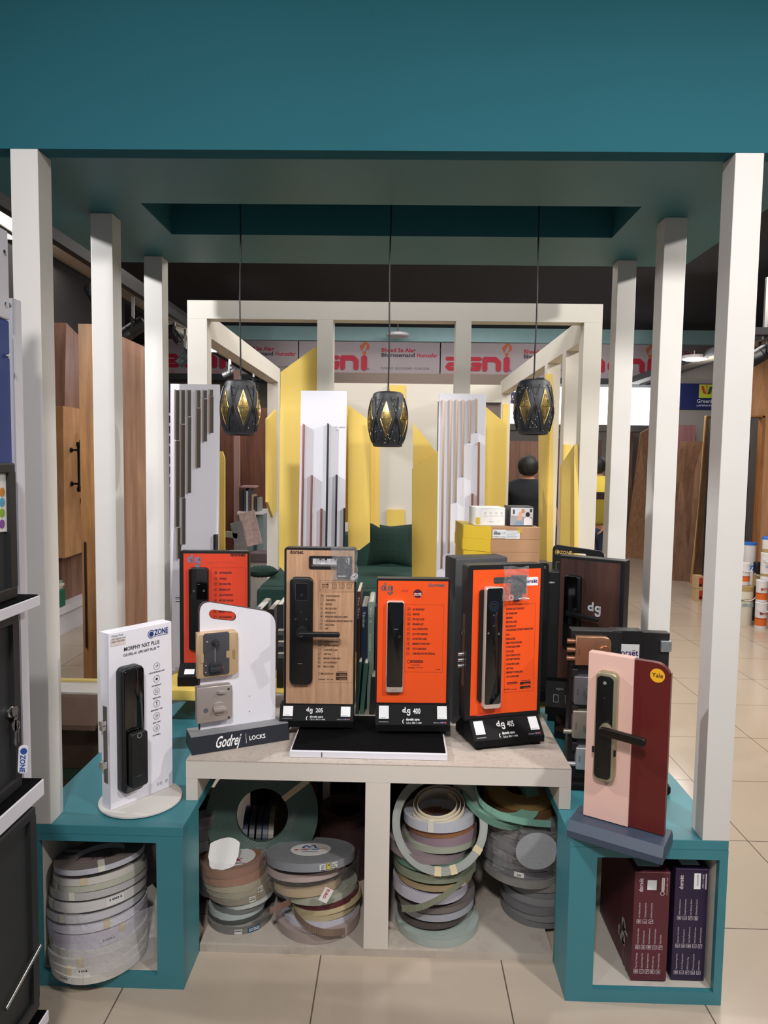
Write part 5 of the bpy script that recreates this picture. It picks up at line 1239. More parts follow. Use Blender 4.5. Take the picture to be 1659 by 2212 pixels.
# base with slanted front
fb = Face(t, -.07, (180, 1160), 3.77); L0 = fb(900, 1780)[0]; L1 = fb(1655, 1670)[0]
mb = MB(); mb.prism([(-.07, 0), (-.055, .055), (.03, .055), (.05, 0)], L0-.006, W_+.03, ax='x'); base = mb.build('foot', mat('blue_black', '1b1e28', .4), t)
mb = MB().use(mat('grey_top', '8b8c8e', .5)); mb.box(L0-.006, W_+.03, -.055, .03, .0551, .0565); mb.build('foot_top', None, t)
mb = MB().use(INKW); fz = Face(t, -.064, (180, 1160), 3.77); a_, b2 = fz(1080, 1720), fz(1290, 1690); mb.text('Godrej', a_[0], .012, .052, 0, shear=.6, bold=.015, width=b2[0]-a_[0]); a_, b2 = fz(1352, 1640), fz(1482, 1640); mb.text('LOCKS', a_[0], .020, .020, 0, bold=.02, width=b2[0]-a_[0]); a_ = fz(1325, 1650); mb.rect(a_[0], a_[0]+.001, .012, .045, 0)
mb.build('printed_lettering', None, base, loc=(0, -.0712, 0), rot=(-math.atan2(.015, .055), 0, 0))
# gold lock
CG = mat('champagne_gold', 'd3b48c', .35, .45); fz = Face(t, -.03, (180, 1160), 3.77)
a, b_ = fz(932, 1165), fz(1260, 760)
gx0, gx1, gz0, gz1 = a[0]-.001, b_[0], a[1]+.004, b_[1]
gl = MB().prism(rrect(gx0, gx1, gz0, gz1, .014, 5, (0, 1, 1, 0)), -.034, -.0015, bev=.004).build('gold_rim_lock', CG, t, smooth=50)
a, b_ = Face(t, -.036, (180, 1160), 3.77)(978, 1145), Face(t, -.036, (180, 1160), 3.77)(1190, 770)
gi = MB().prism(rrect(a[0], b_[0], a[1]+.002, b_[1], .009), -.036, -.033, bev=.0006).build('dark_inset', mat('slate_inset', '44444a', .45), gl, smooth=50)
fk = Face(t, -.04, (180, 1160), 3.77)
c = fk(1078, 860); mb = MB(); mb.cyl((c[0], -.052, c[1]), .009, .016, 'y', 20, r2=.011); mb.box(c[0]-.005, c[0]+.004, -.058, -.046, c[1]-.014, c[1]+.004, .002).box(c[0]-.013, c[0]-.004, -.045, -.036, c[1]-.003, c[1]+.004, .001); mb.build('thumb_turn', mat('slate_knob', '2f3034', .35), gl, smooth=40)
c = fk(1075, 1072); mb = MB(); mb.prism(rrect(c[0]-.021, c[0]+.021, c[1]-.021, c[1]+.021, .011), -.044, -.036, bev=.002).prism(rrect(c[0]-.020, c[0]+.024, c[1]-.007, c[1]+.007, .004), -.058, -.044, bev=.002); mb.build('turn_knob', mat('slate_knob', '2f3034', .35), gl, smooth=40)
mb = MB().use(mat('red_mark', 'c24040', .5)); c = fk(1138, 1068); mb.frame(c[0]-.004, c[0]+.003, c[1]-.005, c[1]+.005, .0012, -.0368)
mb.use(INKW); c = fk(1010, 856); mb.rect(c[0]-.003, c[0]+.003, c[1]-.001, c[1]+.001, -.0368); c = fk(1074, 950); mb.rect(c[0]-.0003, c[0]+.0003, c[1]-.04, c[1]+.045, -.0366)
for Y_ in (1050, 1105): c = fk(1000, Y_); mb.flat(circ(*c, .002, 8), -.0368)
mb.use(mat('gold_ink', '6f5a40', .4)); c = fk(1240, 995); mb.text('ARIES', c[0], c[1]-.002, .010, -.0346, rot=PI/2, width=.034); c = fk(1222, 990); mb.text('DEADBOLT', c[0], c[1], .004, -.0346, rot=PI/2, width=.03)
mb.build('printed_marks', None, gl)
c = fk(1180, 957); MB().prism(rrect(c[0]-.006, c[0]+.006, c[1]-.012, c[1]+.012, .003), -.0375, -.035).build('badge', CG, gl); c = fk(972, 985); MB().prism(rrect(c[0]-.007, c[0]+.004, c[1]-.018, c[1]+.014, .003), -.0375, -.035).build('badge', CG, gl)
# silver lock
SN = mat('nickel_rose', 'b3a8a4', .35, .5)
a, b_ = fz(925, 1532), fz(1212, 1195)
sx0, sx1, sz0, sz1 = a[0], b_[0], a[1]+.004, b_[1]
sl_ = MB().prism(rrect(sx0, sx1, sz0, sz1, .010, 5, (0, 1, 1, 0)), -.034, -.0015, bev=.003).build('silver_rim_lock', SN, t, smooth=50)
c = fk(1108, 1398); mb = MB(); mb.cyl((c[0], -.042, c[1]), .0215, .008, 'y', 32, r2=.023); mb.box(c[0]-.021, c[0]+.024, -.058, -.042, c[1]-.0055, c[1]+.0055, .002); mb.build('turn_knob', SN, sl_, smooth=40)
c = fk(1120, 1265); mb = MB(); mb.cyl((c[0]-.006, -.039, c[1]), .007, .005, 'y', 20); mb.prism(slot(c[0]-.008, c[0]+.016, c[1], .0045, 0), -.046, -.039, bev=.001); mb.build('thumb_turn', SN, sl_, smooth=40)
mb = MB().use(mat('hole_dark', '26262c', .6)); f5 = Face(t, -.0346, (180, 1160), 3.77)
for X_, Y_, r_ in ((1183, 1237, .004), (1185, 1470, .004)): c = f5(X_, Y_); mb.flat(circ(*c, r_, 14), -.0346)
c = f5(998, 1415); mb.use(mat('grey_button', '56565c', .5)).flat(circ(*c, .0085, 20), -.0348); mb.build('screw_recess', None, sl_)

# -------- Yale stand
A = G(1262, 1738, .60); az = math.radians(-31.5)
t = thing('lock_display_stand', 'pink and maroon display stand with a brass rimmed lever lock on the right bench', 'display stand', (A.x, A.y, .5235), az)
f = Face(t, 0, (1180, 1160), 3.813); PK = mat('pink_panel', 'dfb6a9', .4); MR_ = mat('maroon_panel_y', '5c1c19', .35)
zt = f(360, 940)[1]; xm = f(730, 1005)[0]; xr = f(1028, 1140)[0]
MB().box(0, xm, -.008, .024, .048, zt, .001).build('pink_panel', PK, t)
ol = [(xm+.0005, .048), (xr, .048), (xr, f(1028, 1130)[1])]
zt2 = zt-.004; r_ = .045
ol += [(xr-r_+r_*math.cos(a), zt2-r_+r_*math.sin(a)) for a in [PI/2*i/8 for i in range(1, 9)]]+[(xm+.0005, zt2)]
MB().prism(ol, 0, .022).build('maroon_panel', MR_, t)
mb = MB(); L0 = -.028; L1 = xr+.012
mb.prism([(-.075, 0), (-.075, .020), (-.055, .045), (.055, .045), (.075, .02), (.075, 0)], L0, L1, ax='x'); mb.build('foot', mat('slate_blue_base', '3a4556', .45), t)
fa = Face(t, -.03, (1180, 1160), 3.813); a, b_ = fa(380, 2000), fa(590, 1130)
yl = MB().prism(rrect(a[0], b_[0], a[1]+.004, b_[1], .018, 6), -.034, -.0085, bev=.004).build('lever_lock', BRASS, t, smooth=50)
fb = Face(t, -.036, (1180, 1160), 3.813); a, b_ = fb(383, 1985), fb(556, 1160)
MB().prism(rrect(a[0]+.002, b_[0], a[1]+.004, b_[1], .014, 6), -.036, -.033, bev=.001).build('black_face', mat('black_satin', '0a0a0a', .35), yl, smooth=50)
mb = MB().use(mat('grey_dot', '9a9488', .5)); c = fb(483, 1203); mb.flat(circ(*c, .005, 16), -.0366); mb.use(INK).text('Yale', c[0], c[1]-.0012, .004, -.037, align='CENTER'); c = fb(480, 1328); mb.use(mat('dim_line', '33363a', .3)).rect(c[0]-.002, c[0]+.002, c[1]-.002, c[1]+.002, -.0366); mb.build('printed_icons', None, yl)
fh = Face(t, -.06, (1180, 1160), 3.813); c = fh(475, 1598); e_ = fh(815, 1692)
mb = MB(); mb.cyl((c[0], -.058, c[1]), .0155, .024, 'y', 28, r2=.017); mb.build('lever_hub', BRASS, yl, smooth=40)
mb = MB(); ang = math.atan2(e_[1]-c[1], e_[0]-c[0]); Lh = math.hypot(e_[0]-c[0], e_[1]-c[1])
mb.prism(slot(-.014, Lh+.004, 0, .012, 0), -.014, 0, bev=.002); mb.build('lever', mat('dark_bronze', '2b2620', .35, .6), yl, loc=(c[0], -.058, c[1]), rot=(0, -ang, 0), smooth=50)
for X_ in (383, 560): c = fb(X_, 1785 if X_ > 500 else 1748); MB().box(c[0]-.003, c[0]+.004, -.0368, -.03, c[1]-.009, c[1]+.009, .0008).build('side_clip', BLACK, yl)
mb = MB().use(mat('yale_yellow', 'e8a921', .4)); c = Face(t, -.001, (1180, 1160), 3.813)(916, 1142); mb.flat(circ(*c, .0205, 36), -.0008); mb.use(INK).text('Yale', c[0], c[1]-.005, .018, -.0014, align='CENTER', bold=.01, width=.031); mb.build('printed_badge', None, t)

# -------- black stands on the right behind the Yale one
WAL = wood('dark_walnut', '2a1713', '4d2f26', 3, stretch=(7, 7, .6))
q = P(1209, 1205, 2.86); q2 = P(1340, 1217, 2.72)
az = math.atan2(q2.y-q.y, q2.x-q.x); t = thing('lock_display_stand', 'dark walnut display stand with a black lever lock and white monogram', 'display stand', (q.x, q.y, .5235), az)
f = Face(t, 0, (1180, 1160), 3.813); x1, zt = f(625, 210); zt = f(300, 175)[1]
MB().box(0, x1+.012, 0, .06, .0, zt+.004, .002).build('frame', BLACK, t)
MB().box(.006, x1-.004, -.002, -.0002, .03, zt-.008).build('face_panel', WAL, t)
a, b_ = f(145, 900), f(300, 320); lk = lockplate(t, a[0], b_[0], a[1], b_[1], 0, .022, mat('lock_black', '101113', .35), r=.014)
MB().prism(rrect(a[0]+.004, b_[0]-.012, a[1]+.1, b_[1]-.004, .01), -.024, -.021).build('glass_face', BLACKG, lk)
fh = Face(t, -.05, (1180, 1160), 3.813); c = fh(195, 630); e_ = fh(430, 680); mb = MB().cyl((c[0], -.052, c[1]), .018, .03, 'y', 24).build('lever_hub', BLACK, lk, smooth=40)
mb = MB(); ang = math.atan2(e_[1]-c[1], e_[0]-c[0]); Lh = math.hypot(e_[0]-c[0], e_[1]-c[1]); mb.prism(slot(-.014, Lh+.004, 0, .0085, 0), -.014, 0, bev=.002); mb.build('lever', BLACK, lk, loc=(c[0], -.052, c[1]), rot=(0, -ang, 0), smooth=50)
mb = MB(); c = f(342, 605); c2 = f(460, 540); dglogo(mb, c[0], c[1], (c2[0]-c[0])*.82, -.003, mat('silver_logo', 'c4c4c8', .3), dot=False); mb.build('printed_monogram', None, t)
# ozone board behind
q = P(1194, 1185, 3.05); q2 = P(1306, 1205, 3.0); az = math.atan2(q2.y-q.y, q2.x-q.x)
t = thing('lock_display_board', 'black board with a carry slot and gold lettering behind the walnut stand', 'display board', (q.x, q.y, .5235), az)
f = Face(t, 0, (1180, 1160), 3.813); zt = f(90, 62)[1]; x1 = f(480, 150)[0]; zr = f(440, 120)[1]
ol = rrect(0, x1, 0, zt, .022, 6, (0, 0, 1, 1)); ol = [(p[0], p[1] if p[1] < .1 else p[1]-(p[0]/x1)*(zt-zr)) for p in ol]
ho = rrect(f(182, 130)[0], f(328, 150)[0], f(250, 180)[1]-.02, f(250, 135)[1], .006)[::-1]
mb = MB().use(BLACK); mb.holed(ol, [ho], 0, .02); mb.build('board', None, t)
MB().box(x1-.004, x1+.003, .0205, .03, .05, zr-.015).build('pale_edge', WSIGN, t)
mb = MB().use(mat('gold_print', 'c8a860', .4)); c = f(78, 150); c = (c[0], c[1]+.010); mb.ring(circ(c[0]+.006, c[1]+.004, .010, 18), .002, -.001).flat(circ(c[0]+.008, c[1]+.004, .0055, 14), -.001); mb.text('ZONE', c[0]+.017, c[1]-.003, .019, -.001, bold=.02, width=.05)
c = f(75, 395); c2 = f(110, 205); mb.frame(c[0], c[0]+.03, c[1], c2[1], .001, -.001); mb.text('CE', c[0]+.008, c[1]+.03, .012, -.0012); mb.build('printed_lettering', None, t)

# dorset black stand with rim locks (column of boxes)
q = P(1222, 1370, 2.42); 
t = thing('rim_lock_display_stand', 'black display stand carrying a copper lock and three steel rim locks', 'display stand', (q.x, 2.42, .5235), math.radians(-3))
f = Face(t, 0, (1180, 1160), 3.813)
zt = f(400, 770)[1]; xa = f(205, 800)[0]; xb = f(545, 800)[0]; xc = f(800, 800)[0]; xd = f(1030, 800)[0]
fr_ = MB(); fr_.box(xa, xb, .0, .05, .03, zt, .002).box(xb-.002, xc, .006, .06, .03, zt+.001, .002).box(xc, xd, .012, .05, .03, zt-.004, .002).build('frame', BLACK, t)
MB().box(xa-.02, xd+.012, -.035, .11, 0, .03, .008).build('foot', FBLK, t, smooth=40)
mb = MB(); a_, c_ = f(568, 1010), f(772, 888); mb.use(PLAT).rect(a_[0], c_[0], a_[1], c_[1], .0045); mb.use(mat('purple_ink', '43205e', .5)); c = f(582, 975); c2 = f(760, 975); mb.text('dorsët', c[0], c[1], .03, .0038, bold=.02, width=c2[0]-c[0]); mb.use(mat('grey_mark', '9aa09a', .5)); a_ = f(580, 860); b2 = f(598, 822); mb.line(*a_, *b2, .002, .0045); mb.build('sticker', None, t)
c = f(988, 902); mb = MB(); mb.box(c[0]-.018, c[0]+.018, -.002, .012, c[1]-.019, c[1]+.019, .002); pl_ = mb.build('metal_plate', mat('bluish_steel', 'a0a8ae', .25, .8), t)
mb = MB()
for dx in (-.014, .014):
    for dz in (-.015, .015): mb.cyl((c[0]+dx, -.004, c[1]+dz), .003, .003, 'y', 10)
mb.build('screw', CHROME, pl_)
COP = mat('copper_lock', 'a97c60', .32, .8)
def rimlock(X0, Y0_, X1, Y1_, m, nm, rnd=.006, bolts=0, disc=None, yo=-.03):
    ff = Face(t, yo, (1180, 1160), 3.813); a, b_ = ff(X0, Y1_), ff(X1, Y0_)
    lk = MB().prism(rrect(a[0], b_[0], a[1], b_[1], rnd, 5, (0, 1, 1, 0) if rnd > .02 else (1, 1, 1, 1)), yo, -.0005, bev=.003).build(nm, m, t, smooth=50)
    mb = MB().use(mat('faint_print', '3a3530', .5)); mb.text('dorset', a[0]+.014, a[1]+(b_[1]-a[1])*.35, .010, yo-.0006, rot=PI/2, width=.022); mb.build('printed_lettering', None, lk)
    for k in range(bolts):
        z_ = a[1]+(b_[1]-a[1])*(.2+.3*k); MB().cyl((a[0]-.028, yo+.014, z_), .0085, .028, 'x', 16).build('bolt', m, lk, smooth=40)
    if disc: MB().cyl(((b_[0]-.022), yo-.012, (a[1]+b_[1])/2+.0), disc, .012, 'y', 28, r2=disc*1.05).build('turn_knob', m, lk, smooth=40)
    return lk
MB().box(xa+.0, xb+.03, -.006, -.0005, f(300, 1060)[1], zt-.002).build('lock_bracket', BLACK, t)
rimlock(240, 828, 540, 1055, COP, 'copper_rim_lock', .022, 3, .020)
rimlock(228, 1155, 420, 1382, mat('grey_steel_lock', '77787e', .35, .7), 'grey_rim_lock', .006, 0, .018)
rimlock(215, 1440, 420, 1660, mat('satin_lock', '9a9488', .35, .7), 'satin_rim_lock', .006, 1, .018)
rimlock(243, 1745, 420, 1918, mat('silver_lock', 'b8bac0', .3, .7), 'silver_rim_lock', .004, 1)
for z_ in (1100, 1400, 1700): c = f(205, z_); MB().box(c[0]-.0, c[0]+.02, -.02, .0, c[1]-.02, c[1]+.012, .003).build('lock_bracket', BLACK, t)
q = P(1198, 1445, 2.70); t = thing('lock_foot_stand', 'small slanted black foot with pale stickers between the 405 and copper lock stands', 'display stand', (q.x-.01, q.y+.10, .661), math.radians(-12))
mb = MB(); mb.prism([(-.05, 0), (-.05, .03), (0, .12), (.05, .12), (.05, 0)], 0, .13, ax='x'); mb.build('foot', FBLK, t)
mb = MB().use(mat('grey_sticker', '77797c', .5)); mb.frame(.03, .05, .02, .05, .002, 0).frame(.075, .09, .02, .05, .002, 0); mb.text('digital', .04, .07, .012, 0); mb.build('sticker', None, t, loc=(0, -.051, .03), rot=(-math.atan2(.05, .09), 0, 0))
# ================================================================= EDGE BAND COILS
TAPE = mat('masking_tape', 'c8b694', .8); TAPW = mat('pale_tape', 'cfccc0', .5)
def coil(name_label, px, yb_, width, Yf, h, col, ri=.62, roll=0., pitch=0., tapes=2, lab=None, flap=False, group=None, zmin=None, yaw=0., topcol=None):
    """coil of edge band: front bottom seen at px, yb_; Yf the depth of its front"""
    q = P(px, yb_, Yf); R = .5*width/F*(Yf+.13); q.x = P(px, yb_, Yf+R).x
    z = q.z if zmin is None else max(zmin, q.z)
    global ZL; ZL = z; z += R*math.sin(pitch)
    mb = MB(); r0 = R*ri; m = coilmat(col); rd = random.Random(int(px*7+yb_))
    prof = [(R, 0), (R, h)]; n = 14
    for i in range(1, n): r = R-(R-r0)*i/n; prof.append((r, h-.0012*rd.random()*(i % 2)))
    prof += [(r0, h), (r0, 0)]
    mb.lathe(prof, n=64, closed=True)
    if flap:
        pts = [(R*math.cos(a)*(1+.25*(k/10)**2), R*math.sin(a)*(1+.25*(k/10)**2)) for k, a in enumerate([-PI*.75+.09*k for k in range(11)])]
        vs = [(p[0], p[1], h*.06) for p in pts]+[(p[0], p[1], h*.98) for p in pts]; mb._add(vs, [(i, i+1, 12+i, 11+i) for i in range(10)])
    if topcol:
        mb.use(m); mb.use(coilmat(topcol)); bmesh.ops.recalc_face_normals(mb.bm, faces=mb.bm.faces)
        for fc in mb.bm.faces: fc.material_index = 1 if fc.normal.z > .5 else 0
    o = mb.build('edge_band_coil', m, smooth=35, loc=(q.x, Yf+R, z), rot=(pitch, roll, 0), label=name_label, cat='edge band coil', group=group)
    for k in range(tapes):
        a = -PI/2+rd.uniform(-.9, .9)+k*2.1; t_ = .02; tb = MB()
        ca, sa = math.cos(a), math.sin(a)
        for (r_a, z_a, r_b, z_b) in ((r0-.001, h+.001, R+.0012, h+.001), (R+.0012, h+.001, R+.0012, .001)):
            for sgn in (0,):
                v = [(r_a*ca-t_*.5*-sa*-1, 0, 0)]
            p = lambda r, z_, s: (r*ca-s*t_*.5*sa, r*sa+s*t_*.5*ca, z_)
            tb._add([p(r_a, z_a, -1), p(r_a, z_a, 1), p(r_b, z_b, 1), p(r_b, z_b, -1)], [(0, 1, 2, 3)])
        tb.build('tape_strip', TAPE if rd.random() < .5 else TAPW, o)
    if lab:
        for (a0, wl, hl, c, txt) in lab:
            lb = MB(); n_ = 6; da = wl/R
            def pt(i, zz): a = a0-da/2+da*i/n_; return ((R+.0012)*math.cos(a), (R+.0012)*math.sin(a), zz)
            zc_ = h*.5
            lb.use(mat('label_'+c, c, .5)); lb._add([pt(i, zc_-hl/2) for i in range(n_+1)]+[pt(i, zc_+hl/2) for i in range(n_+1)], [(i, i+1, n_+2+i, n_+1+i) for i in range(n_)])
            lb.build('paper_label', None, o)
            if txt:
                tx = MB().use(INK if c != '27506f' else INKW); sz = hl*.34
                for li, s_ in enumerate(txt): tx.text(s_, 0, hl*.12-li*hl*.36, sz, 0, align='CENTER', bold=.03, width=min(wl*.85, wl*.17*len(s_)))
                tx.build('printed_lettering', None, o, loc=((R+.0020)*math.cos(a0), (R+.0020)*math.sin(a0), zc_), rot=(0, 0, a0+PI/2))
    return o
def disc_label(o, R, h, c, prints):
    lb = MB().use(mat('disc_'+c, c, .45)); lb.prism(circ(0, 0, R, 36), h+.0012, h+.0026, 'z'); d = lb.build('paper_disc', None, o)
    mb = MB()
    def tx(s_, x, yv, sz, m, **k):
        mb.use(m).text(s_, x, yv, sz, 0, **k)
    prints(mb, tx, R); mb.bm.transform(Matrix(((1, 0, 0, 0), (0, 0, 1, 0), (0, 1, 0, 0), (0, 0, 0, 1)))); mb.build('printed_lettering', None, d, loc=(0, 0, h+.0032))
rd = random.Random(5)
# --- stack in the left bench (white coils)
x0b, x1b = -1.09, -.735
base = G(215, 2150, .046); YfA = 2.025; WA = 216
bands = [(218, 2150, 208, 'cfcac2', 0, .024, [(-PI/2-.35, .05, .02, 'cfcac2', ['103'])]), (216, 2130, 212, 'd3cec8', .02, .024, [(-PI/2+.1, .05, .02, 'd3cec8', ['103'])]), (214, 2110, 214, 'c7c2be', -.02, .024, None), (217, 2090, 210, 'd0ccca', .10, .024, None), (215, 2067, 212, 'c6c3cd', -.03, .024, [(-PI/2+.6, .05, .02, 'c6c3cd', ['1001'])]), (214, 2044, 214, 'c3bccb', -.06, .024, None), (213, 2020, 216, 'cfccd6', -.05, .024, None), (211, 1997, 214, 'c2c0c4', -.03, .024, None), (214, 1974, 210, 'c9c6c3', -.04, .03, [(-PI/2+.75, .055, .024, 'd8d6d4', ['1001'])]), (216, 1948, 208, 'b3b0ae', -.08, .026, None), (218, 1930, 200, 'aeb0a0', -.10, .022, None), (216, 1916, 192, 'c4bfb8', -.10, .022, None)]
zc0 = .047
for i, (px, yb_, w_, col, roll, h, lab) in enumerate(bands):
    nm = ['bottom coil of the white stack in the left bench, sticking out at the front', 'second coil from the bottom of the white stack in the left bench', 'third coil from the bottom of the white stack in the left bench', 'fourth coil of the white stack in the left bench, tilted', 'fifth coil from the bottom in the left bench stack', 'pale lilac coil, sixth from the bottom in the left bench', 'bluish white coil, seventh from the bottom in the left bench', 'light grey coil, eighth from the bottom in the left bench', 'white coil marked 1001, upper part of the left bench stack', 'grey white coil, third from the top in the left bench', 'coil with olive tinted tape, second from the top in the left bench', 'cream coil just under the top coil in the left bench'][i]
    coil(nm, px, yb_, w_, YfA+.008*min(i, 4), h-.001, col, .55 if i > 8 else .5, roll=-.03-.007*i, pitch=-.013*i, tapes=1, lab=lab, zmin=zc0)
    zc0 = ZL+h*.92
zt_ = zc0
o = coil('brown topped coil with tape strips, topmost in the left bench', 217, 1893, 192, 2.045, .016, 'b2b2ba', .56, roll=-.12, pitch=-.15, tapes=3, zmin=zt_, topcol='7d726e')
q = Vector(o.location)
d = MB(); d.prism(circ(0, 0, .075, 36), 0, .002, 'z'); d2 = d.build('paper_disc', mat('pinkish_disc', '9d8286', .5), o, loc=(0, 0, -.004)); mb = MB().use(INK); mb.text('51 51', 0, -.01, .03, 0, align='CENTER'); mb.text('19', .01, .03, .03, 0, align='CENTER'); mb.bm.transform(Matrix(((1, 0, 0, 0), (0, 0, 1, 0), (0, 1, 0, 0), (0, 0, 0, 1)))); mb.build('printed_lettering', None, d2, loc=(0, 0, .0026))
# large dark disc coil leaning at the back of the left bench
mb = MB(); mb.lathe([(.17, 0), (.17, .022), (.06, .022), (.06, 0)], n=56, closed=True)
mb.build('edge_band_coil', coilmat('5f5656'), smooth=35, loc=(-.955, 2.44, .27), rot=(1.2, 0, .25), label='large dark taupe coil leaning behind the white stack in the left bench', cat='edge band coil')

# --- stack B: left cubby of the table, left pile
def stack(lst, zstart, defaults):
    z = zstart
    for (px, yb_, w_, Yf, col, h, ri, roll, pitch, tp, lab, nm) in lst:
        o = coil(nm, px, yb_, w_, Yf, h-.001, col, ri, roll=roll, pitch=pitch*defaults if z > .04 else 0, tapes=tp, lab=lab, zmin=z)
        z = ZL+h*.9
    return o, z
LB1 = [(-PI/2+.15, .026, .018, 'c6c6c4', ['Dorianne']), (-PI/2+.62, .045, .018, '27506f', ['Dorianne', 'DS 3006'])]
TG = [(-PI/2+.55, .022, .018, 'd8d4cc', ['OLIVE 22', 'BEIGE'])]
B = [(520, 2039, 146, 2.30, '77746f', .020, .72, 0, .05, 0, LB1, 'grey coil with a blue label at the bottom of the left pile, left cubby'),
     (512, 2022, 128, 2.32, '4c4e4c', .020, .66, -.02, .05, 0, None, 'dark grey coil second from the bottom, left pile of the left cubby'),
     (513, 2005, 124, 2.32, 'a9b3b0', .024, .66, -.05, .05, 0, None, 'light cyan grey coil third from the bottom, left pile of the left cubby'),
     (520, 1990, 122, 2.32, '6c6f6c', .020, .66, -.05, .04, 0, None, 'mid grey coil below the white one, left pile of the left cubby'),
     (530, 1977, 126, 2.32, 'b6bab7', .024, .6, -.10, .03, 0, None, 'pale grey white coil in the middle, left pile of the left cubby'),
     (522, 1968, 144, 2.31, '8b8273', .024, .5, -.06, .04, 0, TG, 'olive beige coil with a small label, left pile of the left cubby'),
     (517, 1952, 146, 2.31, '9a917d', .024, .5, -.05, .05, 0, [(-PI/2+.9, .022, .018, 'd8d4cc', ['OLIVE 22', 'BEIGE'])], 'beige coil with a label above the olive one, left pile of the left cubby'),
     (512, 1938, 146, 2.31, 'a69a82', .024, .5, -.03, .06, 0, None, 'sand coloured coil third from the top, left pile of the left cubby'),
     (506, 1920, 142, 2.31, '9a6f57', .030, .5, -.04, .08, 0, None, 'copper brown coil near the top, left pile of the left cubby'),
     (502, 1900, 140, 2.31, '8f6650', .030, .5, -.04, .10, 0, None, 'brown coil with a white paper disc on top, left pile of the left cubby')]
o, zB = stack(B, .027, -1.6)
def mar(mb, tx, R):
    tx('MAX', 0, -R*.55, R*.5, mat('label_red', 'b03048', .5), align='CENTER', bold=.02); mb.use(mat('label_maroon', '5e2230', .5)).rect(-R*.7, R*.7, -R*.78, -R*.70, 0)
disc_label(o, .082, .029, 'd9d6d2', mar)
# folded white paper and film on top
q = Vector(o.location)
mb = MB(); vs = []; 
for i in range(15):
    for j in range(11):
        u_, v_ = -1+2*i/14, -1+2*j/10; r_ = 1
        vs.append((u_*.052*(1-.18*(v_ < -.2)*abs(v_)), v_*.062*math.sqrt(max(.05, 1-.55*u_*u_)), .004*math.sin(3*u_)+.012*(1-v_)*.5*(.5+.5*math.cos(2*u_))))
mb._add(vs, [(i*11+j, i*11+j+1, i*11+j+12, i*11+j+11) for i in range(14) for j in range(10)])
mb.build('folded_paper', WPAPER, loc=(q.x-.02, q.y-.045, zB+.022), rot=(.55, 0, .1), smooth=True, label='folded white paper lying on the left pile in the left cubby', cat='paper')
def film(label, c, R, h, a0, a1, amp, seed, m, droop=0.0, name='plastic_film'):
    mb = MB(); nx, nz = 30, 12; vs = []
    for i in range(nx+1):
        a = a0+(a1-a0)*i/nx
        for j in range(nz+1):
            v = Vector((a*5+seed, j*.6, seed)); r_ = R+.004+amp*abs(noise.noise(v))+amp*.6*abs(noise.noise(v*2.7))
            zz = h*(1-j/nz)-droop*math.sin(i*.7)*(j/nz)
            vs.append((r_*math.cos(a), r_*math.sin(a), zz+amp*noise.noise(v*1.7)))
    mb._add(vs, [(i*(nz+1)+j, i*(nz+1)+j+1, (i+1)*(nz+1)+j+1, (i+1)*(nz+1)+j) for i in range(nx) for j in range(nz)])
    return mb.build(name, m, loc=c, label=label, cat='plastic film')
FILM = clearmat('wrap_film', 'e8e6e4', .10, .12, 1.0)
film('clear film around the upper coils of the left pile, left cubby', (q.x, q.y, .15), .121, .13, -PI*.95, -PI*.05, .006, 2.2, FILM)
# film around the white stack in the left bench
film('torn clear film around the white stack in the left bench', (P(214, 2000, YfA).x, YfA+.165, .10), .168, .17, -PI*.75, -PI*.02, .010, 5.5, clearmat('wrap_film2', 'f0eef0', .20, .10, 1.0))

# --- stack C: right pile in the left cubby
C_ = [(687, 2055, 190, 2.262, 'a2918c', .036, .60, -.03, .05, 0, None, 'wide mauve coil at the bottom of the right pile, left cubby'),
      (692, 2028, 178, 2.29, 'bdb9c4', .024, .62, -.05, .06, 0, None, 'lilac white coil second from the bottom, right pile of the left cubby'),
      (700, 2010, 150, 2.30, 'b3a684', .024, .62, -.10, .05, 0, None, 'cream coil in the lower part of the right pile, left cubby'),
      (706, 1992, 158, 2.30, 'c0b08a', .022, .7, -.16, .05, 0, None, 'tilted cream coil in the middle of the right pile, left cubby'),
      (704, 1972, 150, 2.30, '56242c', .016, .7, -.12, .04, 0, None, 'dark red coil inside the right pile, left cubby'),
      (690, 1963, 172, 2.30, 'a9ab99', .028, .62, -.05, .06, 0, None, 'pale green grey coil in the upper part of the right pile, left cubby'),
      (665, 1940, 152, 2.30, 'b8a080', .026, .62, -.07, .06, 0, None, 'peach coloured coil in the upper right pile, left cubby'),
      (662, 1908, 176, 2.285, 'b39e98', .026, .5, -.04, .07, 0, None, 'pale pink coil just under the grey top coil, left cubby'),
      (671, 1887, 200, 2.26, '85868a', .028, .42, -.03, .10, 0, [(-PI/2+.38, .02, .018, 'dcdcd8', ['DOVE', 'GREY', '2083']), (-PI/2+.52, .012, .018, 'c8b42c', ['HIGH']), (-PI/2+.66, .022, .018, 'dcdcd8', ['Qty : 50 M', 'Size :', '22 x 0.8mm'])], 'grey coil marked DOVE GREY with an oval logo label, topmost in the left cubby')]
o, zC = stack(C_, .027, -2.4)
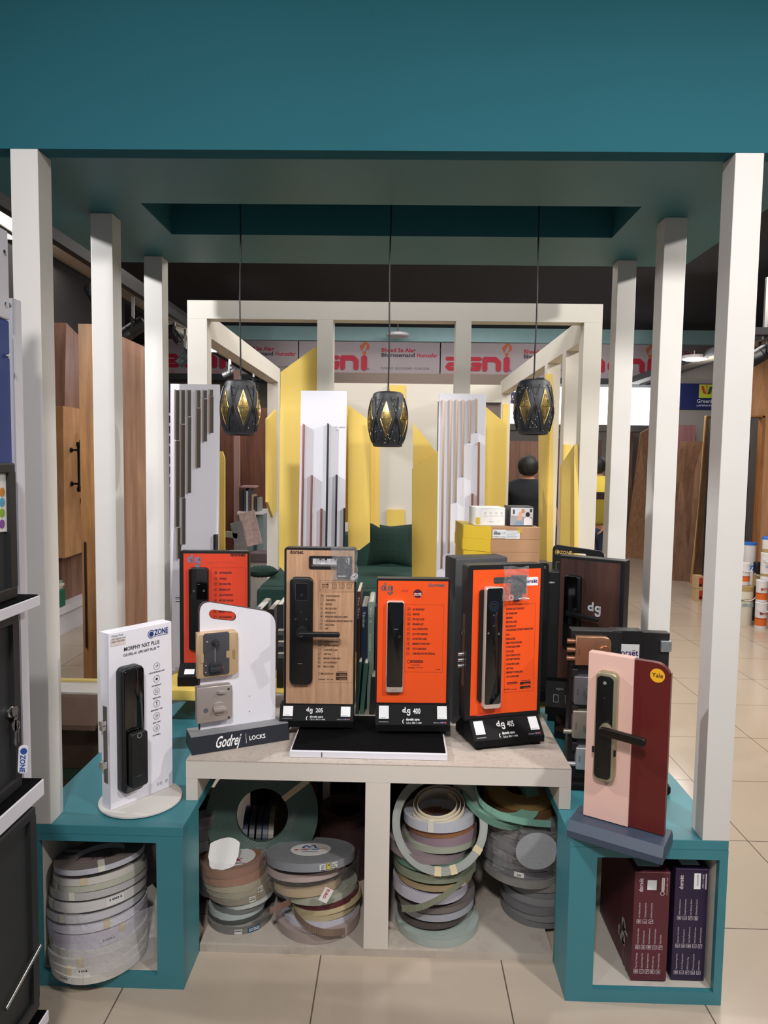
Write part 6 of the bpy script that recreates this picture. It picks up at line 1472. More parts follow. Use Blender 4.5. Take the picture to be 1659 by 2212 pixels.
def mcb(mb, tx, R):
    mb.use(mat('logo_blue', '26407e', .5)).flat([(-R*.5, R*.15), (-R*.38, R*.15), (-R*.3, R*.45), (-R*.1, R*.25), (R*.08, R*.5), (R*.2, R*.15), (R*.3, R*.15), (R*.15, R*.62), (R*.02, R*.62), (-R*.1, R*.4), (-R*.25, R*.6), (-R*.36, R*.6)], 0)
    tx('McBRIDE', 0, R*.08, R*.2, mat('logo_blue', '26407e', .5), align='CENTER', bold=.03)
    mb.use(mat('logo_red2', 'a8283c', .5)).flat(circ(-R*.7, -R*.12, R*.1, 12), 0).flat([(-R*.65, -R*.05), (-R*.2, -R*.22), (0, -R*.12), (-R*.2, -.04*R)], 0)
    mb.use(mat('logo_blue2', '33508c', .5)).flat([(-R*.05, -R*.15), (R*.35, -R*.12), (R*.5, R*.02), (R*.1, -R*.02)], 0).rect(-R*.4, R*.4, -R*.45, -R*.38, 0)
    mb.use(mat('logo_gold', 'c0902c', .5)).flat([(R*.4, 0), (R*.8, R*.12), (R*.8, R*.2), (R*.45, R*.1)], 0)
disc_label(o, .072, .027, 'd9d6d2', mcb)
q = Vector(o.location)
film('clear bag around the grey top coil of the left cubby', (q.x, q.y, q.z-.045), .164, .075, -PI*1.05, PI*.05, .008, 9.1, FILM, .01)
mb = MB(); mb.box(0, .03, 0, .001, 0, .05); lab_ = P(688, 1925, 2.25); 
lt = mb.build('paper_tag', WPAPER, loc=(lab_.x, 2.250, lab_.z-.03), rot=(0, .5, .1), label='small white tag with red lettering hanging from the grey top coil', cat='tag'); tx = MB().use(mat('tag_red', 'b8283c', .5)); tx.text('EURO', .008, .047, .014, -.0008, rot=-PI/2, bold=.03, width=.034); tx.build('printed_lettering', None, lt)
# loose brown strip looping across pile C
def strip(label, pts_px, Y_, wd, m, flat_=False):
    P3 = [P(x, y, Y_ + (dy)) for x, y, dy in pts_px]; mb = MB(); vs = []; n = len(P3)
    # smooth
    out = []
    for i in range(n-1):
        for k in range(6):
            u_ = k/6; a = P3[max(i-1, 0)]; b2 = P3[i]; c = P3[i+1]; d_ = P3[min(i+2, n-1)]
            out.append(.5*((2*b2)+(-a+c)*u_+(2*a-5*b2+4*c-d_)*u_*u_+(-a+3*b2-3*c+d_)*u_**3))
    out.append(P3[-1])
    for p in out: vs += [p, p+Vector((0, .001, 0)), p+Vector((0, .001, wd)), p+Vector((0, 0, wd))]
    fs = [(4*i+a_, 4*i+(a_+1) % 4, 4*i+4+(a_+1) % 4, 4*i+4+a_) for i in range(len(out)-1) for a_ in range(4)]
    mb._add(vs, fs); c = sum(out, Vector())/len(out); bmesh.ops.translate(mb.bm, verts=mb.bm.verts, vec=-c)
    return mb.build('loose_edge_band', m, loc=c, label=label, cat='edge band strip', smooth=True)
strip('loose brown strip curling down across the right pile, left cubby', [(635, 1975, .02), (645, 1990, -.02), (670, 2012, -.05), (705, 2022, -.06), (745, 2020, -.02)], 2.30, .024, coilmat('7d685a'))
strip('short brown strip end between the two piles, left cubby', [(583, 1975, -.01), (600, 1968, -.0), (628, 1955, .05)], 2.28, .024, coilmat('84695c'))

# --- large green coil standing upright at the back of the left cubby
R = .5*252/F*2.50; q = P(562, 1772, 2.50)
mb = MB(); mb.lathe([(R, 0), (R, .022), (R*.46, .022), (R*.46, 0)], n=80, closed=True)
gc = mb.build('edge_band_coil', coilmat('42554e'), smooth=35, loc=(q.x, q.y+.05, max(q.z, R+.02)), rot=(PI/2-.22, 0, .12), label='very large dark green coil standing upright in the left cubby', cat='edge band coil')
tb = MB(); a = .62; ca, sa = math.cos(a), math.sin(a); t_ = .022
p = lambda r, s: (r*ca-s*t_*.5*sa, r*sa+s*t_*.5*ca, .0235)
tb._add([p(R*.45, -1), p(R*.45, 1), p(R*1.0, 1), p(R*1.0, -1)], [(0, 1, 2, 3)]); tb.build('tape_strip', TAPE, gc)
# upright coils seen through its hole
for k, (px, c) in enumerate(((536, '1f2a48'), (550, '3b3f44'), (565, '2b303a'), (578, '26324a'), (590, '8d8573'))):
    q = P(px, 1815, 2.72); mb = MB(); mb.lathe([(.115, 0), (.115, .020), (.07, .020), (.07, 0)], n=48, closed=True)
    mb.build('edge_band_coil', coilmat(c), smooth=35, loc=(q.x-.01, 2.72, .145), rot=(0, PI/2, .08), label='upright %s coil seen through the large green coil, number %s from its left' % ({'1f2a48': 'navy', '3b3f44': 'charcoal', '2b303a': 'blackish', '26324a': 'dark blue', '8d8573': 'pale khaki'}[c], ('one', 'two', 'three', 'four', 'five')[k]), cat='edge band coil')
# dark red coil behind pile C on the right
q = P(742, 1775, 2.62); mb = MB(); mb.lathe([(.10, 0), (.10, .03), (.066, .03), (.066, 0)], n=56, closed=True)
mb.build('edge_band_coil', coilmat('4b2f2c'), smooth=35, loc=(q.x, 2.72, q.z-.02), rot=(.1, 0, 0), label='dark reddish brown coil at the back right of the left cubby', cat='edge band coil')
mb = MB(); mb.lathe([(.12, 0), (.12, q.z-.056), (.07, q.z-.056), (.07, 0)], n=48, closed=True); mb.build('edge_band_coil', coilmat('3a2726'), smooth=35, loc=(q.x, 2.73, .027), label='tall dark bundle of coils under the reddish brown coil, left cubby', cat='edge band coil')
# dark blue coil pile at far left of the left cubby
for k, (c, lb) in enumerate((('1d2a44', 'navy coil at the bottom left, beside the teal bench in the left cubby'), ('25355c', 'blue edged coil second from the bottom, far left of the left cubby'), ('4a4440', 'dark grey brown coil in the far left pile of the left cubby'), ('6e5f4e', 'khaki coil in the far left pile of the left cubby'), ('5b5754', 'grey wrapped coil near the top of the far left pile'), ('4f4b4c', 'charcoal coil in the far left pile of the left cubby'), ('66605f', 'grey coil with a small white label, topmost of the far left pile'))):
    h = .045; mb = MB(); mb.lathe([(.13, 0), (.13, h-.002), (.07, h-.002), (.07, 0)], n=48, closed=True)
    mb.build('edge_band_coil', coilmat(c), smooth=35, loc=(-.775+.004*k, 2.60, .027+h*k), label=lb, cat='edge band coil')

# --- stack D: right cubby, left pile
D_ = [(942, 2054, 188, 2.262, 'a3ada6', .028, .56, 0, .04, 0, None, 'pale green grey coil with wide hole, bottom of the left pile, right cubby'),
      (934, 2008, 160, 2.30, '4d4443', .024, .62, -.05, .05, 0, None, 'dark brown coil second from the bottom, left pile of the right cubby'),
      (942, 1992, 166, 2.29, '9a9ca4', .024, .62, -.06, .06, 0, None, 'blue grey coil third from the bottom, left pile of the right cubby'),
      (940, 1975, 176, 2.29, '6b6461', .020, .62, -.06, .06, 0, None, 'film wrapped taupe coil, left pile of the right cubby'),
      (928, 1955, 168, 2.28, 'b5b1bc', .036, .62, .02, .07, 0, None, 'lilac white coil in the middle of the left pile, right cubby'),
      (938, 1927, 170, 2.28, '9d8868', .022, .62, -.02, .07, 1, None, 'tan coil above the lilac one, left pile of the right cubby'),
      (938, 1910, 186, 2.27, '7e8571', .030, .56, -.01, .08, 0, None, 'olive green coil in the left pile, right cubby'),
      (936, 1887, 184, 2.27, '5e7d6b', .026, .56, -.01, .09, 1, None, 'sea green coil in the left pile, right cubby'),
      (922, 1868, 180, 2.27, '85767a', .024, .56, .06, .10, 0, None, 'mauve coil at the side of the left pile, right cubby'),
      (950, 1845, 160, 2.29, '9da090', .020, .62, -.03, .10, 0, None, 'pale sage coil under the mauve ones, right cubby'),
      (955, 1836, 152, 2.30, '8b7680', .034, .62, -.04, .10, 0, None, 'plum mauve coil inside the big grey hoop, right cubby'),
      (952, 1817, 152, 2.30, '8a5c3e', .026, .62, -.05, .10, 0, None, 'wood brown coil inside the big grey hoop, right cubby'),
      (948, 1801, 158, 2.29, 'b3b5bd', .034, .66, -.03, .14, 1, None, 'light grey coil with a wide hole near the top, right cubby')]
o, zD = stack(D_, .027, -.6)
q = Vector(o.location)
mb = MB()
N_ = 90; vs = []
for i in range(N_+1):
    a = -PI*.9+2*PI*2.6*i/N_; r_ = .098-.034*i/N_; z_ = .004+.006*math.sin(a)*(1-i/N_)
    vs += [(r_*math.cos(a), r_*math.sin(a), z_), (r_*math.cos(a), r_*math.sin(a), z_+.030)]
mb._add(vs, [(2*i, 2*i+2, 2*i+3, 2*i+1) for i in range(N_)])
sl2 = mb.build('edge_band_coil', coilmat('c4b8a0'), smooth=True, loc=(q.x-.004, q.y-.02, q.z+.036), rot=(.20, -.10, 0), label='loosely wound cream coil on top of the left pile, right cubby', cat='edge band coil')
sd = sl2.modifiers.new('thickness', 'SOLIDIFY'); sd.thickness = .0012
# big tilted hoop around the upper left pile
R = .163; q = P(951, 1773, 2.36)
mb = MB(); prof = [(R, 0), (R, .024)]+[(R-.0022*i, .024-.0012*(i % 2)) for i in range(1, 13)]+[(R-.027, .024), (R-.027, 0)]; mb.lathe(prof, n=80, closed=True)
hp = mb.build('edge_band_coil', coilmat('868a83'), smooth=35, loc=(q.x-.002, 2.362, q.z-.010), rot=(.98, -.05, 0), label='big grey green hoop tilted forward around the left pile of the right cubby', cat='edge band coil')
for a in (-PI/2-.1, -PI/2+.25, -PI/2+.95, PI*.62):
    tb = MB(); ca, sa = math.cos(a), math.sin(a); t_ = .022; pp = lambda r, z_, s: (r*ca-s*t_*.5*sa, r*sa+s*t_*.5*ca, z_)
    tb._add([pp(R-.028, .0252, -1), pp(R-.028, .0252, 1), pp(R+.0012, .0252, 1), pp(R+.0012, .0252, -1), pp(R+.0012, -.001, 1), pp(R+.0012, -.001, -1)], [(0, 1, 2, 3), (3, 2, 4, 5)]); tb.build('tape_strip', TAPE, hp)
tb = MB(); tb._add([(-.008, 0, 0), (.008, 0, 0), (.012, -.004, .028), (-.002, -.006, .03)], [(0, 1, 2, 3)]); tb._add([(-.01, 0, .0), (.004, 0, 0), (-.018, -.006, .024), (-.028, -.004, .02)], [(0, 1, 2, 3)])
tb.build('tape_strip', TAPE, hp, loc=(-.025, -R-.001, .0), rot=(-.98, 0, 0))
strip('loose olive strip slanting down across the left pile, right cubby', [(868, 1970, -.01), (905, 1968, -.045), (950, 1948, -.05), (995, 1915, -.03), (1028, 1880, .05)], 2.30, .024, coilmat('7c806c'))

# --- stack E: right cubby, right pile
cols = ['6f6f70', '777879', '6a6a6c', '7d7d7e', '6f7072', '7b7672', '84817e', '747478', '6b6b6d', '7a7678', '6f6d6f', '68686a', '75706f', '6e6c6d']
nmE = ['bottom grey coil', 'second grey coil', 'third grey coil', 'fourth grey coil with a white label', 'fifth grey coil', 'sixth grey coil', 'seventh, wider pale grey coil', 'eighth, wide grey coil with a label', 'ninth, wide grey coil', 'tenth, wide grey coil', 'eleventh grey coil', 'twelfth grey coil', 'thirteenth grey coil', 'fourteenth grey coil']
z = .027
for i in range(14):
    wide = i >= 6; R_e = .128 if not wide else .150; h = .0275; cxp = .528 if not wide else .468
    mb = MB(); mb.lathe([(R_e, 0), (R_e, h-.002), (R_e*.96, h-.001), (R_e*.6, h-.002), (R_e*.6, 0)], n=64, closed=True)
    o = mb.build('edge_band_coil', coilmat(cols[i]), smooth=35, loc=(cxp+.006*math.sin(i*2.1), 2.50+.006*math.cos(i*1.7), z), rot=(.02, .05 if wide else .02, 0), label='%s from the bottom of the right pile, right cubby' % nmE[i], cat='edge band coil')
    if i in (3, 7):
        a0 = -PI/2+(.55 if i == 3 else -.25); lb = MB().use(WPAPER); n_ = 5; da = .034/R_e
        pt = lambda k_, zz: ((R_e+.001)*math.cos(a0-da/2+da*k_/n_), (R_e+.001)*math.sin(a0-da/2+da*k_/n_), zz)
        lb._add([pt(k_, .004) for k_ in range(n_+1)]+[pt(k_, .022) for k_ in range(n_+1)], [(k_, k_+1, n_+2+k_, n_+1+k_) for k_ in range(n_)]); lb.build('paper_label', None, o)
        tx = MB().use(INK).text('578', 0, 0, .009, 0, align='CENTER', bold=.03); tx.build('printed_lettering', None, o, loc=((R_e+.0016)*math.cos(a0), (R_e+.0016)*math.sin(a0), .008), rot=(0, 0, a0+PI/2))
    z += h
ztE = z
for i, (c, lb, R_e, h) in enumerate((('6b4a2c', 'wood brown coil under the green coil, right cubby', .135, .030), ('8a6c40', 'golden brown coil under the green coil, right cubby', .125, .028))):
    mb = MB(); mb.lathe([(R_e, 0), (R_e, h-.002), (R_e*.45, h-.002), (R_e*.45, 0)], n=64, closed=True); mb.build('edge_band_coil', coilmat(c), smooth=35, loc=(.46, 2.52, z), rot=(.04, .03, 0), label=lb, cat='edge band coil'); z += h
q = P(1103, 1722, 2.42)
mb = MB(); mb.lathe([(.142, 0), (.142, .024), (.138, .0235), (.13, .0245), (.12, .0235), (.092, .024), (.092, 0)], n=72, closed=True)
o = mb.build('edge_band_coil', coilmat('74a08f'), smooth=35, loc=(.378, 2.46, q.z-.012), rot=(.42, .22, 0), label='green coil tilted on top of the right pile, right cubby', cat='edge band coil')
strip('green strip end hanging in front of the right pile, right cubby', [(1026, 1708, .0), (1040, 1742, -.05), (1080, 1768, -.075), (1130, 1782, -.07), (1190, 1788, -.05)], 2.38, .024, coilmat('7dab99'))
# hanging bag with translucent disc
q = P(1154, 1832, 2.30)
bgt = thing('plastic_bag', 'crumpled clear bag with black handwriting and a translucent disc, right cubby', 'plastic bag', (q.x, 2.32, q.z))
mb = crumple(.22, .14, 24, 16, .018, 4.4); mb.build('bag_film', clearmat('bag_clear', 'eceaea', .15, .08, 1.0), bgt, loc=(-.135, .0, .055))
mb = MB(); mb.prism([(p[0]*(1-.06*(abs(math.atan2(p[1], p[0])) < .35)), p[1]) for p in circ(0, 0, .070, 40)], 0, .0015); mb.build('translucent_disc', clearmat('frosted_disc', 'b4b6ba', .62, .25, .3), bgt, loc=(.005, -.04, 0), rot=(.15, 0, 0))
mb = MB().use(INK); mb.text('Jindal', 0, .07, .018, 0, rot=-PI/2-.3, shear=.3, width=.055); mb.text('FEB 35', -.012, .0, .018, 0, rot=-PI/2-.2, width=.05, shear=.2); mb.build('handwriting', None, bgt, loc=(-.055, -.033, 0))

# ================================================================= CARTONS IN THE RIGHT BENCH
ICW = mat('box_print', 'd6c8cc', .5)
def carton(label, px0, px1, pyt, pyb, Yf, m, depth, colname, rows, skew=0.0):
    a, b_ = P(px0, pyb, Yf), P(px1, pyt, Yf); W_, H_ = b_.x-a.x, P((px0+px1)/2, pyt, Yf).z-.046
    t = thing('lock_carton', label, 'box', (a.x, Yf, .046), skew)
    MB().box(0, W_, 0, depth, 0, H_, .0012).build('carton', m, t)
    MB().box(.002, W_-.002, -.0006, .004, H_-.0035, H_-.0008).build('flap_edge', mat('flap_'+colname, colname, .5), t)
    mb = MB().use(ICW); y = -.001
    mb.text('dorsët', W_*.24, H_*.815, W_*.17, y, rot=PI/2, bold=.02, width=H_*.125)
    return t, mb, W_, H_
t, mb, W_, H_ = carton('maroon lock carton, left one of the two in the right bench', 1361.5, 1449, 1883, 2132, 2.115, mat('maroon_box', '57202b', .5, var=.03), .34, '8a5a55', None)
y = -.001
mb.use(PLAT).rect(W_*.36, W_*.62, H_*.835, H_*.925, y); mb.use(ICW)
mb.flat(rrect(W_*.76, W_*.84, H_*.82, H_*.95, W_*.035, 4), y); mb.ring(circ(W_*.79, H_*.805, W_*.06, 16), .0014, y); mb.text('dorsëtcare 1800 11 4448', W_*.93, H_*.79, W_*.05, y, rot=PI/2, width=H_*.16)
mb.use(mat('maroon_ink', '57202b', .5)).text('FREE INSTALLATION', W_*.82, H_*.83, W_*.05, y-.0005, rot=PI/2, width=H_*.11); mb.use(ICW)
def iconcols(mb, W_, H_, z_, xs, words, y):
    for i, (x_, s_) in enumerate(zip(xs, words)):
        icon(mb, x_*W_, z_*H_, W_*.125, y, i+int(z_*10)); mb.text(s_, x_*W_+W_*.025, z_*H_+W_*.10, W_*.065, y, rot=PI/2, width=min(H_*.14, H_*.0085*len(s_)))
iconcols(mb, W_, H_, .545, (.16, .33, .5), ('Low Battery Alarm', 'C Type Battery Quick Fix', 'Auto/Manual Locking Mode'), y)
iconcols(mb, W_, H_, .31, (.15, .31, .47, .63, .79), ('Interactive Voice Guide', 'Guest Password', 'Anti-Theft Password', 'Intrusion Detection System', 'Admin Mode'), y)
iconcols(mb, W_, H_, .085, (.13, .29, .45, .6, .76), ('Palm Vein Technology', 'Capacitive Finger Print', 'Smart Registration', 'RFID Card Tag', 'Privacy Locking Mode'), y)
mb.build('printed_lettering', None, t)
mb = MB().use(PLAT); mb.box(W_*.16, W_*.8, .03, .11, H_, H_+.0008); mb.build('shipping_label', None, t)
# lettering on the left side of the maroon carton, read from the bottom up
mb = MB(); c_ = mat('silver_print', 'c9c2bf', .3, .3)
dglogo(mb, 0, 0, .075, 0, c_, dot=False); mb.use(mat('dull_gold', '8c7a66', .4)).text('LET YOUR HOME', .10, .045, .02, 0, rot=0).text('FEEL SECURE', .10, .02, .02, 0)
mb.build('side_lettering', None, t, loc=(-.0012, .10, H_*.42), rot=(0, PI/2, PI/2+PI))
t, mb, W_, H_ = carton('dark purple lock carton, right one of the two in the right bench', 1448.5, 1532, 1876, 2127, 2.122, mat('purple_box', '271a3a', .5, var=.03), .34, '5a4a6a', None, -.004)
mb.use(PLAT).rect(W_*.56, W_*.76, H_*.82, H_*.96, y); mb.use(INK).text('HELPLINE NUMBER', W_*.69, H_*.85, W_*.06, y-.0005, rot=PI/2, width=H_*.10); mb.use(ICW).text('1800-11-4448', W_*.86, H_*.83, W_*.08, y, rot=PI/2, width=H_*.12).rect(W_*.9, W_*.94, H_*.82, H_*.96, y)
iconcols(mb, W_, H_, .56, (.16, .33, .5, .67), ('Alexa Assistance', 'Google Voice Assistance', 'Low Battery Alarm', 'USB External Battery Quick Fix'), y)
iconcols(mb, W_, H_, .31, (.15, .32, .49, .66, .83), ('Interactive Voice Guide', 'Guest Password', 'Anti-Theft Password', 'Intrusion Detection System', 'Auto/Manual Locking Mode'), y)
iconcols(mb, W_, H_, .07, (.14, .31, .48, .65, .82), ('Capacitive Finger Print', 'Smart Registration', 'RFID Card Tag', 'Privacy Locking Mode', 'Admin Mode'), y)
mb.build('printed_lettering', None, t)
mb = MB().use(PLAT); mb.box(W_*.25, W_*.8, .02, .09, H_, H_+.0008); mb.build('shipping_label', None, t)

# ================================================================= SAMPLE BOOKS
def book(label, px, pyt, Y_, wpx, col, zb=.661, dep=.2, tilt=0.0, spine=None, tx_col=None):
    p_, q_ = P(px, pyt, Y_), P(px+wpx, pyt, Y_); W_ = q_.x-p_.x; H_ = p_.z-zb
    t = thing('sample_book', label, 'book', (p_.x, Y_, zb), 0, None, 0, tilt)
    MB().box(0, W_, 0, dep, 0, H_, .001).build('cover', mat('cover_'+col, col, .5), t)
    MB().box(W_*.18, W_*.82, .004, dep+.003, .003, H_+.002).build('pages', mat('book_pages', 'cfcac0', .8), t)
    if spine: mb = MB().use(mat('spine_print', 'b8bcb8', .5)).text(spine, W_*.25, H_-.02, min(W_*.6, .014), -.001, rot=-PI/2, bold=.01, width=min(H_*.8, .011*len(spine))); mb.build('spine_lettering', None, t)
    return t
book('brown sample book with white spine lettering beside the beech display', 771, 1278, 2.74, 8.5, '4f332b', spine='The Tree', zb=.661)
book('navy sample book second from the beech display', 780, 1310, 2.76, 15, '1e2a3c', spine='Timber')
book('tall grey green sample book marked iconic, beside the 400 stand', 795.5, 1300, 2.74, 13.5, '75877b', spine='Vol 2     iconic')
book('black ring sample book right behind the 400 stand', 810, 1310, 2.78, 9, '1a1c1e')
book('small dark green sample book tilted at the foot of the beech display', 768, 1430, 2.70, 7, '2d4a40', tilt=.06); book('dark green sample book leaning beside the navy one', 778, 1432, 2.70, 9, '35574a', tilt=.08)
book('black sample book low behind the 400 stand', 798, 1462, 2.70, 12, '1c1e1c', tilt=.04)
book('grey blue sample book left of the beech display, standing open at the top', 548, 1310, 3.3, 16, '6c8288', tilt=.05, spine='oro')
book('black sample book with a white tag left of the beech display', 598, 1306, 3.0, 14, '171718', tilt=.0)
book('black sample book beside the grey blue one', 574, 1316, 3.15, 14, '1f1d1e', tilt=.03)
book('dark sample book behind the white angled display stand', 540, 1318, 3.2, 7, '28292b', tilt=.12)
# upright books seen under the table through the left and right cubby
spn = [(655, 672, '9a958c', 'pale'), (673, 686, '7c3a38', 'brick red'), (687, 700, '141a1a', 'black'), (700, 716, '8e4a44', 'salmon red'), (717, 728, '16211f', 'blackish green'), (729, 744, '12282a', 'dark teal'), (745, 756, '16383a', 'teal'), (757, 768, '1e1f24', 'near black'), (769, 780, '50504e', 'grey'), (780, 792, '14201f', 'deep green'), (862, 880, '1b1b20', 'black'), (883, 902, '2b2b30', 'charcoal'), (905, 928, '1e2023', 'graphite'), (930, 958, '232a3e', 'midnight blue'), (960, 980, '1a1b1e', 'very dark')]
for x0_, x1_, c, nm in spn:
    Yb_ = 3.02; a, b_ = P(x0_, 1700, Yb_), P(x1_, 1700, Yb_)
    MB().box(0, b_.x-a.x, 0, .22, 0, .56, .001).build('sample_book', mat('spine_'+c, c, .6), loc=(a.x, Yb_, .0), label='%s upright catalogue stored under the yellow ledge, seen through the %s cubby' % (nm, 'left' if x0_ < 800 else 'right'), cat='book')

# left aisle seen inside the booth: shelf, books, samples
t = thing('book_shelf', 'dark wood shelf unit with a white shelf, seen left of the yellow panels', 'shelf', (-1.7, 8.0, 0))
a, b_ = P(480, 890, 8.3), P(577, 1250, 8.3)
MB().box(a.x-.2, b_.x, 8.3, 8.34, 0, P(500, 880, 8.3).z).build('back_panel', wood('rosewood', '4a2b22', '7a4c3a', 2.5), t, world=True)
a = P(507, 940, 7.9); MB().box(a.x, P(519, 940, 7.9).x, 7.85, 7.9, 0, P(510, 800, 7.9).z).build('column', mat('pinkish_column', 'a08078', .6), t, world=True)
a, b_ = P(519, 1103, 7.9), P(572, 1085, 7.9); zsh = a.z
MB().box(a.x, b_.x, 7.75, 8.3, zsh-.03, zsh).build('white_shelf', WSIGN, t, world=True)
mb = MB().use(mat('cab_grey', '7c8c90', .6)); mb.box(a.x, b_.x, 7.82, 8.28, .1, zsh-.032).use(mat('cab_dark', '2f4248', .6))
for f_ in (.25, .62): mb.box(a.x+(b_.x-a.x)*f_, a.x+(b_.x-a.x)*(f_+.12), 7.80, 7.82, .1, zsh-.05)
mb.build('cabinet_front', None, t, world=True)
for k, (x_, h_, c, nm) in enumerate(((520, 46, '2a2830', 'black'), (526, 50, '3c3a44', 'charcoal'), (531.5, 44, 'b4b4be', 'pale grey'), (537, 48, '4a4658', 'purple grey'), (543, 36, 'b99a74', 'tan'), (549, 33, '3a3a38', 'dark olive'), (555, 30, '8a8a88', 'grey'))):
    q = P(x_, 1095, 7.8); MB().box(0, .024, 0, .2, 0, h_/F*7.8, .002).build('sample_book', mat('bk_'+c, c, .6), loc=(q.x, 7.8, zsh+.001), label='%s book standing on the white shelf inside the booth view' % nm, cat='book')
q = P(519, 1045, 7.8); MB().box(0, .16, 0, .2, 0, .02, .002).build('sample_book', mat('pink_cover', 'b08a8e', .6), loc=(q.x, 7.81, zsh+.262), label='pink book lying across the top of the shelf books', cat='book')
for k, (x_, y_, w_, h_, rz_, c, nm) in enumerate(((511, 1140, .11, .30, -.22, '6f6b6a', 'grey stone sample tile leaning inside the booth view'), (530, 1128, .16, .34, -.24, 'b39a94', 'pink speckled sample tile leaning inside the booth view'))):
    q = P(x_, y_+55, 6.9); MB().box(0, w_, 0, .03, 0, h_, .002).build('sample_tile', mat('tile_'+c, c, .6, var=.25, vscale=30), loc=(q.x, 6.9+.05*k, q.z), rot=(0, rz_, 0), label=nm, cat='tile')
q = P(540, 1215, 6.6); MB().box(0, .2, 0, .2, 0, .09, .01).build('storage_box', mat('mauve_box', '5c4c50', .6), loc=(q.x, 6.6, q.z), label='mauve grey box with a white tag behind the green sofa', cat='box')
MB().box(q.x-.4, q.x+.35, 6.62, 7.2, 0, q.z-.001).build('tile_counter', mat('counter_pale', 'b9b4ae', .5), label='pale counter under the sample tiles at the left of the booth', cat='counter')
q = P(484, 1160, 6.9); MB().box(0, .13, 0, .12, 0, .05).build('sample_stack', mat('khaki', '7c7768', .7), loc=(q.x, 6.9, q.z), rot=(0, .1, 0), label='small stack of khaki samples right of the left handle board', cat='samples')
# patterned tile sheets between left posts and handle board
q0, q1 = P(364, 1165, 5.4), P(387, 1300, 5.4)
mt = mat('patterned_tile', 'd8d6d4', .5); nt = mt.node_tree; tc = nt.nodes.new('ShaderNodeTexCoord'); vo = nt.nodes.new('ShaderNodeTexVoronoi'); vo.feature = 'DISTANCE_TO_EDGE'; vo.inputs['Scale'].default_value = 26; nt.links.new(tc.outputs['Object'], vo.inputs['Vector']); cr = nt.nodes.new('ShaderNodeValToRGB'); cr.color_ramp.elements[0].position = .06; cr.color_ramp.elements[0].color = (.01, .01, .01, 1); cr.color_ramp.elements[1].position = .1; cr.color_ramp.elements[1].color = (.6, .6, .6, 1); nt.links.new(vo.outputs[0], cr.inputs[0]); nt.links.new(cr.outputs[0], nt.nodes['Principled BSDF'].inputs['Base Color'])
MB().box(q0.x-.25, q1.x+.04, 5.4, 5.43, q1.z-.12, q0.z).build('tile_display_panel', mt, label='black and white patterned tile panel left of the silver handle board', cat='panel')
MB().box(q0.x-.25, q1.x+.04, 5.36, 5.50, 0, q1.z-.122).build('tile_stand', WSIGN, label='white stand under the patterned tile panel', cat='stand')
sh_ = thing('wire_shelf_unit', 'dark shelf unit with pale shelf ends between the rear left post and handle board', 'shelf', (P(368, 1000, 6.4).x, 6.4, 0))
a = P(358, 890, 6.4); b_ = P(375, 890, 6.4); MB().box(a.x-.25, b_.x+.03, 6.4, 6.6, 0, P(365, 880, 6.4).z).build('carcass', mat('rosewood_plain', '3d2622', .6), sh_, world=True)
for k in range(8): 
    z_ = P(365, 895+22*k, 6.38).z; MB().box(a.x-.2, b_.x-.005, 6.37, 6.4, z_-.012, z_+.012).build('shelf_end', WSIGN, sh_, world=True)

# ================================================================= PAINT CONTAINERS
def pail(name, label, px0, px1, pyt, pyb, Y_, cols, z0=0.0, lid=None, handle=False, lidh=.03, txt=None):
    a, b_ = P(px0, pyb, Y_), P(px1, pyt, Y_); R = (b_.x-a.x)/2; H_ = b_.z-z0
    t = thing(name, label, 'paint container', ((a.x+b_.x)/2, Y_+R, z0))
    mb = MB(); mb.lathe([(R*.9, 0), (R*.93, H_*.02), (R*.97, H_-lidh), (R*.9, H_-lidh)], n=32); mb.build('body', cols[0], t, smooth=40)
    if len(cols) > 1:
        mb = MB()
        for k, (m_, f0, f1) in enumerate(cols[1]): mb.use(m_).lathe([(R*.9+R*.07*f0+.0015+.0004*k, H_*f0), (R*.9+R*.07*f1+.0015+.0004*k, H_*f1)], n=32, cap=False)
        mb.build('printed_wrap', None, t, smooth=40)
    mb = MB(); mb.lathe([(R*.9, H_-lidh), (R, H_-lidh), (R, H_-.004), (R*.94, H_), (R*.5, H_-.002)], n=32); mb.build('lid', lid or WSIGN, t, smooth=40)
    if handle: MB().tube([(R*1.0*math.cos(a_), -R*.75-.02*math.sin(a_), H_*.82-.4*R*math.sin(a_)*2) for a_ in [PI*i/12 for i in range(13)]], .004, 6).build('carry_handle', WSIGN, t, smooth=True)
    if txt: mb = MB().use(txt[1]); mb.text(txt[0], 0, H_*txt[2], H_*txt[3], -R*1.0, align='CENTER', bold=.03, width=R*1.3); mb.build('printed_lettering', None, t)
    return t, H_
WC = mat('white_can', 'dcd8da', .35); ORC = mat('can_orange', 'd2641f', .4); RDC = mat('can_red', 'a82c20', .4); GLD = mat('tan_lid', 'a88f5e', .4); BLL = mat('blue_lid', '2a6fc8', .4)
wr = [(ORC, .06, .38), (RDC, .38, .42)]
CRM = mat('cream_pail', 'd4cfc0', .4); GRY = mat('blue_grey_print', '6a88a0', .5)
t, h1 = pail('paint_pail', 'large cream pail with a tan lid standing on the floor at the right', 1594, 1637, 1268, 1346, 7.3, [CRM, [(mat('tan_band', '9c8a60', .5), .1, .16), (mat('tan_band', '9c8a60', .5), .62, .68)]], 0, GLD, True, .05, ('NERO LITE', GRY, .5, .1))
t, h2 = pail('paint_can', 'orange and white can on top of the large cream pail', 1599, 1627, 1217, 1264, 7.36, [WC, wr], h1+.001, WC, True, .02)
t, h3 = pail('paint_can', 'orange and white can marked MATX, lowest of the right edge stack', 1636, 1664, 1303, 1357, 7.15, [WC, wr], 0, WC, True, .015, ('MATX', RDC, .55, .17))
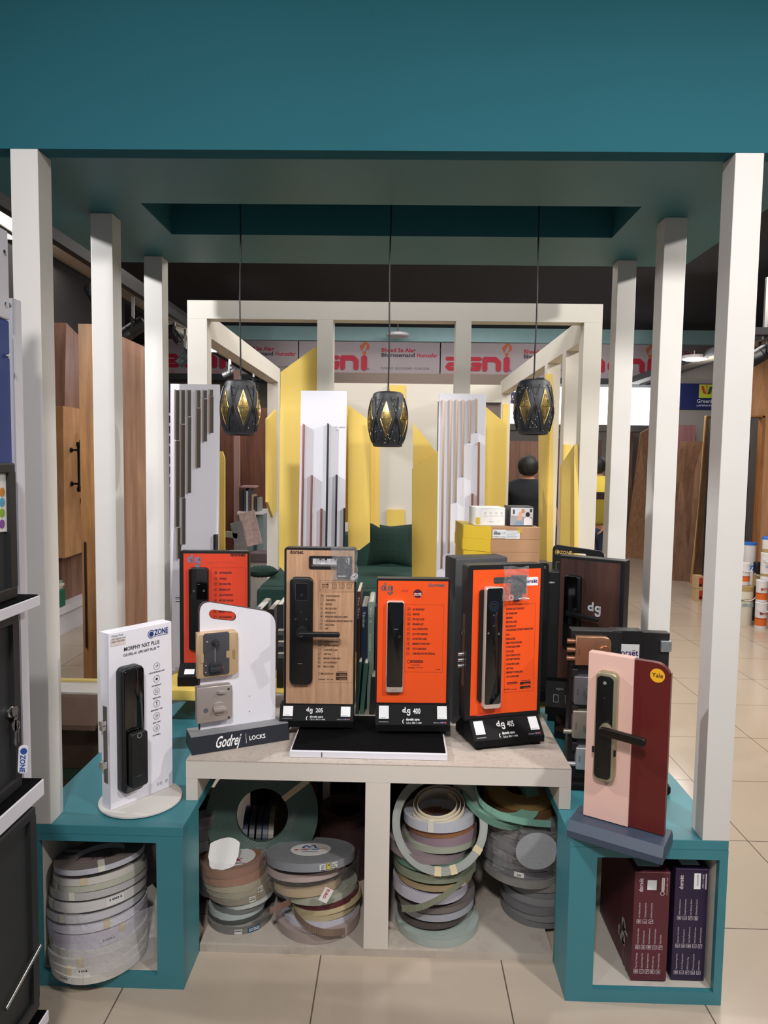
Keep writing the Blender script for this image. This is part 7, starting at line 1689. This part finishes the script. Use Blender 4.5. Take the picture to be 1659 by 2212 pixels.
t, h4 = pail('paint_can', 'orange and white can marked MATX, second of the right edge stack', 1638, 1665, 1255, 1303, 7.18, [WC, wr], h3+.001, WC, False, .015, ('MATX', RDC, .55, .17))
t, h5 = pail('paint_pail', 'white pail with a tan band above the MATX cans', 1648, 1676, 1195, 1254, 7.22, [WC, [(GLD, .02, .22)]], h3+h4+.002, WC, True, .03, ('ULTI', GRY, .45, .16))
pail('paint_pail', 'small white tub with a blue lid, topmost at the right edge', 1651, 1672, 1160, 1194, 7.26, [WC, [(GLD, .0, .2)]], h3+h4+h5+.003, BLL, False, .03)
t, h6 = pail('paint_pail', 'white tub with a blue lid, lowest of the rear pair beside the oak doorway', 1612, 1650, 1225, 1330, 7.75, [WC], 0, BLL, False, .04)
pail('paint_pail', 'large white tub with a blue lid behind the orange can', 1611, 1640, 1173, 1222, 7.8, [WC, [(BLL, .0, .2)]], h6+.001, BLL, False, .03)
pail('paint_pail', 'white tub with a blue lid, left of the large rear one, mostly behind the post', 1590, 1609, 1175, 1222, 7.9, [WC], .62, BLL, False, .02)
MB().box(P(1585, 1200, 7.9).x, P(1609, 1200, 7.9).x, 7.9, 8.1, 0, .619).build('stacked_carton', mat('kraft_box', 'b88d68', .7), label='carton under the left rear tub behind the front right post', cat='box')
t, hb2 = pail('black_jerrycan', 'black drum standing behind the MATX cans', 1628, 1648, 1215, 1300, 7.55, [BLACK, [(GLD, .6, .8)]], 0, BLACK, True, .04)
# small red and kraft cartons on the floor
for k, (yt_, yb_) in enumerate(((1270, 1298), (1244, 1271))):
    Yc = 8.6; a, b_ = P(1503, yb_, Yc), P(1522, yt_, Yc); z_ = 0 if k == 0 else zk; h_ = .155
    t = thing('small_carton', 'small kraft carton with red print on the floor, %s of two' % ('lower', 'upper')[k], 'box', (a.x, Yc, z_)); zk = h_+.001
    MB().box(0, b_.x-a.x, 0, .12, 0, h_, .002).build('carton', mat('light_kraft', 'c0a078', .7), t)
    mb = MB().use(mat('red_print', 'b0382c', .5)).rect(.035, b_.x-a.x-.01, .02, h_*.85, -.001).use(INK).rect(.04, .07, .03, .06, -.0015); mb.build('printed_label', None, t)

# ================================================================= PEOPLE
SKIN = mat('skin', 'a8745a', .55, var=.04); HAIR = mat('hair', '0d0b0c', .6, bump=.5, bscale=220)
def skinned(name, verts, edges, radii, m, parent, sub=2, root=0):
    me = D.meshes.new(name); me.from_pydata([Vector(v) for v in verts], edges, []); o = D.objects.new(name+'_src', me); COL.objects.link(o)
    sk = o.modifiers.new('s', 'SKIN'); sk.use_smooth_shade = True; sl = me.skin_vertices[0].data
    for i, r in enumerate(radii): sl[i].radius = (r if isinstance(r, tuple) else (r, r)); sl[i].use_root = (i == root)
    o.modifiers.new('u', 'SUBSURF').levels = sub
    dg = bpy.context.evaluated_depsgraph_get(); m2 = D.meshes.new_from_object(o.evaluated_get(dg)); D.objects.remove(o)
    m2.materials.clear(); m2.materials.append(m); m2.shade_smooth()
    q = D.objects.new(name, m2); COL.objects.link(q); q.parent = parent; return q
def person(label, loc, rz, H_, shirt, trousers, arm, headturn=0.0):
    t = thing('person', label, 'person', loc, rz); s = H_/1.70
    # faces -Y locally
    J = []; E = []; Rr = []
    def v(x, y, z, r, par=None):
        J.append((x*s, y*s, z*s)); Rr.append(tuple(c*s for c in r) if isinstance(r, tuple) else r*s)
        if par is not None: E.append((par, len(J)-1))
        return len(J)-1
    pel = v(0, 0, .95, (.15, .11)); wa = v(0, 0, 1.10, (.14, .10), pel); ch = v(0, .01, 1.28, (.165, .115), wa); nb = v(0, .015, 1.41, (.080, .065), ch); nk = v(0, .005, 1.49, .050, nb); hd0 = v(0, -.01, 1.55, .07, nk); hd = v(0, -.012, 1.60, (.078, .09), hd0); hd1 = v(0, -.008, 1.655, (.07, .085), hd)
    hands = []
    for sd in (-1, 1):
        sh = v(sd*.155, .012, 1.395, .062, nb); el = v(sd*arm[0][0], arm[0][1], arm[0][2], .040, sh); wr_ = v(sd*arm[1][0], arm[1][1], arm[1][2], .027, el); dx, dy, dz = arm[1][0]-arm[0][0], arm[1][1]-arm[0][1], arm[1][2]-arm[0][2]; l_ = math.sqrt(dx*dx+dy*dy+dz*dz); dx, dy, dz = dx/l_, dy/l_, dz/l_
        pm = v(sd*(arm[1][0]+dx*.05), arm[1][1]+dy*.05, arm[1][2]+dz*.05, (.034, .018), wr_)
        for k, ln in enumerate((.065, .078, .072, .055)):
            o_ = (k-1.5)*.018; b0 = v(sd*(arm[1][0]+dx*.085), arm[1][1]+dy*.085+o_, arm[1][2]+dz*.085, .0095, pm); b1 = v(sd*(arm[1][0]+dx*(.085+ln*.5)), arm[1][1]+dy*(.085+ln*.5)+o_*1.1, arm[1][2]+dz*(.085+ln*.5), .0088, b0); v(sd*(arm[1][0]+dx*(.085+ln)-.012), arm[1][1]+dy*(.085+ln)+o_*1.1, arm[1][2]+dz*(.085+ln), .0075, b1)
        th0 = v(sd*(arm[1][0]+dx*.04-.01), arm[1][1]+dy*.04-.04, arm[1][2]+dz*.04, .011, pm); v(sd*(arm[1][0]+dx*.07-.015), arm[1][1]+dy*.07-.055, arm[1][2]+dz*.07, .009, th0)
    for sd in (-1, 1):
        hp_ = v(sd*.095, 0, .90, .095, pel); kn = v(sd*.11, -.01, .50, .062, hp_); cf = v(sd*.112, .015, .34, .055, kn); an = v(sd*.115, .02, .10, .038, cf); hl = v(sd*.116, .03, .045, .040, an); v(sd*.125, -.10, .032, (.042, .028), hl)
    skinned('body', J, E, Rr, SKIN, t)
    g = lambda lst: skinned
    # shirt
    def gar(nm, vs, es, rs, m): return skinned(nm, [tuple(c*s for c in p) for p in vs], es, [tuple(c*s for c in r) if isinstance(r, tuple) else r*s for r in rs], m, t)
    a0, a1 = arm; mid = tuple((a0[i]*.75+(.155, .012, 1.395)[i]*.25) for i in range(3))
    vs = [(0, 0, 1.12), (0, 0, .92), (0, .01, 1.28), (0, .016, 1.415), (0, .012, 1.49)]; es = [(0, 1), (0, 2), (2, 3), (3, 4)]; rs = [(.175, .135), (.18, .14), (.195, .15), (.145, .110), (.072, .070)]
    for sd in (-1, 1):
        i = len(vs); vs += [(sd*.165, .012, 1.372), (sd*mid[0], mid[1], mid[2])]; es += [(3, i), (i, i+1)]; rs += [.092, .072]
    gar('shirt', vs, es, rs, shirt)
    vs = [(0, 0, .98), (0, 0, .90)]; es = [(0, 1)]; rs = [(.158, .12), (.15, .115)]
    for sd in (-1, 1):
        i = len(vs); vs += [(sd*.10, 0, .84), (sd*.112, -.008, .50), (sd*.115, .018, .10)]; es += [(1, i), (i, i+1), (i+1, i+2)]; rs += [.105, .080, .062]
    gar('trousers', vs, es, rs, trousers)
    gar('shoe', [(-.116, .05, .04), (-.122, -.06, .038), (-.126, -.13, .032)], [(0, 1), (1, 2)], [(.05, .042), (.052, .038), (.04, .03)], BLACK); gar('shoe', [(.116, .05, .04), (.122, -.06, .038), (.126, -.13, .032)], [(0, 1), (1, 2)], [(.05, .042), (.052, .038), (.04, .03)], BLACK)
    # hair: cap over crown and nape
    mb = MB(); nu, nv = 36, 20; vs = []
    for i in range(nu):
        a = 2*PI*i/nu
        for j in range(nv+1):
            ph = PI*.5-(PI*.5+.80*(.5+.5*math.sin(a))**.7+(-.25 if math.sin(a) < -.2 else 0.05))*j/nv
            n_ = 1+.05*noise.noise(Vector((math.cos(a)*3, math.sin(a)*3, ph*3)))+.02*noise.noise(Vector((math.cos(a)*14, math.sin(a)*14, ph*12)))
            vs.append((.099*s*n_*math.cos(a)*math.cos(ph), (.112*n_*math.sin(a)*math.cos(ph)+.002)*s, (1.605+(.100 if ph > 0 else .125)*n_*math.sin(ph))*s))
    fs = [(i*(nv+1)+j, ((i+1) % nu)*(nv+1)+j, ((i+1) % nu)*(nv+1)+j+1, i*(nv+1)+j+1) for i in range(nu) for j in range(nv)]
    mb._add(vs, fs); bmesh.ops.remove_doubles(mb.bm, verts=mb.bm.verts, dist=.0005); hr = mb.build('hair', HAIR, t, smooth=True)
    for sd in (-1, 1):
        mb = MB(); mb.lathe([(.004, -.006), (.017, -.005), (.021, 0), (.016, .005), (.004, .003)], (0, 0, 0), 18, 'x'); bmesh.ops.scale(mb.bm, vec=(1, .75, 1.5), verts=mb.bm.verts); mb.build('ear', mat('ear_skin', 'b07a66', .55), t, loc=(sd*.094*s, .0*s, 1.585*s), rot=(.15, 0, sd*.35), smooth=True)
    mb = MB(); mb.tube([(0, -.100*s, 1.61*s), (0, -.118*s, 1.58*s), (0, -.108*s, 1.57*s)], .012*s, 8, rs=[.008*s, .014*s, .010*s]); mb.build('nose', SKIN, t, smooth=True)
    mb = MB(); [mb.lathe([(.001, -.006), (.010, -.003), (.010, .002)], (sd*.032*s, -.094*s, 1.605*s), 12, 'y') for sd in (-1, 1)]; mb.build('eyes', mat('eye_dark', '1c1412', .3), t)
    mb = MB(); mb.tube([(-.022*s, -.094*s, 1.545*s), (0, -.1*s, 1.543*s), (.022*s, -.094*s, 1.545*s)], .005*s, 6); mb.build('mouth', mat('lips', '8a5248', .5), t, smooth=True)
    return t
q = P(1140, 1050, 6.9)
man = person('person in a black T-shirt with short black hair, seen from behind right of the booth', (q.x, 6.9, 0), math.radians(172), 1.72, mat('black_tshirt', '10151c', .9), mat('jeans', '26304a', .9), ((.27, -.01, 1.12), (.24, -.12, .95)))
q = P(1289, 1050, 8.2)
person('person in a yellow and maroon shirt, hands behind the back, between the right posts', (q.x, 8.2, 0), math.radians(165), 1.74, mat('yellow_shirt', 'd2b93c', .9), mat('jeans2', '23304c', .9), ((.25, .02, 1.12), (.12, .14, .95)))
sh2 = [o for o in D.objects if o.name.startswith('shirt')][-1]
nt = sh2.data.materials[0].node_tree; geo_ = nt.nodes.new('ShaderNodeTexCoord'); sp_ = nt.nodes.new('ShaderNodeSeparateXYZ'); nt.links.new(geo_.outputs['Object'], sp_.inputs[0])
cr = nt.nodes.new('ShaderNodeValToRGB'); cr.color_ramp.interpolation = 'CONSTANT'; mr = nt.nodes.new('ShaderNodeMapRange'); mr.inputs[1].default_value = .9; mr.inputs[2].default_value = 1.5; nt.links.new(sp_.outputs[2], mr.inputs[0]); nt.links.new(mr.outputs[0], cr.inputs[0])
e = cr.color_ramp.elements; e[0].position = 0; e[0].color = (*srgb('8a7a26'), 1); e[1].position = .58; e[1].color = (*srgb('2a1518'), 1); n_ = e.new(.72); n_.color = (*srgb('d9c14a'), 1)
nt.links.new(cr.outputs[0], nt.nodes['Principled BSDF'].inputs['Base Color'])
GR = {'canopy_post': 'white posts under the canopy', 'edge_band_coil': 'edge band coils stored in the cubbies', 'sample_book': 'sample books and catalogues', 'track_spotlight': 'track spotlights', 'lock_display_stand': 'lock display stands', 'shop_banner': 'banner panels on the far wall', 'paint_can': 'paint containers', 'paint_pail': 'paint containers', 'handle_display_board': 'pull handle display boards', 'lock_carton': 'lock cartons', 'teal_bench': 'teal benches', 'loose_edge_band': 'loose strips of edge band', 'framed_lock_display': 'framed lock displays on the left rack', 'small_carton': 'small cartons on the floor', 'catalogue': 'catalogues on the left plinth', 'plywood_sheet': 'leaning sheets', 'veneer_sheet': 'leaning sheets', 'cable_tray': 'cable trays', 'round_lamp': 'round lamps', 'cushion': 'cushions on the sofa', 'access_card_bag': 'bags of access cards', 'shop_sign': 'shop signs', 'sample_tile': 'sample tiles', 'person': 'people'}
for o_ in D.objects:
    n_ = o_.name.split('.')[0]
    if o_.parent is None and n_ in GR and not o_.get('group'): o_['group'] = GR[n_]
